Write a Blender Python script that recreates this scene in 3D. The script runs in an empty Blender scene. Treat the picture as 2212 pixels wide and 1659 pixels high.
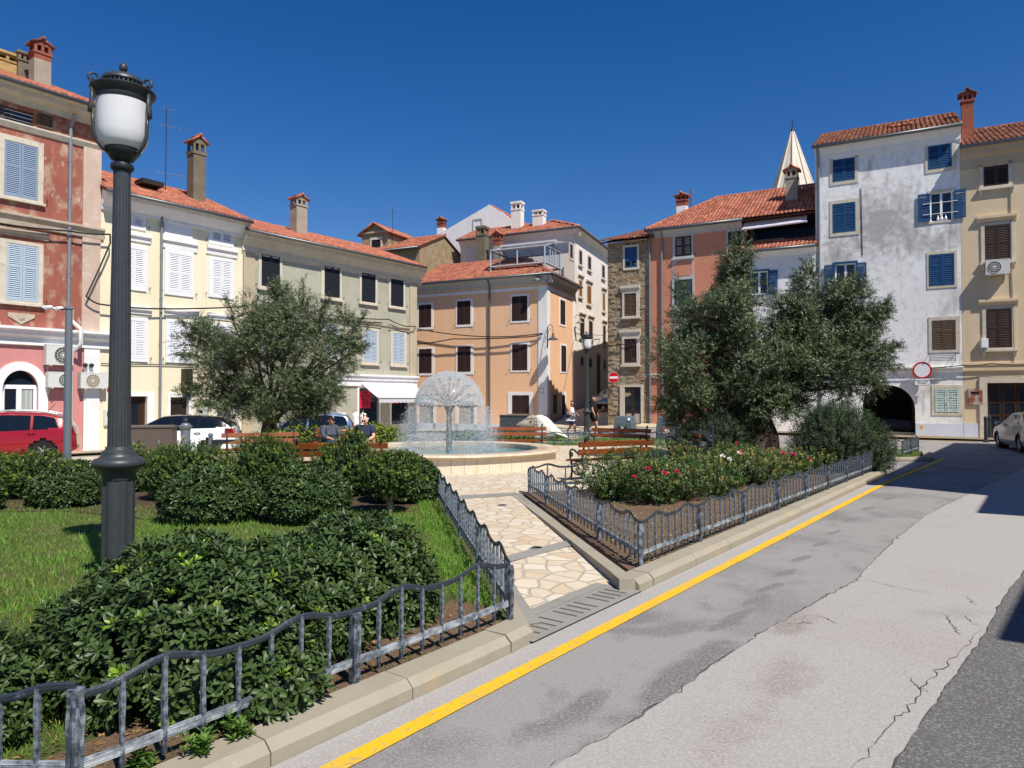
import bpy, bmesh, math, random
import numpy as np
from mathutils import Vector, Matrix
R = math.radians
random.seed(7)
rng = np.random.default_rng(11)
D = bpy.data
SC = bpy.context.scene
COL = SC.collection

# ------------------------------------------------------------------ camera and projection helpers
F, CU, CV, PITCH, CAMH = 1534.0, 1106.0, 829.5, R(1.18), 1.9
cam = D.objects.new('camera', D.cameras.new('camera'))
COL.objects.link(cam)
cam.location = (0, 0, CAMH)
cam.rotation_euler = (R(90) + PITCH, 0, 0)
cam.data.sensor_width = 36
cam.data.lens = F / 2212 * 36
cam.data.clip_start = 0.05
cam.data.clip_end = 3000
SC.camera = cam
CP = Vector((0, 0, CAMH))

def ray(u, v):
    x, y = (u - CU) / F, (CV - v) / F
    return Vector((x, math.cos(PITCH) - y * math.sin(PITCH), math.sin(PITCH) + y * math.cos(PITCH)))
def at_z(u, v, z=0.0):
    d = ray(u, v); t = (z - CAMH) / d.z
    return CP + d * t
def at_y(u, v, Y):
    d = ray(u, v)
    return CP + d * (Y / d.y)

def sstep(a, b, x):
    t = min(1, max(0, (x - a) / (b - a))); return t * t * (3 - 2 * t)
def gh(x, y):
    """height of the natural ground: flat near the road, falling to the back left, climbing to the alley"""
    s = sstep(25, 40, y - .5 * x)
    h = s * min(.42, max(-.42, .09 * x - .25))
    if x > 0: h += .105 * max(0, y - 44.5) * sstep(0, 3, x)
    return h

# ------------------------------------------------------------------ materials
def nd(nt, t, **kw):
    n = nt.nodes.new(t)
    for k, v in kw.items(): setattr(n, k, v)
    return n
def c4(c): return (c[0], c[1], c[2], 1)
def hexc(h):
    h = h.lstrip('#'); o = []
    for i in (0, 2, 4):
        c = int(h[i:i + 2], 16) / 255
        o.append(c / 12.92 if c <= .04045 else ((c + .055) / 1.055) ** 2.4)
    return tuple(o)

MATS = {}
def mat(name, col, rough=.8, metal=0., spec=.4, layers=(), rnd=0., rndcol=None, bump=(), coat=0., trans=0., transl=0., emit=None, coord='Object', ior=1.45):
    """layers: (kind, scale, lo, hi, colour, strength[, detail]); bump: (kind, scale, strength, dist)"""
    m = D.materials.new(name); m.use_nodes = True
    nt = m.node_tree; L = nt.links
    b = nt.nodes['Principled BSDF']; out = nt.nodes['Material Output']
    b.inputs['Roughness'].default_value = rough
    b.inputs['Metallic'].default_value = metal
    b.inputs['Specular IOR Level'].default_value = spec
    b.inputs['Coat Weight'].default_value = coat
    b.inputs['Coat Roughness'].default_value = .05
    b.inputs['Transmission Weight'].default_value = trans
    b.inputs['IOR'].default_value = ior
    tc = nd(nt, 'ShaderNodeTexCoord')
    def tex(kind, scale, detail=4.):
        mp = nd(nt, 'ShaderNodeMapping'); L.new(tc.outputs[coord], mp.inputs['Vector'])
        sc = scale if hasattr(scale, '__len__') else (scale,) * 3
        mp.inputs['Scale'].default_value = sc[:3]
        mp.inputs['Location'].default_value = (len(nt.nodes) * 1.37, len(nt.nodes) * .71, 0)
        if kind == 'noise':
            t = nd(nt, 'ShaderNodeTexNoise'); t.inputs['Scale'].default_value = 1; t.inputs['Detail'].default_value = detail
            t.inputs['Roughness'].default_value = .62
            L.new(mp.outputs[0], t.inputs['Vector']); return t.outputs['Fac']
        if kind == 'edge':
            t = nd(nt, 'ShaderNodeTexVoronoi', feature='DISTANCE_TO_EDGE'); t.inputs['Scale'].default_value = 1
            n = nd(nt, 'ShaderNodeTexNoise'); n.inputs['Scale'].default_value = 1.7; L.new(mp.outputs[0], n.inputs['Vector'])
            mx = nd(nt, 'ShaderNodeMixRGB'); mx.inputs[0].default_value = .16
            L.new(mp.outputs[0], mx.inputs[1]); L.new(n.outputs['Color'], mx.inputs[2]); L.new(mx.outputs[0], t.inputs['Vector'])
            return t.outputs['Distance']
        if kind == 'vor':
            t = nd(nt, 'ShaderNodeTexVoronoi'); t.inputs['Scale'].default_value = 1
            L.new(mp.outputs[0], t.inputs['Vector'])
            s = nd(nt, 'ShaderNodeSeparateColor'); L.new(t.outputs['Color'], s.inputs[0]); return s.outputs[0]
        if kind in ('blob', 'blobz'):   # scale = (x, y, rx, ry, angle, ragged)
            mp.vector_type = 'TEXTURE'; up_ = kind == 'blobz'; mp.inputs['Location'].default_value = (sc[0], 0, sc[1]) if up_ else (sc[0], sc[1], 0); mp.inputs['Rotation'].default_value = (0, 0, sc[4]); mp.inputs['Scale'].default_value = (sc[2], 1, sc[3]) if up_ else (sc[2], sc[3], 1)
            fl = nd(nt, 'ShaderNodeVectorMath', operation='MULTIPLY'); fl.inputs[1].default_value = (1, 0, 1) if up_ else (1, 1, 0); L.new(mp.outputs[0], fl.inputs[0])
            ln = nd(nt, 'ShaderNodeVectorMath', operation='LENGTH'); L.new(fl.outputs[0], ln.inputs[0])
            n = nd(nt, 'ShaderNodeTexNoise'); n.inputs['Scale'].default_value = 3.2; n.inputs['Detail'].default_value = 7; L.new(tc.outputs[coord], n.inputs['Vector'])
            m_ = nd(nt, 'ShaderNodeMath', operation='MULTIPLY_ADD'); L.new(n.outputs['Fac'], m_.inputs[0]); m_.inputs[1].default_value = -sc[5]; m_.inputs[2].default_value = 1 + sc[5] * .5
            s_ = nd(nt, 'ShaderNodeMath', operation='SUBTRACT'); L.new(m_.outputs[0], s_.inputs[0]); L.new(ln.outputs['Value'], s_.inputs[1]); return s_.outputs[0]
        if kind == 'wave':
            t = nd(nt, 'ShaderNodeTexWave'); t.inputs['Scale'].default_value = 1; t.inputs['Distortion'].default_value = 1.5
            L.new(mp.outputs[0], t.inputs['Vector']); return t.outputs['Fac']
    cur = None
    rgb = nd(nt, 'ShaderNodeRGB'); rgb.outputs[0].default_value = c4(col); cur = rgb.outputs[0]
    for ly in layers:
        kind, sc, lo, hi, lc, st = ly[:6]
        f = tex(kind, sc, ly[6] if len(ly) > 6 else 5.)
        mr = nd(nt, 'ShaderNodeMapRange'); mr.inputs['From Min'].default_value = lo; mr.inputs['From Max'].default_value = hi
        mr.inputs['To Max'].default_value = st; L.new(f, mr.inputs['Value'])
        mx = nd(nt, 'ShaderNodeMixRGB'); L.new(mr.outputs[0], mx.inputs[0]); L.new(cur, mx.inputs[1]); mx.inputs[2].default_value = c4(lc)
        cur = mx.outputs[0]
    if rnd or rndcol:
        a = nd(nt, 'ShaderNodeAttribute'); a.attribute_name = 'rnd'
        if rndcol:
            mx = nd(nt, 'ShaderNodeMixRGB'); L.new(a.outputs['Fac'], mx.inputs[0]); L.new(cur, mx.inputs[1]); mx.inputs[2].default_value = c4(rndcol); cur = mx.outputs[0]
        if rnd:
            wn = nd(nt, 'ShaderNodeTexWhiteNoise', noise_dimensions='1D'); L.new(a.outputs['Fac'], wn.inputs['W'])
            mr = nd(nt, 'ShaderNodeMapRange'); mr.inputs['To Min'].default_value = 1 - rnd; mr.inputs['To Max'].default_value = 1 + rnd
            L.new(wn.outputs['Value'], mr.inputs['Value'])
            hs = nd(nt, 'ShaderNodeHueSaturation'); L.new(mr.outputs[0], hs.inputs['Value']); L.new(cur, hs.inputs['Color']); cur = hs.outputs[0]
    L.new(cur, b.inputs['Base Color'])
    hgt = None
    for kind, sc, st, dist in bump:
        f = tex(kind, sc, 6.)
        bp = nd(nt, 'ShaderNodeBump'); bp.inputs['Strength'].default_value = st; bp.inputs['Distance'].default_value = dist
        if kind == 'edge':
            mr = nd(nt, 'ShaderNodeMapRange'); mr.inputs['From Max'].default_value = .12; L.new(f, mr.inputs['Value']); f = mr.outputs[0]
        L.new(f, bp.inputs['Height'])
        if hgt is not None: L.new(hgt, bp.inputs['Normal'])
        hgt = bp.outputs[0]
    if hgt is not None: L.new(hgt, b.inputs['Normal'])
    if emit: b.inputs['Emission Color'].default_value = c4(emit[0]); b.inputs['Emission Strength'].default_value = emit[1]
    if transl:
        tr = nd(nt, 'ShaderNodeBsdfTranslucent'); L.new(cur, tr.inputs['Color'])
        ms = nd(nt, 'ShaderNodeMixShader'); ms.inputs[0].default_value = transl
        L.new(b.outputs[0], ms.inputs[1]); L.new(tr.outputs[0], ms.inputs[2]); L.new(ms.outputs[0], out.inputs['Surface'])
    MATS[name] = m
    return m

def veil(name, col, dens):
    """a thin water film: partly transparent, partly white"""
    m = D.materials.new(name); m.use_nodes = True; nt = m.node_tree
    b = nt.nodes['Principled BSDF']; b.inputs['Base Color'].default_value = c4(col); b.inputs['Roughness'].default_value = .25
    t = nd(nt, 'ShaderNodeBsdfTransparent'); ms = nd(nt, 'ShaderNodeMixShader')
    tc = nd(nt, 'ShaderNodeTexCoord'); n = nd(nt, 'ShaderNodeTexNoise'); n.inputs['Scale'].default_value = 55; n.inputs['Detail'].default_value = 6
    nt.links.new(tc.outputs['Object'], n.inputs['Vector'])
    mr = nd(nt, 'ShaderNodeMapRange'); mr.inputs['From Min'].default_value = .38; mr.inputs['From Max'].default_value = .68; mr.inputs['To Max'].default_value = dens
    nt.links.new(n.outputs['Fac'], mr.inputs['Value']); nt.links.new(mr.outputs[0], ms.inputs[0])
    nt.links.new(t.outputs[0], ms.inputs[1]); nt.links.new(b.outputs[0], ms.inputs[2])
    nt.links.new(ms.outputs[0], nt.nodes['Material Output'].inputs['Surface'])
    MATS[name] = m; return m

# ------------------------------------------------------------------ mesh builder
class MB:
    def __init__(s): s.v = []; s.f = []; s.m = []; s.r = []; s.mi = 0; s.rv = None
    def add(s, vs, fs):
        o = len(s.v); s.v.extend([tuple(p) for p in vs])
        r = random.random() if s.rv is None else s.rv
        for f in fs: s.f.append(tuple(i + o for i in f)); s.m.append(s.mi); s.r.append(r)
    def quad(s, a, b, c, d): s.add([a, b, c, d], [(0, 1, 2, 3)])
    def box(s, x0, x1, y0, y1, z0, z1, M=None):
        vs = [Vector(p) for p in ((x0, y0, z0), (x1, y0, z0), (x1, y1, z0), (x0, y1, z0), (x0, y0, z1), (x1, y0, z1), (x1, y1, z1), (x0, y1, z1))]
        if M is not None: vs = [M @ p for p in vs]
        s.add(vs, [(0, 3, 2, 1), (4, 5, 6, 7), (0, 1, 5, 4), (1, 2, 6, 5), (2, 3, 7, 6), (3, 0, 4, 7)])
    def prism(s, poly, axis, a0, a1, M=None):
        """poly: 2-D points; axis 'x','y','z' = extrusion axis"""
        def P(p, a):
            q = {'x': (a, p[0], p[1]), 'y': (p[0], a, p[1]), 'z': (p[0], p[1], a)}[axis]
            q = Vector(q); return M @ q if M is not None else q
        n = len(poly)
        vs = [P(p, a0) for p in poly] + [P(p, a1) for p in poly]
        s.add(vs, [tuple(range(n - 1, -1, -1)), tuple(range(n, 2 * n))] + [(i, (i + 1) % n, n + (i + 1) % n, n + i) for i in range(n)])
    def tube(s, path, rad, n=8, cap=True, flat=1.0, up=None):
        path = [Vector(p) for p in path]; k = len(path)
        if not hasattr(rad, '__len__'): rad = [rad] * k
        prev = None; vs = []
        for i, p in enumerate(path):
            t = (path[min(i + 1, k - 1)] - path[max(i - 1, 0)])
            if t.length < 1e-9: t = Vector((0, 0, 1))
            t.normalize()
            if prev is None:
                ref = Vector(up) if up else (Vector((0, 0, 1)) if abs(t.z) < .9 else Vector((1, 0, 0)))
                a = t.cross(ref).normalized()
            else:
                a = (prev - t * prev.dot(t)).normalized()
            prev = a; b = t.cross(a)
            for j in range(n):
                an = 2 * math.pi * j / n
                vs.append(p + (a * math.cos(an) + b * math.sin(an) * flat) * rad[i])
        fs = [(i * n + j, i * n + (j + 1) % n, (i + 1) * n + (j + 1) % n, (i + 1) * n + j) for i in range(k - 1) for j in range(n)]
        if cap: fs += [tuple(range(n - 1, -1, -1)), tuple((k - 1) * n + j for j in range(n))]
        s.add(vs, fs)
    def lathe(s, prof, n=24, c=(0, 0, 0), flute=None, M=None, cap=True):
        """prof: (r, z) from bottom up; flute(j, i) scales radius"""
        vs = []
        for i, (r, z) in enumerate(prof):
            for j in range(n):
                an = 2 * math.pi * j / n; rr = r * (flute(j, i) if flute else 1)
                p = Vector((c[0] + rr * math.cos(an), c[1] + rr * math.sin(an), c[2] + z))
                vs.append(M @ p if M is not None else p)
        k = len(prof)
        fs = [(i * n + j, i * n + (j + 1) % n, (i + 1) * n + (j + 1) % n, (i + 1) * n + j) for i in range(k - 1) for j in range(n)]
        if cap: fs += [tuple(range(n - 1, -1, -1)), tuple((k - 1) * n + j for j in range(n))]
        s.add(vs, fs)
    def ball(s, c, r, n=10, m=7):
        rx, ry, rz = r if hasattr(r, '__len__') else (r, r, r)
        prof = [(math.sin(math.pi * (i + .02) / (m - 1 + .04)), -math.cos(math.pi * (i + .02) / (m - 1 + .04))) for i in range(m)]
        M = Matrix.Translation(Vector(c)) @ Matrix.Diagonal((rx, ry, rz, 1))
        s.lathe(prof, n, M=M)
    def build(s, name, mats, parent=None, smooth=False, auto=None):
        me = D.meshes.new(name); me.from_pydata(s.v, [], s.f)
        if not isinstance(mats, (list, tuple)): mats = [mats]
        for m in mats: me.materials.append(MATS[m] if isinstance(m, str) else m)
        me.polygons.foreach_set('material_index', s.m)
        at = me.attributes.new('rnd', 'FLOAT', 'FACE'); at.data.foreach_set('value', s.r)
        if smooth: me.polygons.foreach_set('use_smooth', [True] * len(s.f))
        if auto is not None:
            me.polygons.foreach_set('use_smooth', [True] * len(s.f)); me.set_sharp_from_angle(angle=R(auto))
        me.update()
        o = D.objects.new(name, me); COL.objects.link(o)
        if parent is not None: o.parent = parent
        return o

def np_mesh(name, V, Fc, mats, parent=None, rnd=None, smooth=False, midx=None):
    me = D.meshes.new(name); n, k = Fc.shape
    me.vertices.add(len(V)); me.vertices.foreach_set('co', np.ascontiguousarray(V, dtype=np.float32).ravel())
    me.loops.add(n * k); me.loops.foreach_set('vertex_index', np.ascontiguousarray(Fc, dtype=np.int32).ravel())
    me.polygons.add(n); me.polygons.foreach_set('loop_start', np.arange(0, n * k, k, dtype=np.int32))
    if not isinstance(mats, (list, tuple)): mats = [mats]
    for m in mats: me.materials.append(MATS[m])
    if midx is not None: me.polygons.foreach_set('material_index', midx.astype(np.int32))
    if rnd is not None:
        a = me.attributes.new('rnd', 'FLOAT', 'FACE'); a.data.foreach_set('value', rnd.astype(np.float32))
    if smooth: me.polygons.foreach_set('use_smooth', np.ones(n, dtype=bool))
    me.update(calc_edges=True)
    o = D.objects.new(name, me); COL.objects.link(o)
    if parent is not None: o.parent = parent
    return o

def empty(name, loc, rz=0):
    o = D.objects.new(name, None); COL.objects.link(o); o.location = loc; o.rotation_euler = (0, 0, rz); o.empty_display_size = .2
    return o
def tag(o, label=None, cat=None, group=None, kind=None):
    if label: o['label'] = label
    if cat: o['category'] = cat
    if group: o['group'] = group
    if kind: o['kind'] = kind
    return o
def kids(o): return list(o.children)
def dup(o, parent=None, loc=None, rz=None):
    c = o.copy(); COL.objects.link(c); c.parent = parent
    if loc is not None: c.location = loc
    if rz is not None: c.rotation_euler = (0, 0, rz)
    for ch in kids(o): dup(ch, c)
    return c
def part(mb, name, m, par, label=None, **kw):
    o = mb.build(name, m, par, **kw)
    if label: o['label'] = label
    return o
def frame_np(d, n):
    """orthonormal frames: y along d, z near n. d, n: (N,3) -> (N,3,3) columns x,y,z"""
    y = d / np.linalg.norm(d, axis=1, keepdims=True)
    x = np.cross(y, n); x /= np.linalg.norm(x, axis=1, keepdims=True) + 1e-9
    z = np.cross(x, y)
    return np.stack([x, y, z], axis=2)
def instance(tv, tf, pos, fr, sc, rv):
    """template verts (k,3), faces (f,m) placed N times"""
    N = len(pos); k = len(tv)
    V = np.einsum('nij,kj->nki', fr, tv) * sc[:, None, None] + pos[:, None, :]
    Fc = tf[None, :, :] + (np.arange(N) * k)[:, None, None]
    return V.reshape(-1, 3), Fc.reshape(-1, tf.shape[1]), np.repeat(rv, len(tf))

# ------------------------------------------------------------------ light
SUN = Vector((.42, -.60, 1)).normalized()
sl = D.lights.new('sun', 'SUN'); sl.energy = 4.6; sl.angle = R(.5); sl.color = (1, .93, .83)
so = D.objects.new('sun', sl); COL.objects.link(so)
so.rotation_euler = (-SUN).to_track_quat('-Z', 'Y').to_euler()
so.location = (20, -20, 40)
w = D.worlds.new('World'); SC.world = w; w.use_nodes = True
sky = w.node_tree.nodes.new('ShaderNodeTexSky'); sky.sky_type = 'NISHITA'; sky.sun_disc = False
sky.sun_elevation = math.asin(SUN.z); sky.sun_rotation = math.atan2(SUN.x, SUN.y)
sky.air_density = 1.0; sky.dust_density = .1; sky.ozone_density = 3.0; sky.altitude = 200
bg = w.node_tree.nodes['Background']; bg.inputs['Strength'].default_value = .078
hs_ = w.node_tree.nodes.new('ShaderNodeHueSaturation'); hs_.inputs['Saturation'].default_value = 1.38; hs_.inputs['Hue'].default_value = .512
w.node_tree.links.new(sky.outputs[0], hs_.inputs['Color']); w.node_tree.links.new(hs_.outputs[0], bg.inputs['Color'])
SC.view_settings.view_transform = 'Standard'; SC.view_settings.look = 'None'; SC.view_settings.exposure = .38
SC.view_settings.gamma = 1
SC.render.engine = 'CYCLES'
SC.cycles.max_bounces = 6; SC.cycles.transparent_max_bounces = 12; SC.cycles.diffuse_bounces = 3
SC.cycles.use_denoising = True
# ------------------------------------------------------------------ material library
def plaster(name, col, c2, s2=1.1, st=.5, extra=(), rough=.9, b=.35, streak=.35):
    dk = tuple(x * .72 for x in col)
    return mat(name, col, rough, layers=[('noise', s2, .42, .72, c2, st), ('noise', (2.2, 2.2, .5), .5, .8, dk, .4, 6), ('noise', (4.3, 4.3, .4), .55, .72, dk, streak, 6), ('noise', 9, .45, .75, dk, .18)] + list(extra),
               bump=[('noise', 30, b, .01), ('noise', 4, b * .6, .03)])
plaster('red_plaster', hexc('95584a'), hexc('a96a5a'), 1.2, .6, [('noise', (1.6, 1.6, 1.1), .5, .62, hexc('b49a86'), .85, 8), ('noise', (5, 5, 2.5), .62, .68, hexc('c9bdae'), .7, 8)])
plaster('pink_plaster', hexc('c98885'), hexc('cf9896'), .9, .5)
plaster('pale_pink_stone', hexc('c6b0a0'), hexc('b59b88'), 1.5, .6, [('noise', 2.2, .55, .7, hexc('d8cabd'), .6, 8)])
plaster('cream_plaster', hexc('e8dfc2'), hexc('e2d7b6'), .7, .5, streak=.12)
plaster('white_plaster', hexc('e9e9e8'), hexc('dcdcda'), .8, .5, streak=.15)
plaster('trim_white', hexc('ecebea'), hexc('d5d2cc'), 2.5, .4)
plaster('green_plaster', hexc('adab9a'), hexc('989886'), .9, .8, [('noise', (1.4, 1.4, .6), .55, .72, hexc('c3b9a0'), .7, 8)])
plaster('sand_pilaster', hexc('b9ab94'), hexc('a89880'), 1.2, .6)
plaster('stone_trim', hexc('cfc7b6'), hexc('b3a792'), 3, .6, [('noise', 5, .6, .7, hexc('8b8070'), .5, 8)])
plaster('cornice_stone', hexc('bdb09c'), hexc('9a8a76'), 2, .7, [('noise', (3, 3, 8), .55, .7, hexc('7a6a58'), .5, 8)])
plaster('peach_plaster', hexc('edc09a'), hexc('e8b78e'), .6, .5, streak=.1)
plaster('grey_band', hexc('b5b7b8'), hexc('a9abac'), 1.5, .4)
plaster('salmon_plaster', hexc('cb8b70'), hexc('c27d62'), .8, .6, streak=.15)
plaster('beige_plaster', hexc('d9c6a6'), hexc('ceb795'), .6, .6)
plaster('blue_plinth', hexc('c3cadb'), hexc('d6dae4'), 1.2, .5)
plaster('offwhite_house', hexc('e8e2da'), hexc('dcd4ca'), .7, .5)
plaster('tan_old', hexc('a08f72'), hexc('857659'), 1.4, .9, [('noise', 2.5, .5, .7, hexc('6d614b'), .7, 8)])
plaster('grey_chimney', hexc('a39a8c'), hexc('8a8071'), 2, .7)
plaster('dark_chimney', hexc('77705f'), hexc('5b5548'), 2, .7)
plaster('stained_white', hexc('f0f0ef'), hexc('e2e2e0'), 1.2, .6, [('blobz', (2.9, 10.6, 2.3, 2.0, 0, 2.2), -.1, .75, hexc('9b9994'), .8), ('blobz', (5.3, 9.4, .9, .7, 0, 2.2), -.1, .75, hexc('9b9994'), .7), ('blobz', (.9, 8.9, .8, 1.3, 0, 2.2), -.1, .75, hexc('9b9994'), .6), ('noise', (.5, .5, .36), .54, .66, hexc('a9a7a2'), .6, 9), ('noise', (5, 5, 3), .5, .7, hexc('b9b7b3'), .4, 8), ('noise', (2.5, 2.5, .7), .55, .7, hexc('87857f'), .5, 9)], b=.6)
mat('rubble', hexc('80705a'), .95, layers=[('vor', (2.6, 2.6, 5.6), .2, .9, hexc('a6967e'), .9), ('vor', (2.61, 2.6, 5.61), .55, .95, hexc('6b5a45'), .8), ('vor', (2.6, 2.6, 5.6), .75, .8, hexc('96714f'), .5),
    ('noise', 8, .45, .7, hexc('b9a88c'), .4, 8), ('noise', .8, .5, .68, hexc('cbbfa8'), .45, 8)], bump=[('noise', 14, .8, .05), ('noise', (3, 3, 7), .9, .12)])
mat('tile', hexc('a0604b'), .85, rnd=.28, layers=[('noise', 1.3, .42, .7, hexc('b87c62'), .7), ('noise', 7, .55, .75, hexc('7c4a3a'), .55, 8)], bump=[('noise', 25, .3, .01)])
mat('old_tile', hexc('80503f'), .9, rnd=.35, layers=[('noise', 2.2, .45, .65, hexc('553329'), .75, 8), ('noise', 6, .55, .7, hexc('c9a184'), .6, 8)], bump=[('noise', 25, .4, .01)])
mat('roof_deck', hexc('6a3a2c'), .9)
mat('brick', hexc('8f5442'), .9, rnd=.2, layers=[('noise', 6, .5, .7, hexc('6f3526'), .6)])
mat('yellow_brick', hexc('b59a66'), .9, layers=[('noise', (3, 3, 9), .5, .6, hexc('8f774e'), .7)], bump=[('noise', (6, 6, 14), .8, .03)])
mat('gutter_metal', hexc('6d7377'), .45, metal=.6)
mat('pipe_grey', hexc('84898e'), .5, metal=.3)
mat('pipe_white', hexc('d5d5d2'), .5)
mat('zinc', hexc('7d868c'), .5, metal=.4)
mat('gap_shade', hexc('17181a'), .9)  # near-black, painted for the shade behind louvres and inside chimney vents
mat('brown_shutter', hexc('3a2823'), .55, layers=[('noise', (20, 20, 4), .5, .7, hexc('51392f'), .5)])
mat('black_shutter', hexc('20242a'), .5)
mat('white_shutter', hexc('e4e6ea'), .5)
mat('pale_blue_shutter', hexc('a9bac9'), .5)
mat('blue_grey_shutter', hexc('8294ab'), .5)
mat('blue_shutter', hexc('1c4a76'), .45, layers=[('noise', (20, 20, 5), .5, .75, hexc('174066'), .6)])
mat('green_shutter', hexc('213c33'), .5)
mat('old_brown_shutter', hexc('5b4a3a'), .6, layers=[('noise', (14, 14, 4), .5, .7, hexc('3e3127'), .6)])
mat('worn_mint_shutter', hexc('bccfcb'), .7, layers=[('noise', (22, 22, 8), .54, .62, hexc('5a5a50'), .7, 8)])
mat('orange_shutter', hexc('8c5a34'), .6)
mat('glass', hexc('1a2330'), .06, spec=.8)
mat('curtain', hexc('b9c2bc'), .9, bump=[('wave', (9, 9, .3), .6, .03)])
mat('pvc', hexc('eceef0'), .35)
mat('wood_door', hexc('33211a'), .5, layers=[('noise', (30, 30, 2), .45, .7, hexc('4a3026'), .6)])
mat('dark_door', hexc('2d2521'), .5, layers=[('noise', (30, 30, 2), .45, .7, hexc('3f322b'), .6)])
mat('door_panel_grey', hexc('a8a39a'), .7)
mat('iron', hexc('33383c'), .5, metal=.2)
mat('black_cable', hexc('121214'), .6)
mat('ac_white', hexc('cfd0cc'), .5)
mat('ac_grille', hexc('4a4c4c'), .6)
mat('ac_tan', hexc('8f8157'), .7)
mat('sign_red', hexc('c0161c'), .35)
mat('sign_white', hexc('e3e6ea'), .35)
mat('ink', hexc('14161a'), .6)
mat('rust_panel', hexc('a8a39a'), .6, layers=[('noise', 3.2, .42, .55, hexc('8c4a22'), .95, 8)])
mat('awning_cloth', hexc('dcd9e2'), .85, transl=.25)
mat('poster_pink', hexc('c21f3f'), .7)
mat('spire_stone', hexc('d6cdbc'), .9, layers=[('noise', (1, 1, .3), .5, .75, hexc('a79c8a'), .6)])
mat('yellow_plate', hexc('d9a23a'), .5)
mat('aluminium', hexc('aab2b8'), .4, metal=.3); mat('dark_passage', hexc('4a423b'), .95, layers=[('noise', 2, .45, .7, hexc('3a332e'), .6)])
mat('terrace_dark', hexc('16395c'), .7)

# ------------------------------------------------------------------ facade frames
class Face:
    """a facade plane: local x along the wall to the right, local y into the building, local z up"""
    def __init__(s, root, P, a, z0, M=None):
        s.root = root; s.P = Vector((P[0], P[1], z0)); s.a = Vector((a[0], a[1], 0)).normalized()
        s.n = Vector((-s.a.y, s.a.x, 0)); s.M = M
    def px(s, u, v, off=0.):
        d = ray(u, v); q = s.P + s.n * off
        t = (q - CP).dot(s.n) / d.dot(s.n)
        p = CP + d * t - s.P
        return p.dot(s.a), p.z
    def rect(s, r, off=0.):
        u0, v0, u1, v1 = r; um, vm = (u0 + u1) / 2, (v0 + v1) / 2
        return s.px(u0, vm, off)[0], s.px(u1, vm, off)[0], s.px(um, v1, off)[1], s.px(um, v0, off)[1]
    def put(s, mb, name, m, par=None, label=None, **kw):
        o = mb.build(name, m, par if par is not None else s.root, **kw)
        if par is None and s.M is not None: o.matrix_local = s.M
        if label: o['label'] = label
        return o

class Building:
    def __init__(s, name, label, P, a, z0, cat='house', group=None):
        s.root = empty(name, (P[0], P[1], z0), math.atan2(a[1], a[0])); tag(s.root, label, cat, group)
        s.f = Face(s.root, P, a, z0); s.z0 = z0; s.P = P
        a = Vector((a[0], a[1])).normalized(); s.a = a; s.n = Vector((-a.y, a.x))
    def side(s, s1, a2):
        """right-hand side face starting at local s1, running along world direction a2"""
        P = Vector(s.P) + s.a * s1; a2 = Vector(a2).normalized()
        ang = math.atan2(a2.y, a2.x) - math.atan2(s.a.y, s.a.x)
        return Face(s.root, P, a2, s.z0, Matrix.Translation((s1, 0, 0)) @ Matrix.Rotation(ang, 4, 'Z'))

def wall_sheet(mb, s0, s1, z0, z1, holes=(), reveal=.16, y=0.):
    xs = sorted({s0, s1, *[h[0] for h in holes], *[h[1] for h in holes]}); zs = sorted({z0, z1, *[h[2] for h in holes], *[h[3] for h in holes]})
    for i in range(len(xs) - 1):
        for j in range(len(zs) - 1):
            cx, cz = (xs[i] + xs[i + 1]) / 2, (zs[j] + zs[j + 1]) / 2
            if any(h[0] < cx < h[1] and h[2] < cz < h[3] for h in holes): continue
            mb.quad((xs[i], y, zs[j]), (xs[i + 1], y, zs[j]), (xs[i + 1], y, zs[j + 1]), (xs[i], y, zs[j + 1]))
    for a, b, c, d in [h[:4] for h in holes]:
        e = y + reveal
        mb.quad((a, y, c), (a, e, c), (a, e, d), (a, y, d)); mb.quad((b, y, c), (b, y, d), (b, e, d), (b, e, c))
        mb.quad((a, y, d), (a, e, d), (b, e, d), (b, y, d)); mb.quad((a, y, c), (b, y, c), (b, e, c), (a, e, c))
def shell(b, s0, s1, ztop, depth, holes=(), m='white_plaster', ridge=0., zb=-1.5, back=True, reveal=.16, name='wall', front=True):
    """front wall with openings, gabled side walls and back wall as one mesh"""
    mb = MB()
    if front: wall_sheet(mb, s0, s1, zb, ztop, holes, reveal)
    for x in (s0, s1):
        p = [(x, 0, zb), (x, depth, zb), (x, depth, ztop)] + ([(x, depth / 2, ztop + ridge)] if ridge else []) + [(x, 0, ztop)]
        if x == s1: pass
        mb.add(p, [tuple(range(len(p)))])
    if back: mb.quad((s0, depth, zb), (s1, depth, zb), (s1, depth, ztop), (s0, depth, ztop))
    return b.f.put(mb, name, m)

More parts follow.
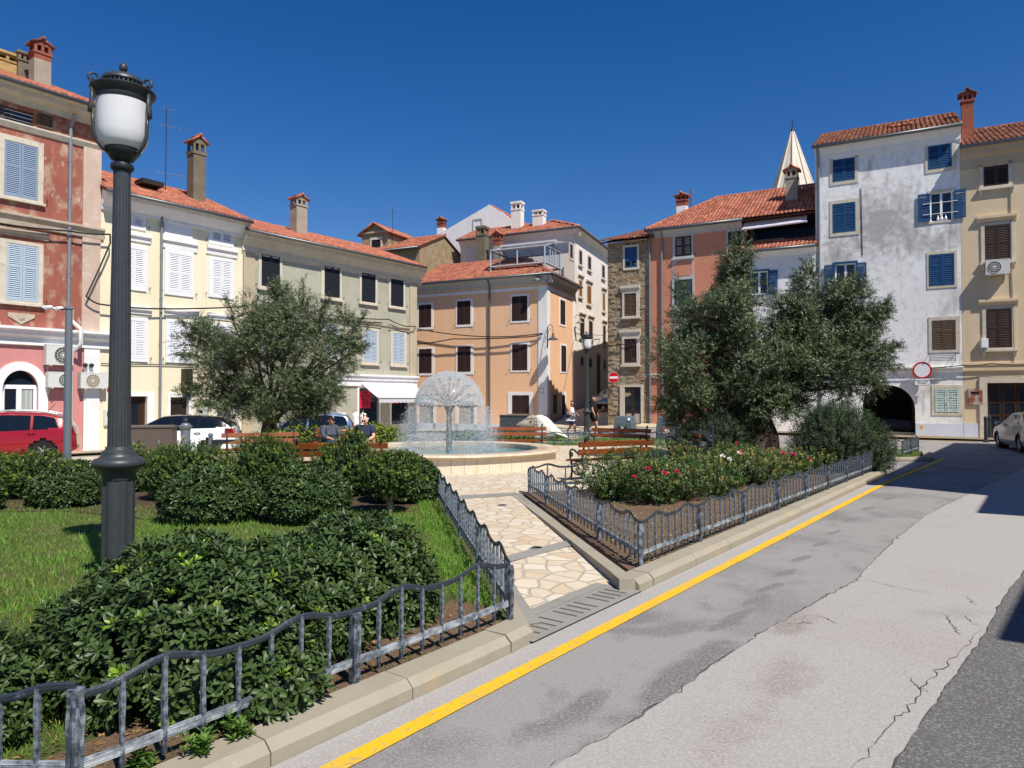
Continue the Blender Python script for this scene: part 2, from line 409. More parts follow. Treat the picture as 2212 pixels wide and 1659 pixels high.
TW, TL = .21, .36
_tv = []; 
for e, (yy, lift) in enumerate(((0, .045), (TL + .07, .0))):
    for j in range(7):
        an = math.pi * j / 6
        _tv.append((-TW / 2 * math.cos(an) * (1.0 - .06 * e), yy, lift + .085 * math.sin(an) * (1 - .12 * e)))
_tv.append(tuple((np.array(_tv[2]) + np.array(_tv[4])) / 2))
TILE_V = np.array(_tv); TILE_F = np.array([[j, j + 1, j + 8, j + 7] for j in range(6)] + [[6, 5, 1, 0], [5, 4, 2, 1], [4, 3, 2, 14]])
def tile_slope(name, par, x0, x1, y0, z0, run, tan, m='tile', keep=None, M=None, flip=False, label=None):
    """a pitched slope of curved tiles rising from the eaves line (y0, z0) towards +y; returns the object"""
    sl = math.atan(tan); L = run / math.cos(sl)
    nc = max(1, round((x1 - x0) / TW)); nr = max(1, math.ceil(L / TL))
    cx = x0 + (np.arange(nc) + .5) * (x1 - x0) / nc
    gx, gr = np.meshgrid(cx, np.arange(nr)); gx = gx.ravel(); gr = gr.ravel()
    d = gr * TL
    if keep is not None:
        k = np.array([keep(x, y) for x, y in zip(gx, d * math.cos(sl))]); gx, gr, d = gx[k], gr[k], d[k]
    N = len(gx)
    ry = rng.normal(0, .012, N); d = d + ry
    pos = np.stack([gx + rng.normal(0, .006, N), y0 + d * math.cos(sl), z0 + d * math.sin(sl) + rng.normal(0, .004, N)], 1)
    dirs = np.tile([0, math.cos(sl), math.sin(sl)], (N, 1)) + rng.normal(0, .012, (N, 3)); nm = np.tile([0, -math.sin(sl), math.cos(sl)], (N, 1)) + rng.normal(0, .02, (N, 3))
    sc = np.ones(N)
    V, Fc, rv = instance(TILE_V, TILE_F, pos, frame_np(dirs, nm), sc, rng.random(N))
    if M is not None: V = V @ np.array(M.to_3x3()).T + np.array(M.translation)
    o = np_mesh(name, V, Fc, m, par, rv, smooth=True)
    if label: o['label'] = label
    return o
def deck(par, pts, th=.06, name='roof_deck', m='roof_deck'):
    """slab under the tiles from a planar outline"""
    mb = MB(); n = len(pts); lo = [(p[0], p[1], p[2] - th) for p in pts]
    mb.add(list(pts) + lo, [tuple(range(n)), tuple(range(2 * n - 1, n - 1, -1))] + [(i, n + i, n + (i + 1) % n, (i + 1) % n) for i in range(n)])
    return mb.build(name, m, par)
def ridge_tiles(par, p, q, m='tile', name='ridge'):
    p, q = Vector(p), Vector(q); L = (q - p).length; n = max(1, int(L / .34)); mb = MB(); t = (q - p).normalized()
    x = t.cross(Vector((0, 0, 1))).normalized(); z = x.cross(t)
    for i in range(n):
        mb.rv = random.random(); a = p + t * (L * i / n); b = p + t * (L * (i + 1.12) / n); vs = []
        for e, (c, k) in enumerate(((a, 1.1), (b, .95))):
            for j in range(7): an = math.pi * j / 6; vs.append(c + x * (.12 * k * math.cos(an)) + z * (.02 + .1 * k * math.sin(an)))
        mb.add(vs, [(j, j + 1, j + 8, j + 7) for j in range(6)])
    return mb.build(name, m, par, smooth=True)
def gable_roof(b, s0, s1, ztop, depth, over=.5, tan=.45, m='tile', side=.08, rows_back=True, gutter=True, end=None):
    """front slope (real tiles), back slope and ridge; eaves overhang over"""
    r = b.root; run = depth / 2 + over; ze = ztop - over * tan + .10
    rf = tile_slope('roof', r, s0 - side, s1 + side, -over, ze + .03, run - .05, tan, m)
    deck(rf, [(s0 - side, -over + .03, ze), (s1 + side, -over + .03, ze), (s1 + side, depth / 2, ze + run * tan), (s0 - side, depth / 2, ze + run * tan)])
    deck(rf, [(s0 - side, depth / 2, ze + run * tan), (s1 + side, depth / 2, ze + run * tan), (s1 + side, depth + over, ze), (s0 - side, depth + over, ze)], name='roof_deck')
    ridge_tiles(rf, (s0 - side, depth / 2, ze + run * tan + .03), (s1 + side, depth / 2, ze + run * tan + .03), m)
    if gutter:
        g = MB(); g.tube([(s0 - side, -over - .05, ze - .02), (s1 + side, -over - .05, ze - .02)], .075, 10); part(g, 'gutter', 'gutter_metal', r, smooth=True)
    return ze
def cornice(face, s0, s1, ztop, prof, m='trim_white', name='cornice'):
    """prof: (outward, down) pairs from the wall top"""
    mb = MB(); poly = [(-o, ztop - d) for o, d in prof]; mb.prism(poly, 'x', s0, s1); return face.put(mb, name, m)
COVE = [(-.0, 0), (.46, 0), (.46, .07), (.40, .12), (.34, .16), (.22, .24), (.15, .34), (.13, .42), (.06, .46), (.05, .56), (0, .58)]
BIGC = [(0, 0), (.5, 0), (.5, .09), (.42, .14), (.40, .26), (.30, .34), (.24, .40), (.12, .52), (.12, .60), (.06, .64), (.06, .74), (0, .76)]

def leaf_mesh(s0, s1, z0, z1, y=-.012, th=.035, gap=.075, rails=(.0, .5), flip=False):
    """one louvred shutter leaf, hung on the wall plane"""
    mb = MB(); st = min(.07, (s1 - s0) * .16); y0, y1 = y - th, y
    mb.box(s0, s0 + st, y0, y1, z0, z1); mb.box(s1 - st, s1, y0, y1, z0, z1)
    zr = [z0, *[z0 + (z1 - z0) * k - .035 for k in rails if k > 0], z1 - .08]
    hs = [.08] + [.07] * (len(zr) - 2) + [.08]
    for z, h in zip(zr, hs): mb.box(s0 + st, s1 - st, y0 + .003, y1, z, z + h)
    for i in range(len(zr) - 1):
        a, c = zr[i] + hs[i], zr[i + 1]; n = max(1, int((c - a) / gap))
        for k in range(n):
            z = a + (c - a) * (k + .5) / n
            mb.add([(s0 + st, y0 + .006, z - gap * .42), (s1 - st, y0 + .006, z - gap * .42), (s1 - st, y1 - .004, z + gap * .30), (s0 + st, y1 - .004, z + gap * .30),
                    (s0 + st, y0 + .006, z - gap * .28), (s1 - st, y0 + .006, z - gap * .28), (s1 - st, y1 - .004, z + gap * .44), (s0 + st, y1 - .004, z + gap * .44)],
                   [(0, 1, 2, 3), (4, 7, 6, 5), (0, 4, 5, 1), (1, 5, 6, 2), (2, 6, 7, 3), (3, 7, 4, 0)])
    return mb
def surround(mb, o, i, th, bottom=True):
    """frame between outer rect o and inner rect i (s0,s1,z0,z1), proud by th"""
    mb.box(o[0], i[0], -th, .02, o[2], o[3]); mb.box(i[1], o[1], -th, .02, o[2], o[3])
    mb.box(i[0], i[1], -th + .001, .02, i[3], o[3])
    if bottom and i[2] - o[2] > .01: mb.box(i[0], i[1], -th + .001, .02, o[2], i[2])
def backing(mb, r, y=-.006):  # flat dark sheet on the wall, standing for shade behind the slats
    mb.quad((r[0], y, r[2]), (r[1], y, r[2]), (r[1], y, r[3]), (r[0], y, r[3]))
def hood(face, par, r, prot=.16, m='stone_trim', name='hood'):
    s0, s1, z0, z1 = r; h = z1 - z0; mb = MB()
    mb.prism([(.0, z0), (-prot * .35, z0), (-prot * .45, z0 + h * .4), (-prot * .8, z0 + h * .55), (-prot, z0 + h * .6), (-prot, z1), (0, z1 + .02)], 'x', s0, s1)
    return face.put(mb, name, m, par)
def closed_window(face, sh, su, m, trim='trim_white', th=.06, hd=None, sill=True, leaves=2, hooks=True, rails=(0, .5), hm=None, label=None, gap=.075):
    """su: surround rectangle in picture units, sh: shutter rectangle"""
    o = face.rect(su) if su else None; i = face.rect(sh); mb = MB()
    if o: surround(mb, o, i, th)
    mb.mi = 1; backing(mb, i); mb.mi = 0
    wd = face.put(mb, 'window', [trim, 'gap_shade'], label=label)
    wd_par = wd
    n = leaves; wdt = (i[1] - i[0]) / n
    for k in range(n):
        leaf_mesh(i[0] + wdt * k + .006, i[0] + wdt * (k + 1) - .006, i[2] + .01, i[3] - .01, gap=gap, rails=rails).build('shutter', m, wd)
    if o and sill:
        mb = MB(); mb.box(o[0] - .06, o[1] + .06, -th - .09, -.0, o[2] - .09, o[2] - .002); mb.build('sill', trim, wd)
    if hd: hood(face, wd, face.rect(hd), m=hm or trim)
    if hooks and o:
        mb = MB()
        for x in (o[0] - .13, o[1] + .13):
            mb.tube([(x, 0, o[2] + .16), (x, -.12, o[2] + .15)], .012, 5); mb.tube([(x, -.12, o[2] + .21), (x, -.11, o[2] + .08)], .013, 5)
        mb.build('shutter_hook', 'iron', wd)
    return wd
def glazed_window(face, r, su=None, mullion=True, frame='pvc', trim='trim_white', th=.04, depth=.12, bars=0):
    """a pane set into a wall opening r (s0,s1,z0,z1)"""
    mb = MB()
    if su: surround(mb, su, r, th)
    w = .06; y0 = depth - .05
    mb.mi = 1
    mb.box(r[0], r[0] + w, y0, depth, r[2], r[3]); mb.box(r[1] - w, r[1], y0, depth, r[2], r[3])
    mb.box(r[0] + w, r[1] - w, y0, depth, r[2], r[2] + w); mb.box(r[0] + w, r[1] - w, y0, depth, r[3] - w, r[3])
    if mullion: c = (r[0] + r[1]) / 2; mb.box(c - .05, c + .05, y0 - .01, depth, r[2] + w, r[3] - w)
    wd = face.put(mb, 'window', [trim, frame])
    g = MB(); g.quad((r[0], depth - .02, r[2]), (r[1], depth - .02, r[2]), (r[1], depth - .02, r[3]), (r[0], depth - .02, r[3])); g.build('pane', 'glass', wd)
    return wd
def open_leaf(face, wd, r, m, y=-.05):
    o = leaf_mesh(r[0], r[1], r[2], r[3], y=y).build('shutter', m, wd); return o
def pipe(face, u, v0, v1, off=-.1, m='pipe_grey', r=.055, elbow=True, z1=None):
    s, zt = face.px(u, v0, off); _, zb = face.px(u, v1, off)
    if z1 is not None: zb = z1
    mb = MB(); pts = [(s, -.02 - .42, zt + .35), (s, -.40, zt + .2), (s, off, zt - .1), (s, off, zb)] if elbow else [(s, off, zt), (s, off, zb)]
    mb.tube(pts, r, 8)
    for k in range(1, 5): z = zt + (zb - zt) * k / 5; mb.tube([(s, off, z - .03), (s, off, z + .03)], r + .012, 8)
    return face.put(mb, 'downpipe', m, smooth=False, auto=40)
def chimney(par, x, y, z0, w, d, h, m='grey_chimney', cap='tile', style='tile', hole=True, name='chimney', label=None, top=None, tk=.55):
    """chimney rising from (x,y,z0) in the building's own frame, with vent openings and a small cap"""
    mb = MB(); mb.box(x - w / 2, x + w / 2, y - d / 2, y + d / 2, z0 - .6, z0 + h * tk); mb.mi = 2; mb.box(x - w / 2, x + w / 2, y - d / 2, y + d / 2, z0 + h * tk, z0 + h * .72)
    mb.box(x - w / 2 - .04, x + w / 2 + .04, y - d / 2 - .04, y + d / 2 + .04, z0 + h * .72, z0 + h * .77)
    p = .11
    for sx in (-1, 1):
        for sy in (-1, 1):
            cx, cy = x + sx * (w / 2 - p / 2), y + sy * (d / 2 - p / 2)
            mb.box(cx - p / 2, cx + p / 2, cy - p / 2, cy + p / 2, z0 + h * .77, z0 + h * .9)
    mb.box(x - p / 2, x + p / 2, y - d / 2 + .01, y - d / 2 + p, z0 + h * .77, z0 + h * .9)
    mb.mi = 1; mb.box(x - w * .25, x + w * .25, y - d * .25, y + d * .25, z0 + h * .77, z0 + h * .9); mb.mi = 2
    mb.box(x - w / 2, x + w / 2, y - d / 2, y + d / 2, z0 + h * .9, z0 + h * .93)
    if style == 'tile': mb.prism([(-w / 2, z0 + h * .93), (w / 2, z0 + h * .93), (0, z0 + h * 1.0 + .02)], 'y', y - d / 2, y + d / 2, M=Matrix.Translation((x, 0, 0)))
    c = mb.build(name, [m, 'gap_shade', top or m], par)
    if label: c['label'] = label
    if style == 'tile':
        k = MB(); zr = z0 + h * 1.04; n = max(3, int((d + .2) / .16))
        for sgn in (-1, 1):
            for j in range(n):
                yy = y - d / 2 - .1 + (d + .2) * (j + .5) / n; k.rv = random.random()
                k.tube([(x, yy, zr), (x + sgn * (w / 2 + .13), yy, z0 + h * .93 - .02)], [.075, .09], 8, flat=.7)
        k.tube([(x, y - d / 2 - .12, zr + .03), (x, y + d / 2 + .12, zr + .03)], .085, 8)
        k.build('chimney_cap', cap, c, smooth=True)
    else:
        k = MB(); k.box(x - w / 2 - .05, x + w / 2 + .05, y - d / 2 - .05, y + d / 2 + .05, z0 + h * .931, z0 + h * 1.0); k.build('chimney_cap', m, c)
    return c
def antenna(name, label, loc, h, arms, rz=0):
    r = empty(name, loc, rz); tag(r, label, 'antenna')
    mb = MB(); mb.tube([(0, 0, -.6), (0, 0, h)], .022, 6); mb.build('mast', 'iron', r)
    for z, L, nb in arms:
        mb = MB(); mb.tube([(-L * .3, 0, z), (L * .7, 0, z)], .014, 5)
        for k in range(nb): x = -L * .3 + L * k / max(1, nb - 1); mb.tube([(x, -.22, z), (x, .22, z)], .008, 4)
        mb.build('boom', 'zinc', r)
    return r
def aircon(face, r, label, grille='ac_grille', prot=.3, side=.5, text=None):
    s0, s1, z0, z1 = r; P = face.P + face.a * ((s0 + s1) / 2) - face.n * .08 + Vector((0, 0, z0))
    root = empty('air_conditioner', P, math.atan2(face.a.y, face.a.x)); tag(root, label, 'air conditioner')
    w, h = s1 - s0, z1 - z0; mb = MB(); mb.box(-w / 2, w / 2, -prot, 0, 0, h)
    for k in range(8): zz = h * (.15 + .09 * k); mb.box(-w / 2 - .006, -w / 2, -prot + .03, -.04, zz, zz + h * .03)
    mb.box(-w / 2 - .004, w / 2 + .004, -prot - .004, .002, h * .93, h + .004); mb.build('casing', 'ac_white', root)
    cx = -w / 2 + w * side; rad = h * .40; g = MB(); n = 28
    g.add([(cx + rad * math.cos(2 * math.pi * k / n), -prot - .006, h * .48 + rad * math.sin(2 * math.pi * k / n)) for k in range(n)], [tuple(range(n))])
    fn = g.build('fan_grille', grille, root)
    g = MB()
    for q in (1., .66, .33): g.tube([(cx + rad * q * math.cos(2 * math.pi * k / n), -prot - .012, h * .48 + rad * q * math.sin(2 * math.pi * k / n)) for k in range(n + 1)], .008, 4, cap=False)
    for k in range(14): an = 2 * math.pi * k / 14; g.tube([(cx, -prot - .012, h * .48), (cx + rad * math.cos(an), -prot - .012, h * .48 + rad * math.sin(an))], .006, 4)
    g.ball((cx, -prot - .012, h * .48), (rad * .16, .012, rad * .16)); g.build('grille_bars', 'ac_white', fn)
    g = MB()
    for x in (-w * .32, w * .32): g.box(x - .02, x + .02, -prot - .02, .06, -.05, -.001); g.box(x - .02, x + .02, .04, .07, -.28, -.05)
    g.build('bracket', 'ac_white', root)
    return root
def text_obj(s, size, m, par, loc, rot=(R(90), 0, 0), name='lettering', align='CENTER', sx=1.):
    c = D.curves.new(name, 'FONT'); c.body = s; c.size = size; c.align_x = align; c.align_y = 'CENTER'; c.extrude = .001; c.resolution_u = 2; c.space_line = .95
    c.materials.append(MATS[m]); t_ = D.objects.new(name, c); me = D.meshes.new_from_object(t_); D.objects.remove(t_); o = D.objects.new(name, me); COL.objects.link(o); o.parent = par; o.location = loc; o.rotation_euler = rot; o.scale = (sx, 1, 1); return o
# ================================================================== LEFT ROW (red, cream, green houses on one facade line)
AP, AD = (-17.4, 30.0), (.598, .8015)
lineA = Face(None, AP, AD, 0)
def along(face, u, v=760): s = face.px(u, v)[0]; p = face.P + face.a * s; return (p.x, p.y)
ZA = -.42

# ---- red house
P = along(lineA, 213)
rh = Building('red_house', 'tall house with peeling red plaster above a pink ground floor with a white arch', P, AD, ZA); f = rh.f
S0 = -16.0
ztop = f.px(120, 214)[1]
arch = f.rect((4, 800, 82, 905)); zsp = f.px(40, 842)[1]
zmid = f.px(100, 716)[1]
holes = [(arch[0], arch[1], .35, arch[3])]
att = f.rect((-20, 232, 72, 270)); holes.append(att)
mb = MB(); wall_sheet(mb, S0, 0, zmid, ztop, [holes[1]], .2)
for x in (S0, 0): mb.quad((x, 0, -1.5), (x, 11, -1.5), (x, 11, ztop + (0)), (x, 0, ztop)); mb.add([(x, 0, ztop), (x, 5.5, ztop + 2.3), (x, 11, ztop)], [(0, 1, 2)])
mb.quad((S0, 11, -1.5), (0, 11, -1.5), (0, 11, ztop), (S0, 11, ztop))
f.put(mb, 'wall', 'red_plaster')
mb = MB(); wall_sheet(mb, S0, 0, -1.5, zmid, [holes[0]], .22)
cx, rr = (arch[0] + arch[1]) / 2, (arch[1] - arch[0]) / 2; hz = arch[3] - zsp
def archpts(cx, r, z, h, n=18): return [(cx - r * math.cos(math.pi * k / n), z + h * math.sin(math.pi * k / n)) for k in range(n + 1)]
ap = archpts(cx, rr, zsp, hz); n = len(ap)
for k in range(n - 1):  # spandrels above the arch
    (xa, za), (xb, zb) = ap[k], ap[k + 1]
    mb.quad((xa, 0, za), (xb, 0, zb), (xb, 0, arch[3]), (xa, 0, arch[3])); mb.quad((xa, 0, za), (xa, .22, za), (xb, .22, zb), (xb, 0, zb))
f.put(mb, 'ground_floor_wall', 'pink_plaster')
mb = MB(); apo = archpts(cx, rr + .34, zsp, hz + .34)
for k in range(n - 1):
    q = [ap[k], ap[k + 1], apo[k + 1], apo[k]]; mb.prism(q, 'y', -.06, .01)
mb.box(cx - rr - .34, cx - rr, -.06, .01, -.8, zsp); mb.box(cx + rr, cx + rr + .34, -.06, .01, -.8, zsp)
aw = f.put(mb, 'window', 'trim_white')
mb = MB()
zt = f.px(40, 840)[1]
for a, b_ in ((cx - rr, cx - rr + .12), (cx + rr - .12, cx + rr), (cx - .09, cx + .09)): mb.box(a, b_, .12, .18, .35, zt)
mb.box(cx - rr, cx + rr, .115, .181, zt, zt + .16); mb.box(cx - rr + .12, cx + rr - .12, .12, .18, .35, .5)
mb.build('frame', 'pvc', aw)
g = MB(); g.quad((cx - rr, .16, .3), (cx + rr, .16, .3), (cx + rr, .16, arch[3]), (cx - rr, .16, arch[3])); g.build('pane', 'glass', aw)
for sg in (-1, 1):
    g = MB(); x0, x1 = (cx - rr + .14, cx - .5) if sg < 0 else (cx + .12, cx + rr - .14)
    pts = [(x0 + (x1 - x0) * k / 16, .15 - .012 * (k % 2)) for k in range(17)]
    for k in range(16):
        zz = .6 if sg > 0 else .6 + .06 * k
        g.quad((pts[k][0], pts[k][1], zz), (pts[k + 1][0], pts[k + 1][1], zz), (pts[k + 1][0], pts[k + 1][1], zt - .02), (pts[k][0], pts[k][1], zt - .02))
    g.build('curtain', 'curtain', aw)
# pilasters, string courses, cornices
ps = f.px(176, 600)[0]
mb = MB(); mb.box(ps, 0, -.07, .01, zmid, f.px(190, 310)[1]); f.put(mb, 'pilaster', 'pale_pink_stone')
ps2 = f.px(179, 850)[0]
mb = MB(); mb.box(ps2, .02, -.08, .01, -.6, zmid - .35)
for k in range(7): mb.box(ps2 - .0, .02, -.085, .0, .25 + k * .62, .25 + k * .62 + .6)
f.put(mb, 'pilaster', 'white_plaster', label='white pilaster beside pink wall')
cornice(f, S0, .45, zmid + .12, [(0, 0), (.45, .02), (.45, .12), (.36, .2), (.3, .34), (.12, .42), (.12, .7), (.0, .72)], 'trim_white')
mb = MB(); z1 = f.px(100, 483)[1]; mb.prism([(0, z1 - .3), (-.08, z1 - .28), (-.1, z1 - .1), (-.22, z1 + .08), (-.22, z1 + .16), (0, z1 + .22)], 'x', S0, .12); f.put(mb, 'string_course', 'cornice_stone')
mb = MB(); z1 = f.px(100, 290)[1]; mb.prism([(0, z1 - .14), (-.06, z1 - .12), (-.16, z1 + .06), (-.16, z1 + .12), (0, z1 + .16)], 'x', S0, .1); f.put(mb, 'string_course', 'stone_trim')
cornice(f, S0, .15, ztop + .02, [(0, 0), (.62, 0), (.62, .12), (.5, .2), (.46, .36), (.3, .44), (.1, .5), (.08, .66), (0, .68)], 'stone_trim')
ze = gable_roof(rh, S0, 0, ztop + .15, 11, over=.72, tan=.42, side=.1)
closed_window(f, (8, 310, 81, 428), (-6, 298, 93, 432), 'blue_grey_shutter', 'stone_trim', hooks=True, rails=(0, .55))
closed_window(f, (13, 529, 82, 651), (-2, 521, 92, 655), 'pale_blue_shutter', 'stone_trim', hd=(-8, 497, 104, 513), hm='cornice_stone', rails=(0, .6))
w_ = 5.6
for dx in (3.7, 7.4, 11):  # further windows of the same front, beyond the picture's edge
    for (sh, su, m) in (((8, 310, 81, 428), (-6, 298, 93, 432), 'blue_grey_shutter'), ((13, 529, 82, 651), (-2, 521, 92, 655), 'pale_blue_shutter')):
        i = f.rect(sh); o = f.rect(su); mb = MB(); i = (i[0] - dx, i[1] - dx, *i[2:]); o = (o[0] - dx, o[1] - dx, *o[2:])
        surround(mb, o, i, .06); mb.mi = 1; backing(mb, i); wd = f.put(mb, 'window', ['stone_trim', 'gap_shade'])
        for k in range(2): h_ = (i[1] - i[0]) / 2; leaf_mesh(i[0] + h_ * k, i[0] + h_ * (k + 1), i[2], i[3]).build('shutter', m, wd)
# relief panel under the lower window
i = f.rect((16, 676, 74, 700)); mb = MB(); cxx = (i[0] + i[1]) / 2; zc = (i[2] + i[3]) / 2
mb.prism([(i[0], zc + .06), (cxx, i[2]), (i[1], zc + .06), (i[1], zc + .2), (i[0], zc + .2)], 'y', -.05, 0); mb.lathe([(.11, 0), (.11, .03), (.06, .05)], 14, M=Matrix.Translation((cxx, -.04, zc + .05)) @ Matrix.Rotation(R(90), 4, 'X')); f.put(mb, 'relief_panel', 'cornice_stone')
# attic strip window
wd = glazed_window(f, att, None, mullion=True, frame='old_brown_shutter', depth=.2)
mb = MB()
for k in range(4): zz = att[2] + (att[3] - att[2]) * (k + .7) / 4.4; mb.tube([(att[0], .03, zz), (att[1], .03, zz)], .014, 5)
mb.build('window_bar', 'pipe_white', wd)
i = f.rect((80, 249, 113, 276)); leaf_mesh(i[0], i[1], i[2], i[3], y=-.02, gap=.09, rails=(0, .99)).build('shutter', 'old_brown_shutter', wd)
i = f.rect((-14, 228, 8, 252)); leaf_mesh(i[0], i[1], i[2], i[3], y=-.02, gap=.09, rails=(0, .99)).build('shutter', 'old_brown_shutter', wd)
pipe(f, 153, 268, 672, m='pipe_grey', r=.075)
s_, z_ = f.px(152, 672); mb = MB()
mb.tube([(s_, -.1, z_ + .15), (s_, -.1, z_ - .4), (s_ + .2, -.5, z_ - .75), (s_ + .2, -.55, z_ - 1.35), (s_, -.14, z_ - 1.75), (s_, -.14, -.4)], .085, 10); f.put(mb, 'downpipe', 'pipe_white', auto=40, label='white lower rain pipe')
# chimneys on the red roof
def roof_pt(bld, u, v, y): s, z = bld.f.px(u, v, y); return s, z
s_, z_ = roof_pt(rh, 86, 184, 2.2); chimney(rh.root, s_, 2.2, z_ - .2, .64, .58, 2.0, 'grey_chimney', 'old_tile', top='brick', tk=.6, label='whitewashed chimney with brick vents and tiled cap')
s_, z_ = roof_pt(rh, 49, 170, 3.4); chimney(rh.root, s_, 3.4, z_ - .4, .5, .5, 1.5, 'dark_chimney', style='slab', label='short dark chimney under a stone slab')
s_, z_ = roof_pt(rh, 8, 165, 3.8); chimney(rh.root, s_, 3.8, z_ - .6, 2.1, .9, 1.55, 'yellow_brick', style='slab', label='wide yellow brick chimney')
gs, gz = roof_pt(rh, 52, 128, 3.4)
GULL = rh.root.matrix_basis @ Vector((gs, 3.4, gz))
# air conditioners and bits on the lower wall
aircon(f, f.rect((92, 745, 150, 789)), 'white air conditioner with a wide fan, above the other two units on the pink wall', side=.62)
aircon(f, f.rect((96, 804, 147, 837)), 'air conditioner with grey fan under the larger unit on pink wall', side=.72)
aircon(f, f.rect((166, 805, 223, 839)), 'air conditioner with a rusty tan fan on the white pilaster', 'ac_tan', side=.45)

# ---- cream house
P = along(lineA, 213); sA = lineA.px(213, 760)[0]; sB = lineA.px(523, 760)[0]; sC = lineA.px(899, 760)[0]
P = lineA.P + lineA.a * (sA + .02)
ch = Building('cream_house', 'pale yellow rendered house with white louvred shutters and a tiled roof', (P.x, P.y), AD, ZA); f = ch.f
W = sB - sA - .02
ztop = f.px(380, 452)[1]
d1 = f.rect((268, 856, 317, 950)); d2 = f.rect((367, 858, 407, 950)); d3 = f.rect((468, 872, 503, 950))
hs = [(d[0], d[1], -.2, d[3]) for d in (d1, d2, d3)]
shell(ch, 0, W, ztop, 9, hs, 'cream_plaster', 1.9, reveal=.3)
cornice(f, .0, W + .12, ztop + .12, [(0, 0), (.62, 0), (.62, .1), (.5, .16), (.46, .3), (.3, .5), (.16, .62), (.1, .66), (.1, .8), (0, .82)], 'trim_white')
ze = gable_roof(ch, 0, W, ztop + .2, 9, over=.7, tan=.42)
T = 'trim_white'
for i_, (sh, su, hd) in enumerate([((264, 448, 309, 490), (258, 437, 314, 494), (262, 503, 325, 522)), (None, (354, 450, 415, 513), (348, 515, 425, 540)), ((457, 482, 500, 524), (450, 470, 503, 530), (445, 533, 511, 553)),
    ((264, 538, 312, 616), (258, 528, 316, 627), (262, 663, 326, 678)), ((363, 551, 413, 631), (355, 540, 417, 639), (353, 668, 427, 684)), ((457, 564, 500, 641), (450, 557, 504, 644), (447, 678, 507, 691)),
    ((264, 693, 313, 774), (258, 684, 318, 781), None), ((363, 698, 413, 776), (357, 691, 418, 784), None), ((457, 706, 500, 782), (450, 699, 504, 790), None)]):
    if sh is None:
        o = f.rect(su); i = f.rect((362, 462, 409, 507)); mb = MB(); surround(mb, o, i, .05); mb.box(i[0], i[1], -.03, 0, i[2], i[3])
        wd = f.put(mb, 'window', 'white_shutter', label='blind window filled with a plain white panel')
    else: wd = closed_window(f, sh, su, 'white_shutter', 'white_shutter', sill=False, rails=(0, .5))
    if hd: hood(f, wd, f.rect(hd), m='trim_white')
for (d, su, m, lab) in ((d1, (262, 847, 332, 950), 'wood_door', 'brown wooden door with a glass light'), (d2, (360, 849, 417, 950), 'dark_door', 'dark roller shutter door'), (d3, (461, 866, 511, 950), 'dark_door', 'dark door with lattice grille')):
    o = f.rect(su); mb = MB(); d = (d[0], d[1], -.6, d[3]); surround(mb, (o[0], o[1], -.6, o[3]), d, .05, False)
    fr = f.put(mb, 'door', 'trim_white', label=lab)
    mb = MB(); mb.box(d[0], d[1], .2, .26, -.6, d[3])
    if m == 'wood_door':
        mb.box(d[0], d[0] + .3, .17, .2, -.6, d[3]); mb.box(d[1] - .2, d[1], .17, .2, -.6, d[3]); 
    elif lab.startswith('dark roller'):
        for k in range(30): mb.box(d[0], d[1], .185, .2, -.5 + k * .09, -.5 + k * .09 + .07)
    mb.build('door_leaf', m, fr)
    if m == 'wood_door':
        g = MB(); g.box(d[0] + .42, d[1] - .3, .18, .2, .4, d[3] - .3); g.build('pane', 'glass', fr)
        g = MB(); g.tube([(d[0] + .35, .16, .75), (d[0] + .35, .12, .75), (d[0] + .52, .12, .75)], .014, 6); g.build('handle', 'ac_tan', fr)
    if 'lattice' in lab:
        g = MB()
        for k in range(-9, 12):
            x = d[0] + .12 * k
            for sg in (1, -1):
                a = (max(d[0], min(d[1], x)), .15, .2); L = d[1] - d[0]
                p0 = Vector((x, .15, .3)) if sg > 0 else Vector((x + 1.2, .15, .3)); q0 = p0 + Vector((sg * 1.2, 0, 1.7))
                ts = [t for t in np.linspace(0, 1, 25) if d[0] < (p0 + (q0 - p0) * t).x < d[1]]
                if len(ts) > 1: g.tube([p0 + (q0 - p0) * ts[0], p0 + (q0 - p0) * ts[-1]], .012, 4)
        g.build('grille', 'zinc', fr)
pipe(f, 350, 455, 930, m='pipe_grey', r=.06)
def wall_box(face, r, name, label, cat, m='ac_white', prot=.1, dark=None):
    s0, s1, z0, z1 = r; P_ = face.P + face.a * ((s0 + s1) / 2) + Vector((0, 0, z0)); root = empty(name, P_, math.atan2(face.a.y, face.a.x)); tag(root, label, cat)
    w_, h_ = s1 - s0, z1 - z0; mb = MB(); mb.box(-w_ / 2, w_ / 2, -prot, .0, 0, h_); mb.box(-w_ / 2 + .03, w_ / 2 - .03, -prot - .012, -prot, .03, h_ - .03); mb.build('casing', m, root)
    if dark:
        g = MB(); g.box(-w_ / 2 + w_ * dark[0], -w_ / 2 + w_ * dark[1], -prot - .018, -prot - .012, h_ * dark[2], h_ * dark[3]); g.build('dial_window', 'glass', root)
    return root
wall_box(f, f.rect((223, 884, 239, 919)), 'meter_cabinet', 'light grey meter cabinet with a small window on the yellow wall left of the door', 'cabinet', dark=(.35, .65, .55, .85))
wall_box(f, f.rect((424, 883, 449, 897)), 'meter_cabinet', 'white twin meter cabinet between two doorways of the yellow house', 'cabinet', dark=(.15, .4, .3, .8))
wall_box(f, f.rect((391, 797, 408, 846)), 'wall_box', 'tall dark box fixed high on yellow wall above roller door', 'box', 'dark_door', .35)
sg = wall_box(f, f.rect((231, 837, 238, 846)), 'house_number_plate', 'tiny red number plate on the yellow wall', 'sign', 'sign_red', .02)
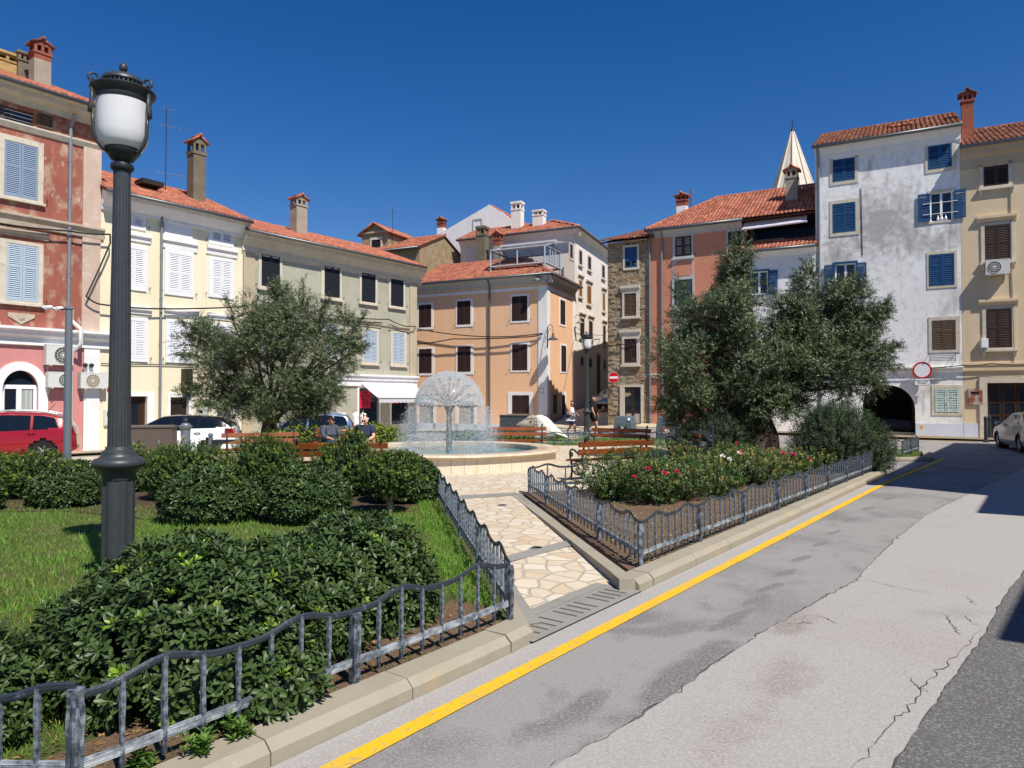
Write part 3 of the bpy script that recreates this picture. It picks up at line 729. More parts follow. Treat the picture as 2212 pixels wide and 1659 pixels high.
s_, z_ = roof_pt(ch, 424, 420, 2.2); chimney(ch.root, s_, 2.2, z_ - .2, .66, .62, 3.0, 'dark_chimney', label='tall slim grey chimney with tiled cap')
mb = MB(); s_, z_ = roof_pt(ch, 325, 397, 1.6); mb.box(s_ - .5, s_ + .5, 1.3, 2.1, z_ - .1, z_ + .12, ); part(mb, 'roof_hatch', 'dark_door', ch.root)
AN1 = ch.root.matrix_basis @ Vector((*[roof_pt(ch, 358, 388, 3.0)[0], 3.0], roof_pt(ch, 358, 388, 3.0)[1]))
antenna('roof_antenna', 'tall television mast with three side booms on the yellow house roof', AN1, 3.6, [(3.55, .6, 3), (2.7, 1.0, 6), (.3, 1.6, 8)], .6)

# ---- green house with the shop
P = lineA.P + lineA.a * (sB + .02)
gr = Building('green_house', 'grey green house with black upper shutters above a clothes shop', (P.x, P.y), AD, ZA); f = gr.f
W = sC - sB - .02
ztop = f.px(720, 545)[1]
sw1 = f.rect((775, 838, 818, 918)); sw2 = f.rect((845, 838, 882, 917))
sd = f.rect((700, 840, 745, 950))
hs = [(sw1[0], sw1[1], .75, sw1[3]), (sw2[0], sw2[1], .75, sw2[3])]
shell(gr, 0, W, ztop, 9, hs, 'green_plaster', 1.9, reveal=.2)
cornice(f, -.1, W + .4, ztop + .15, [(0, 0), (.66, 0), (.66, .12), (.52, .2), (.48, .36), (.3, .55), (.14, .7), (.1, .74), (.1, .98), (.04, 1.0), (.04, 1.1), (0, 1.12)], 'stone_trim')
ze = gable_roof(gr, 0, W, ztop + .24, 9, over=.75, tan=.36, side=.15)
for a, b_, z_ in ((0, .62, ztop), (W - .62, W, ztop)):
    mb = MB(); mb.box(a, b_, -.06, .01, -.6, z_ - .9); f.put(mb, 'pilaster', 'sand_pilaster')
for sh, su, hd in (((563.6, 550, 603.6, 620), (557, 543, 608.4, 625), (551, 533, 616, 543)), ((699.6, 575, 733, 642), (693, 569, 737, 646), (688, 559, 744, 569)), ((780, 591, 810, 653), (775.5, 586, 814, 656), (771, 576, 819, 586)), ((843, 604, 870.5, 662), (839, 599, 874, 665), (835, 590, 880, 599))):
    closed_window(f, sh, su, 'black_shutter', 'stone_trim', hd=hd, gap=.09)
for sh, su, hd in (((566, 690, 605, 760), (560, 684, 610, 766), (555, 672, 617, 683)), ((700, 703, 733, 772), (695, 697, 738, 777), (690, 686, 745, 697)), ((785, 714, 813, 782), (780, 709, 817, 786), (775, 694, 822, 706)), ((847, 720, 872, 784), (843, 716, 877, 790), (838, 703, 882, 715))):
    closed_window(f, sh, su, 'pale_blue_shutter', 'stone_trim', hd=hd, gap=.08, hm='cornice_stone')
zf0, zf1 = f.px(840, 836)[1], f.px(840, 811)[1]
cornice(f, 3.5, W, zf1, [(0, 0), (.3, 0), (.3, .1), (.22, .16), (.18, .34), (.1, .38), (.1, .68), (0, .7)], 'trim_white', name='shop_fascia')
mb = MB(); mb.box(3.5, W, -.05, .01, -.8, .72); f.put(mb, 'plinth', 'stone_trim')
for sw in (sw1, sw2): 
    r_ = (sw[0], sw[1], .75, sw[3]); wd = glazed_window(f, r_, (r_[0] - .12, r_[1] + .12, .66, r_[3] + .12), mullion=False, frame='zinc', depth=.16)
    wd.name = 'shop_window'
i = f.rect((780, 844, 803, 882)); mb = MB(); mb.box(i[0], i[1], .105, .112, i[2], i[3]); p1 = f.put(mb, 'sale_poster', 'poster_pink')
cxx = (i[0] + i[1]) / 2; hh = i[3] - i[2]; ww = i[1] - i[0]
text_obj('ANI', ww * .3, 'ink', p1, (cxx, .1, i[3] - hh * .12)); text_obj('POPUST', ww * .27, 'ink', p1, (cxx, .1, i[3] - hh * .33)); text_obj('70', ww * .72, 'ink', p1, (cxx - ww * .05, .1, i[2] + hh * .3), sx=.9); text_obj('%', ww * .3, 'ink', p1, (cxx + ww * .38, .1, i[2] + hh * .3))
i = f.rect((847, 853, 863, 872)); mb = MB(); mb.box(i[0], i[1], .105, .112, i[2], i[3]); p1 = f.put(mb, 'sale_poster', 'poster_pink')
cxx = (i[0] + i[1]) / 2; hh = i[3] - i[2]; ww = i[1] - i[0]
text_obj('OBLEKE', ww * .26, 'ink', p1, (cxx, .1, i[3] - hh * .25)); text_obj('MAJICE', ww * .26, 'ink', p1, (cxx, .1, i[2] + hh * .3))
# awning
sa0, sa1 = f.px(778, 826)[0], W - .3; za = f.px(800, 826)[1]; zb_ = za - .95; pj = 1.55
P_ = f.P + f.a * sa0 + Vector((0, 0, za)); aw = empty('shop_awning', P_, math.atan2(AD[1], AD[0])); tag(aw, 'white cloth awning with scalloped edge over the shop windows', 'awning')
L_ = sa1 - sa0; mb = MB(); nn = 40
def aw_pt(k, t): x = L_ * k / nn; return (x, -.05 - pj * t, (zb_ - za) * t - .05 * math.sin(math.pi * t))
for k in range(nn):
    for j in range(6): mb.quad(aw_pt(k, j / 6), aw_pt(k + 1, j / 6), aw_pt(k + 1, (j + 1) / 6), aw_pt(k, (j + 1) / 6))
mb.build('canopy', 'awning_cloth', aw, smooth=True)
mb = MB(); n2 = 80
for k in range(n2):
    sc_ = lambda q: -.22 - .04 * abs(math.sin(math.pi * q * 14 / n2))
    xa, xb = L_ * k / n2, L_ * (k + 1) / n2; mb.quad((xa, -.06 - pj, zb_ - za - .01), (xb, -.06 - pj, zb_ - za - .01), (xb, -.06 - pj, zb_ - za + sc_(k + 1)), (xa, -.06 - pj, zb_ - za + sc_(k)))
mb.build('valance', 'awning_cloth', aw)
mb = MB(); mb.tube([(0, -.05 - pj, zb_ - za), (L_, -.05 - pj, zb_ - za)], .035, 8)
for x in (.3, L_ - .3): mb.tube([(x, -.05, -.35), (x, -.05 - pj, zb_ - za)], .022, 6)
mb.build('awning_frame', 'zinc', aw)
s_, z_ = roof_pt(gr, 645, 500, 2.6); chimney(gr.root, s_, 2.6, z_ - .1, .74, .62, 2.1, 'grey_chimney', label='grey chimney with vent holes and gabled tile cap')

# ================================================================== PEACH HOUSE with the roof terrace
PD = Vector((.8988, -.4384)); SD = (.41, 1.0)
pc = Vector((2.36, 47.8)); LP = 10.7
P = pc - PD * LP
ph = Building('peach_house', 'peach corner house with white framed brown shutters and a glazed roof terrace', (P.x, P.y), PD, -.3); f = ph.f
ztop = f.px(1046, 605)[1]
side = ph.side(LP, SD); SLEN = 6.3
g1 = f.rect((1106.7, 854, 1143.5, 893.7)); dA = f.rect((903, 862, 936, 950)); dB = f.rect((989, 866, 1024, 950))
mb = MB(); hsx = [(dA[0], dA[1], -.3, dA[3]), (dB[0], dB[1], -.3, dB[3])]
wall_sheet(mb, 0, LP, -1.2, ztop, hsx, .25)
Mi = side.M
def sidew(p): q = Mi @ Vector(p); return tuple(q)
mb.quad(sidew((0, 0, -1.2)), sidew((SLEN, 0, -1.2)), sidew((SLEN, 0, ztop)), sidew((0, 0, ztop)))
mb.quad((0, 0, -1.2), (0, 8, -1.2), (0, 8, ztop), (0, 0, ztop))
mb.quad((0, 8, -1.2), sidew((SLEN, 0, -1.2)), sidew((SLEN, 0, ztop)), (0, 8, ztop))
f.put(mb, 'wall', 'peach_plaster')
cornice(f, 0, LP + .45, ztop + .05, COVE, 'grey_band'); 
mbc = MB(); mbc.prism([(-o, ztop + .05 - d) for o, d in COVE], 'x', -.45, SLEN); side.put(mbc, 'cornice', 'grey_band')
for fc, a, b_ in ((f, 0, LP - .01), (side, .0, SLEN)):
    mb = MB(); z1 = f.px(1046, 630)[1]; mb.box(a, b_, -.035, .0, z1 - .1, z1 + .1); fc.put(mb, 'string_course', 'trim_white')
    mb = MB(); mb.box(a, b_, -.04, .0, -.8, .42); fc.put(mb, 'plinth', 'blue_plinth')
zc_ = f.px(1100, 622)[1]
mb = MB(); mb.box(LP - .62, LP + .04, -.05, .0, .4, zc_); f.put(mb, 'pilaster', 'trim_white')
mb = MB(); mb.box(-.045, .5, -.05, .0, .4, zc_); side.put(mb, 'pilaster', 'trim_white')
mb = MB(); mb.box(SLEN - .5, SLEN + .02, -.06, .0, .0, zc_); side.put(mb, 'pilaster', 'trim_white')
BR = 'brown_shutter'
for sh, su in (((905.6, 658.6, 932, 707), (901.5, 653, 936, 712)), ((988, 650.6, 1016.8, 701), (984.8, 646, 1021.5, 706)), ((1106, 640, 1139.5, 693), (1103.3, 635.6, 1143.5, 697)),
               ((905.6, 754, 933, 806), (902, 750, 938, 811)), ((989, 749, 1017, 803), (985.3, 745.7, 1022.6, 809)), ((1106.7, 744, 1139.5, 800), (1103.3, 739, 1144, 803.6)), ((1106.7, 854, 1143.5, 893.7), (1097, 846.7, 1150.7, 894))):
    closed_window(f, sh, su, BR, 'trim_white', th=.035, sill=False, hooks=sh[1] < 820, rails=(0, .99), gap=.07)
for sh, su in (((1209.6, 649, 1220, 701), (1208, 645, 1222, 705)), ((1211.5, 747, 1222, 803), (1210, 743, 1224, 806)), ((1213.3, 854, 1219.5, 899), (1211.5, 847, 1222, 902))):
    closed_window(side, sh, su, BR, 'trim_white', th=.035, sill=False, hooks=False, rails=(0, .99), gap=.07)
for d in (dA, dB):
    mb = MB(); surround(mb, (d[0] - .22, d[1] + .22, -.8, d[3] + .25), (d[0], d[1], -.8, d[3]), .04, False); dd = f.put(mb, 'door', 'trim_white')
    mb = MB(); mb.box(d[0], d[1], .16, .2, -.8, d[3])
    for k in range(5): mb.box(d[0] + .08, d[1] - .08, .145, .16, -.4 + k * .55, -.4 + k * .55 + .45)
    mb.build('door_leaf', 'door_panel_grey', dd)
# hipped roof: front and side slopes
zr = ztop + .03; tn = .48; ov = .55
rf = tile_slope('roof', ph.root, -.1, LP + ov, -ov, zr, 4.2, tn, keep=lambda x, y: x < LP + ov + .05 - y * .92)
deck(rf, [(-.1, -ov + .04, zr - .04), (LP + ov - .04, -ov + .04, zr - .04), (LP + ov - 3.9, -ov + 4.2, zr - .04 + 4.2 * tn), (-.1, -ov + 4.2, zr - .04 + 4.2 * tn)])
r2 = tile_slope('roof', ph.root, -ov, SLEN, -ov, zr, 4.0, tn, m='old_tile', M=side.M, keep=lambda x, y: x > -ov - .05 + y * 1.05)
dk = [(-ov + .04, -ov + .04, zr - .05), (SLEN, -ov + .04, zr - .05), (SLEN, -ov + 4.0, zr - .05 + 4 * tn), (-ov + 4.2, -ov + 4.0, zr - .05 + 4 * tn)]
deck(r2, [sidew(p) for p in dk])
ridge_tiles(rf, (-.1, -ov + 4.2, zr + 4.2 * tn + .02), (LP + ov - 3.9, -ov + 4.2, zr + 4.2 * tn + .02))
mb = MB(); mb.add([(-.1, -ov + 4.2, zr + 4.2 * tn - .05), (LP + ov - 3.9, -ov + 4.2, zr + 4.2 * tn - .05), (LP - 1, 8.2, zr), (-.1, 8.2, zr)], [(0, 1, 2, 3)]); part(mb, 'roof_back', 'roof_deck', ph.root)
mb = MB(); mb.tube([(-.1, -ov - .05, zr - .03), (LP + ov + .05, -ov - .05, zr - .03)], .075, 10)
q0 = sidew((-ov - .05, -ov - .05, zr - .03)); q1 = sidew((SLEN, -ov - .05, zr - .03)); mb.tube([q0, q1], .075, 10); part(mb, 'gutter', 'gutter_metal', ph.root, smooth=True)
pipe(f, 1057, 612, 925, m='gutter_metal', r=.07)
# glazed terrace on the roof
mb = MB(); gl = MB(); rf_ = MB()
tx0, tx1 = f.px(1066, 600, 1.2)[0], f.px(1182, 585, 1.2)[0]; ty0, ty1 = .75, 3.6; tz0 = f.px(1120, 572, .75)[1]; tz1 = f.px(1120, 536, .75)[1]; tp = tz1 + .42
def bar(a, b_, r=.05): mb.tube([a, b_], r, 4)
ym = (ty0 + ty1) / 2
C_ = [(tx0, ty0), (tx1, ty0), (tx1, ty1), (tx0, ty1)]
for (x, y) in C_: bar((x, y, tz0 - .4), (x, y, tz1), .07)
for a in range(4): bar((*C_[a], tz1), (*C_[(a + 1) % 4], tz1), .08); bar((*C_[a], tz0), (*C_[(a + 1) % 4], tz0), .08)
bar((tx0, ym, tp), (tx1, ym, tp), .06)
for x in (tx0, tx1): bar((x, ty0, tz1), (x, ym, tp), .06); bar((x, ty1, tz1), (x, ym, tp), .06); bar((x, ym, tz0), (x, ym, tp), .04)
for k in (1, 2, 3):
    x = tx0 + (tx1 - tx0) * k / 4; bar((x, ty0, tz1), (x, ym, tp), .03); bar((x, ty1, tz1), (x, ym, tp), .03)
bar(((tx0 + tx1) / 2, ty0, tz0), ((tx0 + tx1) / 2, ty0, tz1), .06)
for k in (1, 2): y = ty0 + (ty1 - ty0) * k / 3; bar((tx1, y, tz0), (tx1, y, tz1), .05)
tf_ = part(mb, 'roof_terrace', 'aluminium', ph.root)
for a, b_ in (((tx0, ym, tp), ty0), ((tx0, ym, tp), ty1)): gl.quad((tx0, b_, tz1), (tx1, b_, tz1), (tx1, ym, tp), (tx0, ym, tp))
gl.quad((tx0, ty0, tz0), (tx1, ty0, tz0), (tx1, ty0, tz1), (tx0, ty0, tz1)); gl.quad((tx1, ty0, tz0), (tx1, ty1, tz0), (tx1, ty1, tz1), (tx1, ty0, tz1)); gl.add([(tx1, ty0, tz1), (tx1, ty1, tz1), (tx1, ym, tp)], [(0, 1, 2)])
tg = D.materials.new('terrace_glass'); tg.use_nodes = True; nt = tg.node_tree
gb = nd(nt, 'ShaderNodeBsdfGlossy'); gb.inputs['Roughness'].default_value = .03; tb = nd(nt, 'ShaderNodeBsdfTransparent'); tb.inputs[0].default_value = (.78, .84, .86, 1); fr_ = nd(nt, 'ShaderNodeFresnel'); ms = nd(nt, 'ShaderNodeMixShader')
nt.links.new(fr_.outputs[0], ms.inputs[0]); nt.links.new(tb.outputs[0], ms.inputs[1]); nt.links.new(gb.outputs[0], ms.inputs[2]); nt.links.new(ms.outputs[0], nt.nodes['Material Output'].inputs['Surface']); MATS['terrace_glass'] = tg
gl.build('pane', 'terrace_glass', tf_)
rf_.box(tx0 + .2, tx1 + .35, ym - .3, ym - .1, tp + .05, tp + .2); rf_.add([(tx0 + .2, ym - .1, tp + .15), (tx1 + .3, ym - .1, tp + .15), (tx1 + .3, ty1 + .8, tp + .5), (tx0 + .2, ty1 + .8, tp + .5)], [(0, 1, 2, 3)])
rf_.build('terrace_blind', 'awning_cloth', tf_)
s_, z_ = f.px(1042, 548, 4.4); chimney(ph.root, s_, 4.4, z_ - .6, .76, .7, 2.7, 'dark_chimney', style='slab', label='dark stone chimney with slab and stone knob')
s_, z_ = f.px(1076, 545, 4.2); chimney(ph.root, s_, 4.2, z_ - .6, .55, .5, 2.1, 'grey_chimney', top='brick', tk=.5, label='red brick chimney beside the dark one')

# ================================================================== HOUSES BEHIND
sc_ = Vector(SD).normalized(); PE = pc + sc_ * 6.35
P = PE - PD * 10
wh = Building('tall_white_house', 'tall white house rising behind the peach house along the alley', (P.x + .0, P.y), PD, -.2); f = wh.f
ztop = f.px(1160, 505)[1]
mb = MB(); wall_sheet(mb, 0, 10, -1, ztop); mb.quad((0, 0, -1), (0, 9, -1), (0, 9, ztop), (0, 0, ztop)); f.put(mb, 'wall', 'offwhite_house')
sd_ = wh.side(10, SD)
mb = MB(); SL = 16; mb.quad((0, 0, -1), (SL, 0, -1), (SL, 0, ztop), (0, 0, ztop)); sd_.put(mb, 'side_wall', 'offwhite_house')
mbc = MB(); mbc.prism([(-o, ztop + .05 - d) for o, d in COVE], 'x', -.4, SL); sd_.put(mbc, 'cornice', 'offwhite_house'); cornice(f, 0, 10.45, ztop + .05, COVE, 'offwhite_house')
r1 = tile_slope('roof', wh.root, -.1, 10.5, -.5, ztop + .08, 3.0, .45, keep=lambda x, y: x < 10.55 - y)
deck(r1, [(-.1, -.46, ztop + .04), (10.46, -.46, ztop + .04), (7.5, 2.5, ztop + .04 + 3 * .45), (-.1, 2.5, ztop + .04 + 3 * .45)])
r2 = tile_slope('roof', wh.root, -.5, SL, -.5, ztop + .08, 3.0, .45, M=sd_.M, keep=lambda x, y: x > -.55 + y)
deck(r2, [tuple(sd_.M @ Vector(p)) for p in ((-.46, -.46, ztop + .03), (SL, -.46, ztop + .03), (SL, 2.5, ztop + .03 + 3 * .45), (2.5, 2.5, ztop + .03 + 3 * .45))])
mb = MB(); mb.tube([(-.1, -.56, ztop + .06), (10.56, -.56, ztop + .06)], .08, 8); mb.tube([sd_.M @ Vector((-.55, -.56, ztop + .06)), sd_.M @ Vector((SL, -.56, ztop + .06))], .08, 8); part(mb, 'gutter', 'gutter_metal', wh.root)
for sh in ((1230, 528, 1236, 558), (1250, 542, 1256, 571), (1269, 555, 1275.5, 582), (1299.5, 574, 1305, 600)): closed_window(sd_, sh, (sh[0] - 1, sh[1] - 3, sh[2] + 1, sh[3] + 3), BR, 'stone_trim', hooks=False, gap=.1)
for sh in ((1250, 606, 1256, 640), (1267.5, 618.6, 1275.5, 656), (1301, 634, 1305.6, 671)):
    closed_window(sd_, sh, (sh[0] - 1, sh[1] - 3, sh[2] + 1, sh[3] + 3), 'orange_shutter', 'stone_trim', hooks=False, gap=.1, hd=(sh[0] - 2.5, sh[1] - 12, sh[2] + 3, sh[1] - 5))
for sh in ((1252, 688, 1261, 728), (1271, 694, 1279, 731), (1301.5, 704, 1307, 744)): closed_window(sd_, sh, (sh[0] - 1, sh[1] - 3, sh[2] + 1, sh[3] + 3), BR, 'stone_trim', hooks=False, gap=.1, hd=(sh[0] - 2, sh[1] - 12, sh[2] + 3, sh[1] - 5))
for sh in ((1253, 772, 1259, 789), (1271, 775, 1277, 792), (1303, 780, 1307, 796), (1288, 766, 1295, 860)): closed_window(sd_, sh, (sh[0] - 1, sh[1] - 3, sh[2] + 1, sh[3] + 3), 'dark_door', 'stone_trim', hooks=False, sill=False, gap=.1)
for u, v0, v1, w_ in ((1118, 504, 437, .86), (1165, 500, 455, .9)):
    s_, z0_ = f.px(u, v0, 1.6); z1_ = f.px(u, v1, 1.6)[1]; chimney(wh.root, s_, 1.6, z0_, w_, .66, z1_ - z0_, 'offwhite_house', style='slab', label='plain white chimney, tall one' if u < 1150 else 'plain white chimney, short one')
# white gable
pg = at_y(1057, 442, 60); ang = math.atan2(PD.y, PD.x)
L_ = at_y(934, 512, 61.5); r_ = at_y(1102, 472.5, 59.5)
gh_ = Building('white_gable_house', 'white gable end with a walled up window above the other roofs', (pg.x, pg.y), PD, 0, 'house'); f = gh_.f
a0, z0_ = f.px(925, 519); a1, z1_ = f.px(1125, 490); ap_ = f.px(1057, 442)[1]
mb = MB(); poly = [(a0, 2), (a1, 2), (a1, z1_), (f.px(1083, 457)[0], f.px(1083, 457)[1]), (f.px(1074, 453)[0], f.px(1074, 453)[1]), (0, ap_), (a0, z0_)]; mb.prism(poly, 'y', 0, 10); f.put(mb, 'wall', 'white_plaster')
mb = MB()
for p, q in (((a0, z0_), (0, ap_)), ((0, ap_), (f.px(1074, 453)[0], f.px(1074, 453)[1])), ((f.px(1083, 457)[0], f.px(1083, 457)[1]), (a1, z1_))):
    n_ = int((Vector(q) - Vector(p)).length / .3)
    for k in range(n_):
        mb.rv = random.random(); c_ = Vector(p).lerp(Vector(q), (k + .5) / n_); mb.tube([(c_.x, .12, c_.y + .02), (c_.x, 10, c_.y + .02)], .13, 6, flat=.5)
f.put(mb, 'roof', 'tile', smooth=True)
i = f.rect((1024, 475, 1040, 501)); mb = MB(); surround(mb, (i[0] - .12, i[1] + .12, i[2] - .1, i[3] + .12), i, .05); f.put(mb, 'window', 'grey_band', label='walled up window in a grey frame')
s_, z_ = f.px(954, 504, .6); zt_ = f.px(954, 470, .6)[1]; chimney(gh_.root, s_, .6, z_ - .4, .64, .55, zt_ - z_ + .3, 'white_plaster', top='brick', tk=.5, label='brick topped chimney on the white gable')
# old tan house with dormer
rp = at_y(959, 512, 57); n_ = Vector((-PD.y, PD.x)); P0 = Vector((rp.x, rp.y)) - n_ * 3.5
oh = Building('old_tan_house', 'old tan house with a pedimented dormer behind the green house', (P0.x, P0.y), PD, 0); f = oh.f
er = 3.5 * .42; zt_ = rp.z - er
shell(oh, -13, 0, zt_, 7, (), 'tan_old', er, zb=-1)
gable_roof(oh, -13, 0, zt_, 7, over=.4, tan=.42, side=.12)
ds0, dz0 = f.px(782, 555, .6); ds1, _ = f.px(838, 555, .6); dzt = f.px(812, 503, .6)[1]; dpk = f.px(810, 482, .6)[1]
mb = MB(); poly = [(ds0, dz0 - .8), (ds1, dz0 - .8), (ds1, dzt), ((ds0 + ds1) / 2, dpk - .1), (ds0, dzt)]; mb.prism(poly, 'y', .6, 5.5); dm = part(mb, 'dormer', 'tan_old', oh.root)
for sg_, xe in ((-1, ds0 - .3), (1, ds1 + .3)):
    mb = MB(); xm = (ds0 + ds1) / 2; zl = dzt - .12
    for k in range(24):
        y_ = .3 + 5.2 * (k + .5) / 24; mb.rv = random.random(); mb.tube([(xm, y_, dpk), (xe, y_, zl)], .14, 6, flat=.5)
    mb.build('dormer_roof', 'tile', dm, smooth=True)
mb = MB(); w0, w1, z0_, z1_ = f.rect((815 - 12, 518, 815 + 12, 543), .6); w0, w1, z0_, z1_ = f.rect((803, 518, 823, 545), .6)
surround(mb, (w0 - .14, w1 + .14, z0_, z1_ + .2), (w0, w1, z0_, z1_), .05 - .6 + .6); 
mb.mi = 1; backing(mb, (w0, w1, z0_, z1_), -.01)
ww_ = mb.build('window', ['stone_trim', 'gap_shade'], dm); ww_.location = (0, .59, 0)
mb = MB(); mb.prism([(ds0 - .15, dzt - .02), (ds1 + .15, dzt - .02), (ds1 + .15, dzt + .1), (ds0 - .15, dzt + .1)], 'y', .45, .62); mb.build('pediment', 'cornice_stone', dm)
antenna('roof_antenna', 'thin bent mast beside the old dormer window', oh.root.matrix_basis @ Vector((f.px(848, 540, 1.0)[0], 1.0, f.px(848, 540, 1.0)[1])), f.px(848, 448, 1.0)[1] - f.px(848, 540, 1.0)[1], [(f.px(848, 450, 1.0)[1] - f.px(848, 540, 1.0)[1], .9, 3)], .3)
# ================================================================== RIGHT SIDE OF THE SQUARE
WD = (.8764, -.4815); WP = Vector((19.76, 33.9))
lineW = Face(None, WP, WD, 0)
def pt_on(face, u): s = face.px(u, 760)[0]; p = face.P + face.a * s; return Vector((p.x, p.y))
pl, pr = pt_on(lineW, 1764), pt_on(lineW, 2079)
# ---- tall white stained house with the archway
wt = Building('stained_white_house', 'tall white house with weather stained plaster, blue shutters and an archway', (pl.x, pl.y), WD, -.1); f = wt.f
W = (pr - pl).length; ztop = f.px(1900, 302)[1]
ar = f.rect((1862, 832, 1977, 930)); ar = (ar[0], ar[1], -.6, ar[3]); zsp = f.px(1976, 884)[1]
hD = f.rect((2009, 414, 2058, 477.6)); hE = f.rect((1804, 569, 1849, 626))
mb = MB(); wall_sheet(mb, 0, W, -1, ztop, [ar, hD, hE], .18)
cx, rr = (ar[0] + ar[1]) / 2, (ar[1] - ar[0]) / 2; ap = archpts(cx, rr, zsp, ar[3] - zsp)
for k in range(len(ap) - 1):
    (xa, za_), (xb, zb2) = ap[k], ap[k + 1]; mb.quad((xa, 0, za_), (xb, 0, zb2), (xb, 0, ar[3]), (xa, 0, ar[3])); mb.quad((xa, 0, za_), (xa, .5, za_), (xb, .5, zb2), (xb, 0, zb2))
for x in (0, W): mb.add([(x, 0, -1), (x, 9, -1), (x, 9, ztop), (x, 4.5, ztop + 2.1), (x, 0, ztop)], [(0, 1, 2, 3, 4)])
mb.quad((0, 9, 3.6), (W, 9, 3.6), (W, 9, ztop), (0, 9, ztop))
f.put(mb, 'wall', 'stained_white')
mb = MB()  # the vaulted passage
mb.quad((ar[0], .5, -1), (ar[0], 9, -1), (ar[0], 9, 4), (ar[0], .5, 4)); mb.quad((ar[1], .5, -1), (ar[1], 9, -1), (ar[1], 9, 4), (ar[1], .5, 4)); mb.quad((ar[0], .5, ar[3] + .05), (ar[1], .5, ar[3] + .05), (ar[1], 9, ar[3] + .05), (ar[0], 9, ar[3] + .05))
mb.quad((-2, 14, -1), (W, 14, -1), (W, 14, 8), (-2, 14, 8)); mb.quad((ar[1] + .6, 9, -1), (ar[1] + .6, 14, -1), (ar[1] + .6, 14, 8), (ar[1] + .6, 9, 8))
mb.box(ar[1] - .12, ar[1] + .0, 2, 2.4, -1, 3.2); mb.box(ar[1] - .12, ar[1] + .0, 5, 5.4, -1, 3.2)
f.put(mb, 'passage', 'dark_passage')
zb0 = f.px(2000, 797)[1]
cornice(f, 0, W + .02, zb0 + .1, [(0, 0), (.14, .0), (.16, .06), (.1, .12), (.08, .22), (0, .26)], 'white_plaster', 'string_course')
zpl = f.px(2020, 915)[1]
mb = MB(); mb.box(ar[1] + .02, W + .0, -.035, .0, -.8, zpl); f.put(mb, 'plinth', 'blue_plinth')
cornice(f, 0, W + .05, ztop + .05, [(0, 0), (.3, 0), (.28, .1), (.16, .28), (.08, .4), (.07, .62), (.03, .64), (.03, .74), (0, .76)], 'white_plaster')
ze = gable_roof(wt, 0, W, ztop + .1, 9, over=.36, tan=.44, m='old_tile', side=.1)
B = 'blue_shutter'; ST = 'stone_trim'
for sh, su, m in (((1799, 342.6, 1846.7, 390), (1792, 340, 1854, 398), B), ((2005, 312.6, 2056, 363), (1998, 310, 2065, 371), B), ((1799, 438.6, 1848, 501), (1792.5, 431, 1856.5, 509), B), ((2007, 548.6, 2061.7, 616), (2002.5, 543, 2068, 622), B),
                  ((2014, 691.6, 2064.7, 754.6), (2006, 683.6, 2074, 761.4), 'old_brown_shutter'), ((2019.7, 839.5, 2071, 890.5), (2012.7, 832, 2079, 897), 'worn_mint_shutter')):
    closed_window(f, sh, su, m, ST, th=.03, sill=False, hooks=False, rails=(0, .62), gap=.08, label='weathered mint shutters at street level' if 'mint' in m else None)
for hole, lf, rt, tp in ((hD, (1983, 420, 2009, 479), (2059.7, 410, 2086, 471), (2004, 404, 2064, 412)), (hE, (1780.7, 573, 1804, 626), (1849.7, 567.6, 1871.7, 622.6), (1795, 560, 1855, 567))):
    wd = glazed_window(f, hole, (hole[0] - .09, hole[1] + .09, hole[2] - .08, hole[3] + .1), frame='pvc', trim=B if hole is hE else ST, th=.03, depth=.16)
    for r_ in (lf, rt): q = f.rect(r_); open_leaf(f, wd, q, B, y=-.05)
    if hole is hD:
        g = MB()
        for zz in (.25, .62): z_ = hole[2] + (hole[3] - hole[2]) * zz; g.tube([(hole[0] - .3, -.1, z_), (hole[1] + .2, -.1, z_)], .016, 5)
        g.build('window_bar', 'pipe_white', wd)
        for k in range(3):
            g = MB(); g.lathe([(.05, 0), (.055, .15), (.02, .22), (.02, .3)], 8, c=(hole[1] - .6 + .16 * k, .05, hole[2] + .001)); bt = g.build('bottle', 'pvc', wd)
mb = MB()
q = f.rect((2008, 763, 2063, 780))
for k in range(5): mb.tube([(q[0], -.42 + .02 * k, q[2] + .3 - .07 * k), (q[1], -.42 + .02 * k, q[2] + .3 - .07 * k)], .014, 5)
for x in (q[0], q[1]): mb.tube([(x, 0, q[2] + .36), (x, -.46, q[2] + .34), (x, -.3, q[2] - .02), (x, 0, q[2])], .014, 5)
f.put(mb, 'drying_rack', 'zinc')
mb = MB(); mb.tube([(.13, -.32, ztop + .05), (.16, -.1, ztop - .55), (.16, -.1, -.2)], .07, 9); f.put(mb, 'downpipe', 'pipe_grey', auto=40)
mb = MB(); s_, z0_ = f.px(1861, 500); z1_ = f.px(1861, 405)[1]; mb.tube([(s_, -.03, z1_), (s_ + .03, -.02, z0_ - 1.2)], .016, 5); f.put(mb, 'wall_cable', 'black_cable')
s_, z_ = f.px(2090, 275, 1.5); zt_ = f.px(2090, 203, 1.5)[1]; chimney(wt.root, s_, 1.5, z_ - .1, .5, .46, zt_ - z_ + .15, 'brick', 'old_tile', label='red brick chimney with open arched top and tile cap')
s_, z_ = f.px(1952, 280, 1.8); mb = MB(); 
for k in range(4): mb.rv = random.random(); mb.tube([(s_ - .5 + .26 * k, 1.3, z_ + .1), (s_ - .5 + .26 * k, 2.6, z_ + .35)], .13, 8, flat=.6)
part(mb, 'vent_tile', 'tile', wt.root, smooth=True)
yp = wall_box(f, f.rect((1986, 917, 1995, 928)), 'gas_plate', 'small yellow plate on the pale blue plinth by the archway', 'sign', 'yellow_plate', .03)
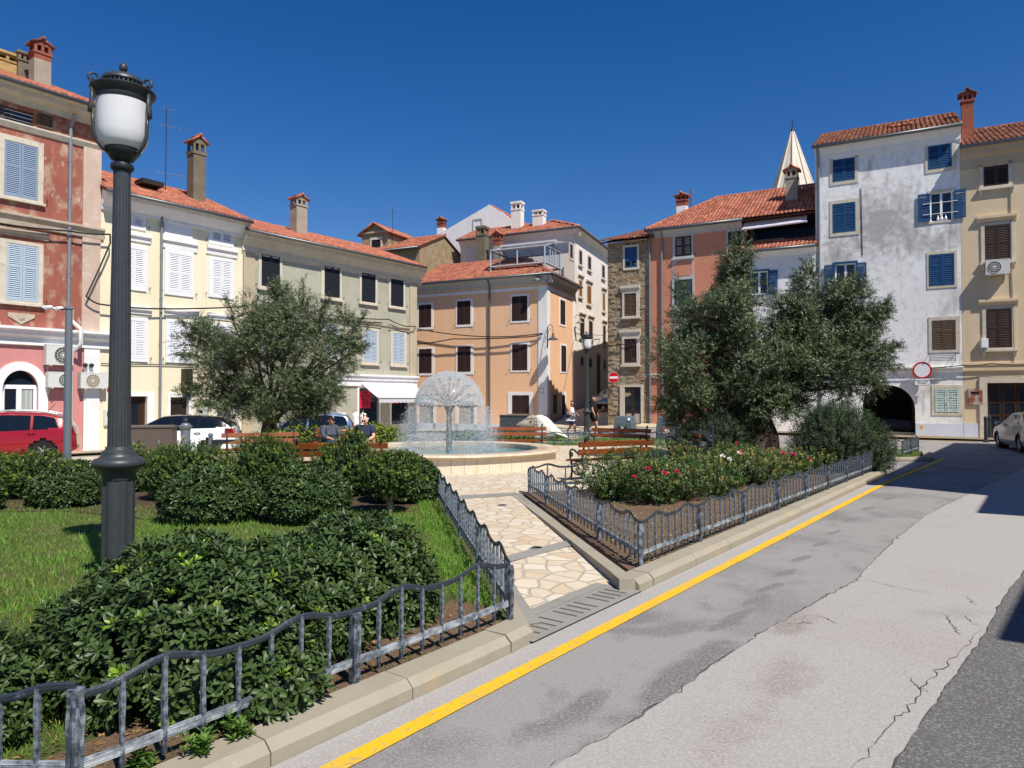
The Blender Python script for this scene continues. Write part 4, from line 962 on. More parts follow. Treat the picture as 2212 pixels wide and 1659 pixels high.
# round prohibition sign on the wall
c_s, c_z = f.px(1991.8, 800, -.28); P_ = f.P + f.a * c_s - f.n * .28 + Vector((0, 0, c_z))
sg = empty('traffic_sign', P_, math.atan2(WD[1], WD[0])); tag(sg, 'round white sign with red rim and a text plate beside the archway', 'sign')
def disc(mb, r, y, n=32, cz=0, cx=0): mb.add([(cx + r * math.cos(2 * math.pi * k / n), y, cz + r * math.sin(2 * math.pi * k / n)) for k in range(n)], [tuple(range(n))])
rs = 18.3 / F * 34
mb = MB(); mb.lathe([(rs, -.012), (rs, .012)], 32, M=Matrix.Rotation(R(90), 4, 'X')); mb.build('rim', 'sign_red', sg)
mb = MB(); disc(mb, rs * .80, -.016); mb.build('face', 'sign_white', sg)
q = f.rect((1974.7, 817, 2010.7, 832.6), -.28); q = (q[0] - c_s, q[1] - c_s, q[2] - c_z, q[3] - c_z)
mb = MB(); mb.mi = 1; mb.box(q[0], q[1], -.012, .012, q[2], q[3]); mb.mi = 0; mb.box(q[0] + .02, q[1] - .02, -.014, -.012, q[2] + .02, q[3] - .02); pl_ = mb.build('plate', ['sign_white', 'iron'], sg)
text_obj('Dovoljeno z dovolilnicami\nEsclusi i possessori\ndei permessi', .072, 'ink', pl_, ((q[0] + q[1]) / 2, -.017, (q[2] + q[3]) / 2), sx=.86)
mb = MB(); mb.tube([(0, .02, -.5), (0, .02, .35)], .025, 6); mb.tube([(0, .02, .1), (0, .3, .1)], .02, 6); mb.tube([(0, .02, -.45), (0, .3, -.45)], .02, 6); mb.build('bracket', 'zinc', sg)

# ---- beige house
P = WP + Vector(WD) * lineW.px(2079.5, 760)[0]
bh = Building('beige_house', 'sand coloured house with dark brown shutters and moulded window hoods', (P.x, P.y), WD, -.1); f = bh.f
W = 9.5; ztop = f.px(2140, 315)[1]
dr = f.rect((2133, 827, 2215, 950)); dr = (dr[0], dr[0] + 2.3, -.3, dr[3])
shell(bh, 0, W, ztop, 9, [dr], 'beige_plaster', 2.0, reveal=.35, zb=-1)
cornice(f, .0, W, ztop + .05, [(0, 0), (.42, 0), (.42, .1), (.34, .2), (.3, .42), (.16, .5), (.1, .56), (.1, .82), (.05, .85), (.05, 1.0), (0, 1.02)], 'sand_pilaster')
gable_roof(bh, 0, W, ztop + .12, 9, over=.5, tan=.44, m='old_tile', side=.02)
for k, (sh, su, hd) in enumerate((((2124, 326.6, 2178, 401), (2115, 324, 2187, 405), None), ((2127, 486, 2183, 562.6), (2119, 480, 2191, 566), (2109, 465, 2196, 479)), ((2130, 667, 2186, 751), (2122, 661, 2194, 755), (2114, 646, 2200, 660)))):
    wd = closed_window(f, sh, su, BR, ST, th=.05, hd=hd, sill=True, hooks=False, hm='beige_plaster', rails=(0, .5))
    o = f.rect(su); mb = MB()
    for x in (o[0] + .05, o[1] - .05): mb.prism([(0, o[2] - .1), (-.14, o[2] - .1), (-.1, o[2] - .22), (-.03, o[2] - .3), (0, o[2] - .32)], 'x', x - .06, x + .06)
    mb.build('sill_bracket', ST, wd)
    for dx in (3.2, 6.2):
        i = f.rect(sh); o2 = (o[0] + dx, o[1] + dx, o[2], o[3]); i = (i[0] + dx, i[1] + dx, i[2], i[3]); mb = MB(); surround(mb, o2, i, .05); mb.mi = 1; backing(mb, i); w2 = f.put(mb, 'window', [ST, 'gap_shade'])
        for j in range(2): h_ = (i[1] - i[0]) / 2; leaf_mesh(i[0] + h_ * j, i[0] + h_ * (j + 1), i[2], i[3]).build('shutter', BR, w2)
z1 = f.px(2140, 790)[1]; cornice(f, 0, W, z1 + .12, [(0, 0), (.12, 0), (.12, .08), (.08, .14), (.08, .34), (0, .36)], 'beige_plaster', 'string_course')
mb = MB(); mb.box(0.01, dr[0] - .3, -.03, 0, -.8, f.px(2100, 914)[1]); f.put(mb, 'plinth', 'blue_plinth')
mb = MB(); surround(mb, (dr[0] - .3, dr[1] + .3, -.6, dr[3] + .26), dr, .07, False); dd = f.put(mb, 'door', ST, label='wide dark wooden door with glazed panels')
for k in range(4):
    x0 = dr[0] + (dr[1] - dr[0]) * k / 4 + .01; x1 = dr[0] + (dr[1] - dr[0]) * (k + 1) / 4 - .01
    mb = MB(); mb.box(x0, x1, .25, .3, -.3, dr[3])
    for zz in (.0, .3, .52, .72, 1.0): z_ = -.3 + (dr[3] + .3) * zz; mb.box(x0, x1, .22, .25, z_ - .1, z_ + .03)
    for x in (x0, x1 - .09): mb.box(x, x + .09, .225, .25, -.3, dr[3])
    lf = mb.build('door_leaf', 'wood_door', dd)
    g = MB()
    for a, b_ in ((.3, .52), (.52, .72), (.72, 1.0)): g.quad((x0 + .09, .246, -.3 + (dr[3] + .3) * a + .03), (x1 - .09, .246, -.3 + (dr[3] + .3) * a + .03), (x1 - .09, .246, -.3 + (dr[3] + .3) * b_ - .1), (x0 + .09, .246, -.3 + (dr[3] + .3) * b_ - .1))
    g.build('pane', 'glass', lf)
aircon(f, f.rect((2127, 564, 2179, 595)), 'white air conditioner hanging below a window hood on the sand coloured house', prot=.42, side=.36)
wall_box(f, f.rect((2090, 839.5, 2124, 875.5)), 'meter_cabinet', 'rusty metal cabinet on the wall left of wide brown door', 'cabinet', 'rust_panel', .06, dark=(.2, .75, .68, .82))
lmp = wall_box(f, f.rect((2118, 732, 2134, 752)), 'wall_lamp', 'small white floodlight box above the rusty cabinet', 'lamp', 'pvc', .2)
mb = MB(); s_, _ = f.px(2186, 600); mb.tube([(s_, -.04, f.px(2186, 400)[1]), (s_, -.04, f.px(2190, 560)[1]), (s_ + .05, -.04, f.px(2190, 780)[1])], .025, 6); f.put(mb, 'wall_cable', 'sand_pilaster')

# ---- small white house with loggia in front of the salmon house
smF = Face(None, (15.56, 36.1), WD, 0)
p0, p1 = pt_on(smF, 1583), pt_on(smF, 1764)
sm = Building('small_white_house', 'low white house with open blue shutters and a dark roof loggia', (p0.x, p0.y), WD, .1); f = sm.f
W = (p1 - p0).length + .02; ztop = f.px(1680, 541)[1]
hs = f.rect((1620, 586, 1659, 636))
shell(sm, 0, W, ztop, 4.0, [hs], 'white_plaster', 0, zb=-1)
cornice(f, 0, W, ztop + .02, [(0, 0), (.3, 0), (.26, .08), (.1, .22), (.06, .3), (0, .32)], 'white_plaster')
wd = glazed_window(f, hs, (hs[0] - .08, hs[1] + .08, hs[2] - .02, hs[3] + .08), frame='pvc', trim=B, th=.03, depth=.16)
for r_ in ((1598, 590, 1617, 640), (1662, 584, 1680, 636)): open_leaf(f, wd, f.rect(r_), B)
ze = ztop + .06; tile_slope('roof', sm.root, -.1, W + .05, -.38, ze, 1.35, .42, m='tile')
deck(sm.root, [(-.1, -.34, ze - .04), (W + .05, -.34, ze - .04), (W + .05, 1.0, ze - .04 + 1.34 * .42), (-.1, 1.0, ze - .04 + 1.34 * .42)], name='roof_deck')
mb = MB(); mb.tube([(-.1, -.42, ze - .04), (W, -.42, ze - .04)], .075, 8); part(mb, 'gutter', 'gutter_metal', sm.root, smooth=True)
lz0 = ze + .5; lz1 = f.px(1690, 463)[1]; lx0 = f.px(1613, 500, .9)[0]
mb = MB(); mb.quad((lx0, 3.6, lz0 - .6), (W, 3.6, lz0 - .6), (W, 3.6, lz1), (lx0, 3.6, lz1)); mb.quad((lx0, 1.0, lz0 - .6), (lx0, 3.6, lz0 - .6), (lx0, 3.6, lz1), (lx0, 2.2, lz1)); mb.quad((lx0, .95, lz0 - .02), (W, .95, lz0 - .02), (W, 3.6, lz0 - .02), (lx0, 3.6, lz0 - .02)); mb.quad((W, 1, lz0 - .6), (W, 3.6, lz0 - .6), (W, 3.6, lz1), (W, 1, lz1))
lg = part(mb, 'loggia', 'white_plaster', sm.root)
mb = MB(); mb.box(lx0 + 1.6, lx0 + 3.2, 3.5, 3.6, lz0, lz0 + 1.3); mb.box(lx0, W, 3.52, 3.6, lz1 - .45, lz1); mb.build('loggia_window', B, lg)
mb = MB(); mb.box(lx0 - .2, W, .55, 4.4, lz1, lz1 + .12); mb.build('loggia_roof', 'dark_door', lg)
mb = MB(); mb.quad((lx0 - .1, .25, lz1 - .5), (lx0 + 3.1, .2, lz1 - .45), (lx0 + 3.1, .9, lz1 + .1), (lx0 - .1, .9, lz1 + .1)); mb.tube([(lx0 - .15, .22, lz1 - .52), (lx0 + 3.15, .17, lz1 - .47)], .05, 8); mb.tube([(lx0 - .1, .9, lz1 + .12), (W, .7, lz1 + .16)], .08, 8); mb.build('loggia_awning', 'awning_cloth', lg)
mb = MB(); mb.prism([(1.0, ze + .5), (4.2, ze + .5), (4.2, lz1 + .2), (2.4, lz1 + .2)], 'x', lx0 - .5, lx0 - .12); part(mb, 'verge', 'tile', sm.root)

# ---- salmon house
smo = Face(None, (8.12, 41.0), WD, 0); p0 = pt_on(smo, 1407)
sa = Building('salmon_house', 'salmon pink house with a wide tiled roof behind the olive tree', (p0.x, p0.y), WD, .2); f = sa.f
W = 9.4; ztop = f.px(1500, 491)[1]; we = f.px(1604, 600)[0]
shell(sa, 0, we, ztop, 9, (), 'salmon_plaster', 0, zb=-1, back=False)
cornice(f, -.05, we, ztop + .05, [(0, 0), (.38, 0), (.34, .1), (.2, .2), (.1, .3), (.08, .42), (0, .44)], 'grey_band')
zr = ztop + .06; tn = .56
rf = tile_slope('roof', sa.root, -.25, W, -.42, zr, 4.6, tn, keep=lambda x, y: x > -.3 + y * .68)
deck(rf, [(-.2, -.38, zr - .05), (W, -.38, zr - .05), (W, 4.2, zr - .05 + 4.58 * tn), (2.9, 4.2, zr - .05 + 4.58 * tn)])
mb = MB(); mb.add([(-.2, -.3, zr - .06), (2.9, 4.2, zr - .05 + 4.5 * tn), (-.2, 9, zr - .06)], [(0, 1, 2)]); mb.add([(2.9, 4.2, zr - .06 + 4.5 * tn), (W, 4.2, zr - .06 + 4.5 * tn), (W, 9, zr), (-.2, 9, zr)], [(0, 1, 2, 3)]); mb.build('roof_back', 'roof_deck', rf)
ridge_tiles(rf, (2.9, 4.2, zr + 4.6 * tn + .02), (W, 4.2, zr + 4.6 * tn + .02)); ridge_tiles(rf, (-.2, -.35, zr + .05), (2.9, 4.2, zr + 4.6 * tn + .04))
mb = MB(); mb.tube([(-.25, -.48, zr - .04), (we + .1, -.48, zr - .04)], .075, 8); part(mb, 'gutter', 'gutter_metal', sa.root, smooth=True)
o = f.rect((1453, 505, 1499, 700)); mb = MB(); mb.box(o[0], o[1], -.02, .0, o[2], o[3]); f.put(mb, 'window_bay', 'grey_band')
i = f.rect((1457, 563, 1496, 596)); mb = MB(); mb.prism([(i[0] + .12, i[2]), (i[1] - .12, i[2]), (i[1] - .1, i[2] + .1), (i[1], i[2] + .14), (i[1], i[3] - .14), (i[1] - .1, i[3] - .1), (i[1] - .12, i[3]), (i[0] + .12, i[3]), (i[0] + .1, i[3] - .1), (i[0], i[3] - .14), (i[0], i[2] + .14), (i[0] + .1, i[2] + .1)], 'y', -.035, -.015); f.put(mb, 'panel', 'salmon_plaster')
closed_window(f, (1459, 510.4, 1494, 553.8), (1454, 506, 1498, 557), BR, 'grey_band', th=.05); closed_window(f, (1457, 604, 1496, 660), (1452, 600, 1500, 664), 'green_shutter', 'grey_band', th=.05)
closed_window(f, (1459, 710, 1495, 770), (1454, 704, 1499, 775), 'green_shutter', 'grey_band', th=.05)
closed_window(f, (1573, 500, 1602, 545), (1569, 495, 1606, 549), BR, 'grey_band', th=.05, hooks=False)
pipe(f, 1429, 507, 920, m='pipe_grey', r=.06)
s_, z_ = f.px(1474, 465, 2.4); zt_ = f.px(1474, 430, 2.4)[1]; chimney(sa.root, s_, 2.4, z_ - .2, .6, .5, zt_ - z_ + .45, 'white_plaster', top='brick', tk=.5, label='brick and white chimney at the hip of the salmon roof')
s_, z_ = f.px(1711, 447, 1.8); zt_ = f.px(1711, 368, 1.8)[1]; chimney(sa.root, s_, 1.8, z_, .62, .58, zt_ - z_ + .1, 'grey_chimney', label='tall grey chimney in front of the church spire')
antenna('roof_antenna', 'bushy comb antenna behind the brick and white chimney', sa.root.matrix_basis @ Vector((f.px(1492, 448, 3.4)[0], 3.4, f.px(1492, 455, 3.4)[1])), f.px(1492, 410, 3.4)[1] - f.px(1492, 455, 3.4)[1], [(.5, .5, 4), (.8, .6, 4), (1.05, .5, 4), (1.25, .4, 3)], .2)
mb = MB(); s_, zz = f.px(1450, 812); mb.prism([(0, zz - .12), (-.14, zz - .1), (-.18, zz + .08), (0, zz + .14)], 'x', 0, we); f.put(mb, 'string_course', 'stone_trim')

# ---- rubble stone house
sto = Face(None, (8.03, 41.05), WD, 0); p0 = pt_on(sto, 1313)
st = Building('rubble_house', 'narrow house of bare rubble stone at the alley corner', (p0.x, p0.y), WD, .3); f = st.f
W = (pt_on(sto, 1407) - p0).length; ztop = f.px(1360, 521)[1]
mb = MB(); mb.prism([(0, 0), (W, 0), (W, 7), (1.6, 7), (1.6, 4)], 'z', -1, ztop); STW = f.put(mb, 'wall', 'rubble')
mb = MB(); mb.prism([(-1.3, 6.4), (W + 1, 6.4), (W + 1, 30), (-6.1, 30)], 'z', -1, ztop + 1.7); f.put(mb, 'shade_wing', 'tan_old')  # unseen wing, added and slanted to throw shade on the alley wall
rz = ztop + .05; rf = tile_slope('roof', st.root, -.4, W + .25, -.4, rz, 3.6, .34, m='old_tile', keep=lambda x, y: x > -.45 + .38 * y); deck(rf, [(-.36, -.36, rz - .05), (W + .25, -.36, rz - .05), (W + .25, 3.2, rz - .05 + 3.56 * .34), (1.0, 3.2, rz - .05 + 3.56 * .34)])
mb = MB(); mb.quad((1.0, 3.2, rz - .05 + 3.56 * .34), (W + .2, 3.2, rz - .05 + 3.56 * .34), (W + .2, 7.1, rz - .0), (1.5, 7.1, rz - .0)); mb.build('roof_back', 'roof_deck', rf)
# irregular corner and face stones
mb = MB()
for k in range(150):
    mb.rv = random.random(); zz = random.uniform(-.5, ztop - .4); w_, h_ = random.uniform(.14, .4), random.uniform(.07, .2); x = random.choice([random.uniform(0, .3), random.uniform(0, W - .4)]); w_ = min(w_, W - x)
    bv = .02; d_ = random.uniform(.015, .05); mb.add([(x, 0, zz), (x + w_, 0, zz + random.uniform(-.01, .01)), (x + w_, 0, zz + h_), (x, 0, zz + h_), (x + bv, -d_, zz + bv), (x + w_ - bv, -d_, zz + bv), (x + w_ - bv, -d_, zz + h_ - bv), (x + bv, -d_, zz + h_ - bv)], [(4, 5, 6, 7), (0, 1, 5, 4), (1, 2, 6, 5), (2, 3, 7, 6), (3, 0, 4, 7)])
mat('loose_stone', hexc('8f8069'), .95, rnd=.4, layers=[('noise', 4, .45, .7, hexc('b5a68b'), .6)], bump=[('noise', 14, .7, .03)])
bm = bmesh.new(); bm.from_mesh(STW.data); nv = len(bm.verts); vv = [bm.verts.new(p) for p in mb.v]
for q in mb.f: fc = bm.faces.new([vv[i] for i in q]); fc.material_index = 1
bm.to_mesh(STW.data); bm.free(); STW.data.materials.append(MATS['loose_stone'])
wq = closed_window(f, (1350, 533.8, 1376.6, 578), (1346, 529, 1381, 583), 'blue_shutter', ST, th=.05, sill=False, rails=(0, .99), gap=.6, label='solid faded blue shutters')
closed_window(f, (1349, 633.8, 1375, 682.8), (1345, 625.5, 1381.6, 685.5), 'old_brown_shutter', ST, th=.08, hd=(1341, 617, 1383, 631)); closed_window(f, (1349, 732, 1376, 783.8), (1344, 722, 1382.6, 789), BR, ST, th=.08, hd=(1339, 712, 1384, 727))
d = f.rect((1350, 836, 1385, 914)); d = (d[0], d[1], -.1, d[3]); o = f.rect((1340, 831, 1390, 915)); mb = MB(); surround(mb, (o[0], o[1], -.3, o[3]), d, .08, False); dd = f.put(mb, 'door', ST, label='dark double door with lattice lights in a stone frame')
for k in range(2):
    x0 = d[0] + (d[1] - d[0]) * k / 2 + .01; x1 = d[0] + (d[1] - d[0]) * (k + 1) / 2 - .01; mb = MB(); mb.box(x0, x1, -.03, -.001, -.1, d[3]); lf = mb.build('door_leaf', 'dark_door', dd)
    g = MB(); g.box(x0 + .1, x1 - .1, -.037, -.03, .9, d[3] - .15); g.build('pane', 'glass', lf); g = MB(); g.box(x0 + .08, x1 - .08, -.04, -.03, .15, .72); g.build('panel', 'door_panel_grey', lf)
mb = MB(); mb.tube([(W - .05, -.1, ztop - .1), (W - .05, -.1, -.4)], .06, 8); f.put(mb, 'downpipe', 'pipe_grey', auto=40)
# no entry sign at the corner
c_s, c_z = f.px(1325.6, 815.5, -.35); P_ = f.P + f.a * c_s - f.n * .35 + Vector((0, 0, c_z)); sg = empty('traffic_sign', P_, math.atan2(WD[1], WD[0]) + .25); tag(sg, 'red no entry sign with white bar on the rubble stone corner', 'sign')
rs = 11 / F * 42
mb = MB(); mb.lathe([(rs, -.012), (rs, .012)], 32, M=Matrix.Rotation(R(90), 4, 'X')); mb.build('face', 'sign_red', sg)
mb = MB(); mb.box(-rs * .8, rs * .8, -.018, -.0125, -rs * .2, rs * .2); mb.build('bar', 'sign_white', sg); mb = MB(); mb.lathe([(rs * 1.03, -.008), (rs * 1.03, .008)], 32, M=Matrix.Rotation(R(90), 4, 'X')); mb.build('rim', 'sign_white', sg)
mb = MB(); mb.tube([(0, .02, -.3), (0, .02, .3)], .025, 6); mb.tube([(0, .02, 0), (.1, .36, 0)], .02, 6); mb.build('bracket', 'zinc', sg)

# ---- church spire
q = at_y(1712, 284, 95); zb_ = at_y(1712, 424, 95).z; hw = 46 / F * 95
cs = empty('church_spire', (q.x, q.y, 0)); tag(cs, 'pale stone pyramid spire of a church behind the roofs', 'church')
mb = MB(); n8 = 8
mb.lathe([(hw, zb_), (.18, q.z)], 8, M=Matrix.Rotation(R(22), 4, 'Z')); mb.build('spire', 'spire_stone', cs)
mb = MB()
for k in range(8):
    an = 2 * math.pi * k / 8 + R(22); mb.tube([(hw * 1.01 * math.cos(an), hw * 1.01 * math.sin(an), zb_), (.2 * math.cos(an), .2 * math.sin(an), q.z)], [.2, .06], 5)
    an += math.pi / 8; mb.tube([(hw * .95 * math.cos(an), hw * .95 * math.sin(an), zb_), (hw * .32 * math.cos(an), hw * .32 * math.sin(an), zb_ + (q.z - zb_) * .68)], [.14, .03], 5)
mb.build('rib', 'spire_stone', cs)
mb = MB(); mb.box(-hw * 1.05, hw * 1.05, -hw * 1.05, hw * 1.05, 0, zb_ - .6); mb.box(-hw * 1.12, hw * 1.12, -hw * 1.12, hw * 1.12, zb_ - .6, zb_); mb.build('tower', 'spire_stone', cs)
mb = MB(); mb.ball((0, 0, q.z + .15), .28); mb.tube([(0, 0, q.z), (0, 0, q.z + 1.5)], .05, 6); mb.tube([(-.35, 0, q.z + .9), (.35, 0, q.z + .9)], .04, 5); mb.build('cross', 'iron', cs)

# ---- houses beyond the frame on the near side of the road: they throw the shadows over the road
def plain_house(name, label, corner, d, L, dep, h, m, rm='tile', tan=.4):
    b = Building(name, label, (corner[0], corner[1]), d, 0); shell(b, 0, L, h, dep, (), m, dep / 2 * tan, zb=-.5)
    for y0_, y1_, z0_, z1_ in ((-.35, dep / 2, h - .05, h + dep / 2 * tan + .1), (dep / 2, dep + .35, h + dep / 2 * tan + .1, h - .05)): deck(b.root, [(-.15, y0_, z0_), (L + .15, y0_, z0_), (L + .15, y1_, z1_), (-.15, y1_, z1_)], name='roof', m='old_tile')
    for fl in range(int(h // 3)):
        for k in range(int(L // 2.6)):
            x = 1.3 + 2.6 * k; z = 1.0 + 3 * fl; mb = MB(); i = (x - .45, x + .45, z, z + 1.4); surround(mb, (x - .6, x + .6, z - .12, z + 1.55), i, .05); mb.mi = 1; backing(mb, i); wd = b.f.put(mb, 'window', ['stone_trim', 'gap_shade'])
            for j in (0, 1): leaf_mesh(x - .45 + .45 * j, x + .45 * j, z, z + 1.4, gap=.12).build('shutter', 'green_shutter', wd)
    return b
RD = Vector((.603, .798)); RN = Vector((-.798, .603))
plain_house('street_house', 'tall house on the near side of the road whose shadow crosses it', (23.4, 24.33), (-.603, -.798), 18.4, 9, 10.0, 'beige_plaster')
plain_house('street_house', 'narrow low house joined to the tall one on the near side of the road', (12.3, 9.65), (-.603, -.798), 2.37, 6, 6.7, 'salmon_plaster')
plain_house('street_house', 'small low house on the near side of the road by the dark asphalt', (8.72, 4.45), (-.651, -.759), 3.2, 6, 5.9, 'cream_plaster')
# ================================================================== GROUND
from mathutils.geometry import delaunay_2d_cdt
RO = Vector((.16, 5.56)); RDV = Vector((.603, .798)); RLV = Vector((-.798, .603))
def rf2(t, w): p = RO + RDV * t + RLV * w; return (p.x, p.y)
def inside(p, poly):
    x, y = p; c = False; n = len(poly)
    for i in range(n):
        (x1, y1), (x2, y2) = poly[i], poly[(i + 1) % n]
        if (y1 > y) != (y2 > y) and x < (x2 - x1) * (y - y1) / (y2 - y1) + x1: c = not c
    return c
def sheet(name, poly, m, zf, step=1.5, kind='structure', label=None, thick=0.):
    if step:
        xs = [p[0] for p in poly]; ys = [p[1] for p in poly]; pts = [Vector(p) for p in poly]; n = len(poly)
        x = min(xs) + step / 2
        while x < max(xs):
            y = min(ys) + step / 2
            while y < max(ys):
                if inside((x, y), poly): pts.append(Vector((x, y)))
                y += step
            x += step
        vs, _, fs, *_r = delaunay_2d_cdt(pts, [], [list(range(n))], 1, 1e-4)
    else: vs, fs = [Vector(p) for p in poly], [list(range(len(poly)))]
    mb = MB(); mb.add([(v.x, v.y, zf(v.x, v.y)) for v in vs], [tuple(f) for f in fs])
    if thick:
        n = len(poly)
        for i in range(n):
            a, b_ = poly[i], poly[(i + 1) % n]; mb.quad((*a, zf(*a) - thick), (*b_, zf(*b_) - thick), (*b_, zf(*b_)), (*a, zf(*a)))
    o = mb.build(name, m); tag(o, label, kind=kind); return o
_t = lambda u, v: tuple(at_z(u, v))[:2]
def blob(u, v, rx, ry, ang=.92, rag=1.6): x, y = _t(u, v); return (x, y, rx, ry, ang, rag)
TR = [('blob', blob(u_, v_, .30, .07, .75, 1.3), .0, .35, (.12, .116, .112), .75) for u_, v_ in ((1592, 1330), (1632, 1297), (1665, 1268), (1700, 1236), (1735, 1205), (1770, 1176), (1802, 1150), (1838, 1122), (1876, 1098), (1916, 1078), (1560, 1352))]
mat('asphalt', (.268, .258, .245), .92, spec=.25, layers=[*TR, ('blob', blob(1470, 1470, 1.25, .22, .95, 1.8), 0, .5, (.11, .106, .103), .8), ('blob', blob(1330, 1340, .55, .28, .5, 2.0), 0, .6, (.12, .116, .112), .7), ('blob', blob(1440, 1360, .6, .2, .3, 2.0), 0, .6, (.12, .116, .112), .65), ('blob', blob(1200, 1560, .5, .16, .8, 2.0), 0, .6, (.12, .116, .112), .7), ('blob', blob(1280, 1510, .22, .1, .8, 1.6), 0, .5, (.13, .126, .12), .7), ('noise', .6, .48, .62, (.15, .146, .145), .8, 5), ('noise', (2.5, 1.4, 1), .55, .66, (.15, .145, .145), .55, 6), ('noise', 48, .46, .6, (.34, .332, .32), .55, 9), ('noise', 75, .54, .66, (.08, .08, .077), .5, 8)], bump=[('noise', 160, .25, .004)])
mat('old_concrete', (.34, .327, .308), .92, spec=.25, layers=[('blob', blob(1715, 1340, .55, .2, .9, 1.8), 0, .5, (.2, .165, .135), .75), ('blob', blob(1690, 1475, .7, .22, .95, 2.0), 0, .7, (.23, .19, .165), .65), ('blob', blob(1560, 1590, .5, .25, .9, 2.), 0, .7, (.25, .215, .19), .5), ('blob', blob(2060, 1325, .5, .2, .2, 2.), 0, .7, (.24, .23, .21), .5), ('noise', .55, .5, .66, (.31, .285, .26), .7, 6), ('noise', (3, 2, 1), .55, .7, (.33, .31, .29), .45, 5), ('noise', 48, .46, .6, (.44, .428, .407), .55, 9), ('noise', 75, .54, .66, (.17, .163, .152), .5, 8)], bump=[('noise', 150, .28, .004)])
mat('dark_asphalt', (.112, .108, .104), .9, spec=.3, layers=[('noise', 1, .45, .7, (.13, .13, .135), .5), ('noise', 60, .5, .62, (.30, .30, .29), .7, 9), ('noise', 150, .5, .7, (.05, .05, .055), .6, 2)], bump=[('noise', 120, .6, .008)])
mat('yellow_paint', hexc('e3b21f'), .75, layers=[('noise', 22, .54, .66, (.30, .27, .20), .8, 7), ('noise', 4, .5, .72, hexc('c39a30'), .6), ('noise', 2, .55, .7, (.42, .34, .12), .5, 8)], bump=[('noise', 120, .35, .006)])
mat('crack', (.075, .07, .066), 1.)
mat('kerb_stone', hexc('989282'), .85, layers=[('noise', 2, .45, .7, hexc('8f8777'), .6), ('noise', 9, .55, .75, hexc('a59e8d'), .5), ('noise', (1.3, 1.3, 4), .58, .68, hexc('b79a6a'), .5)], bump=[('noise', 50, .3, .006), ('noise', 6, .2, .02)])
mat('grey_stone', hexc('8b8982'), .85, layers=[('noise', 2.5, .45, .7, hexc('77756e'), .6), ('noise', 40, .5, .7, hexc('9b9991'), .3)], bump=[('noise', 50, .25, .005)])
mat('soil', hexc('6f5946'), 1., layers=[('noise', 3, .45, .7, hexc('54432f'), .7), ('noise', 28, .5, .7, hexc('93795f'), .6, 4), ('noise', 60, .6, .7, hexc('c2ab8c'), .6, 2)], bump=[('noise', 22, .9, .05), ('noise', 80, .6, .02)])
mat('lawn_soil', hexc('4f5a2a'), 1., layers=[('noise', 3, .45, .7, hexc('6f6a3c'), .6), ('noise', 40, .5, .7, hexc('3d4a1c'), .6)], bump=[('noise', 40, .9, .04)])
# flagstones: irregular slabs with grey joints
fm = mat('flagstone', hexc('c8bca6'), .8, layers=[('noise', (6, 6, 6), .42, .7, hexc('c9ad80'), .55, 6), ('noise', 2.2, .5, .72, hexc('dccfb8'), .7, 6), ('noise', 9, .6, .72, hexc('b98d5c'), .5, 6)], bump=[('noise', 12, .35, .02)])
nt = fm.node_tree; bs = nt.nodes['Principled BSDF']; src = bs.inputs['Base Color'].links[0].from_socket
tc = nd(nt, 'ShaderNodeTexCoord'); mp = nd(nt, 'ShaderNodeMapping'); mp.inputs['Rotation'].default_value = (0, 0, .5); mp.inputs['Scale'].default_value = (6.0, 5.4, 1)
nz = nd(nt, 'ShaderNodeTexNoise'); nz.inputs['Scale'].default_value = 1.6; nz.inputs['Detail'].default_value = 5; mx0 = nd(nt, 'ShaderNodeMixRGB'); mx0.inputs[0].default_value = .3
nt.links.new(tc.outputs['Object'], mp.inputs[0]); nt.links.new(mp.outputs[0], nz.inputs['Vector']); nt.links.new(mp.outputs[0], mx0.inputs[1]); nt.links.new(nz.outputs['Color'], mx0.inputs[2])
ve = nd(nt, 'ShaderNodeTexVoronoi', feature='DISTANCE_TO_EDGE', voronoi_dimensions='2D'); vc = nd(nt, 'ShaderNodeTexVoronoi', voronoi_dimensions='2D')
for v_ in (ve, vc): v_.inputs['Scale'].default_value = 1; nt.links.new(mx0.outputs[0], v_.inputs['Vector'])
mr = nd(nt, 'ShaderNodeMapRange'); mr.inputs['From Min'].default_value = .03; mr.inputs['From Max'].default_value = .10; nt.links.new(ve.outputs['Distance'], mr.inputs['Value'])
sp = nd(nt, 'ShaderNodeSeparateColor'); nt.links.new(vc.outputs['Color'], sp.inputs[0])
cr = nd(nt, 'ShaderNodeValToRGB'); e = cr.color_ramp.elements; e[0].color = c4(hexc('b79f7c')); e[1].color = c4(hexc('d6cfc0')); nt.links.new(sp.outputs[0], cr.inputs[0])
m1 = nd(nt, 'ShaderNodeMixRGB'); m1.inputs[0].default_value = .5; nt.links.new(src, m1.inputs[1]); nt.links.new(cr.outputs[0], m1.inputs[2])
m2 = nd(nt, 'ShaderNodeMixRGB'); nt.links.new(mr.outputs[0], m2.inputs[0]); m2.inputs[1].default_value = c4(hexc('aaa190')); nt.links.new(m1.outputs[0], m2.inputs[2]); nt.links.new(m2.outputs[0], bs.inputs['Base Color'])
bp = nd(nt, 'ShaderNodeBump'); bp.inputs['Strength'].default_value = .5; bp.inputs['Distance'].default_value = .015; nt.links.new(mr.outputs[0], bp.inputs['Height']); nt.links.new(bs.inputs['Normal'].links[0].from_socket, bp.inputs['Normal']); nt.links.new(bp.outputs[0], bs.inputs['Normal'])
mat('street_paving', hexc('b9ac95'), .85, layers=[('vor', (1.6, 2.6, 1), .2, .9, hexc('cdbf9f'), .7), ('noise', 5, .45, .7, hexc('a39680'), .5)], bump=[('noise', 20, .3, .02)])

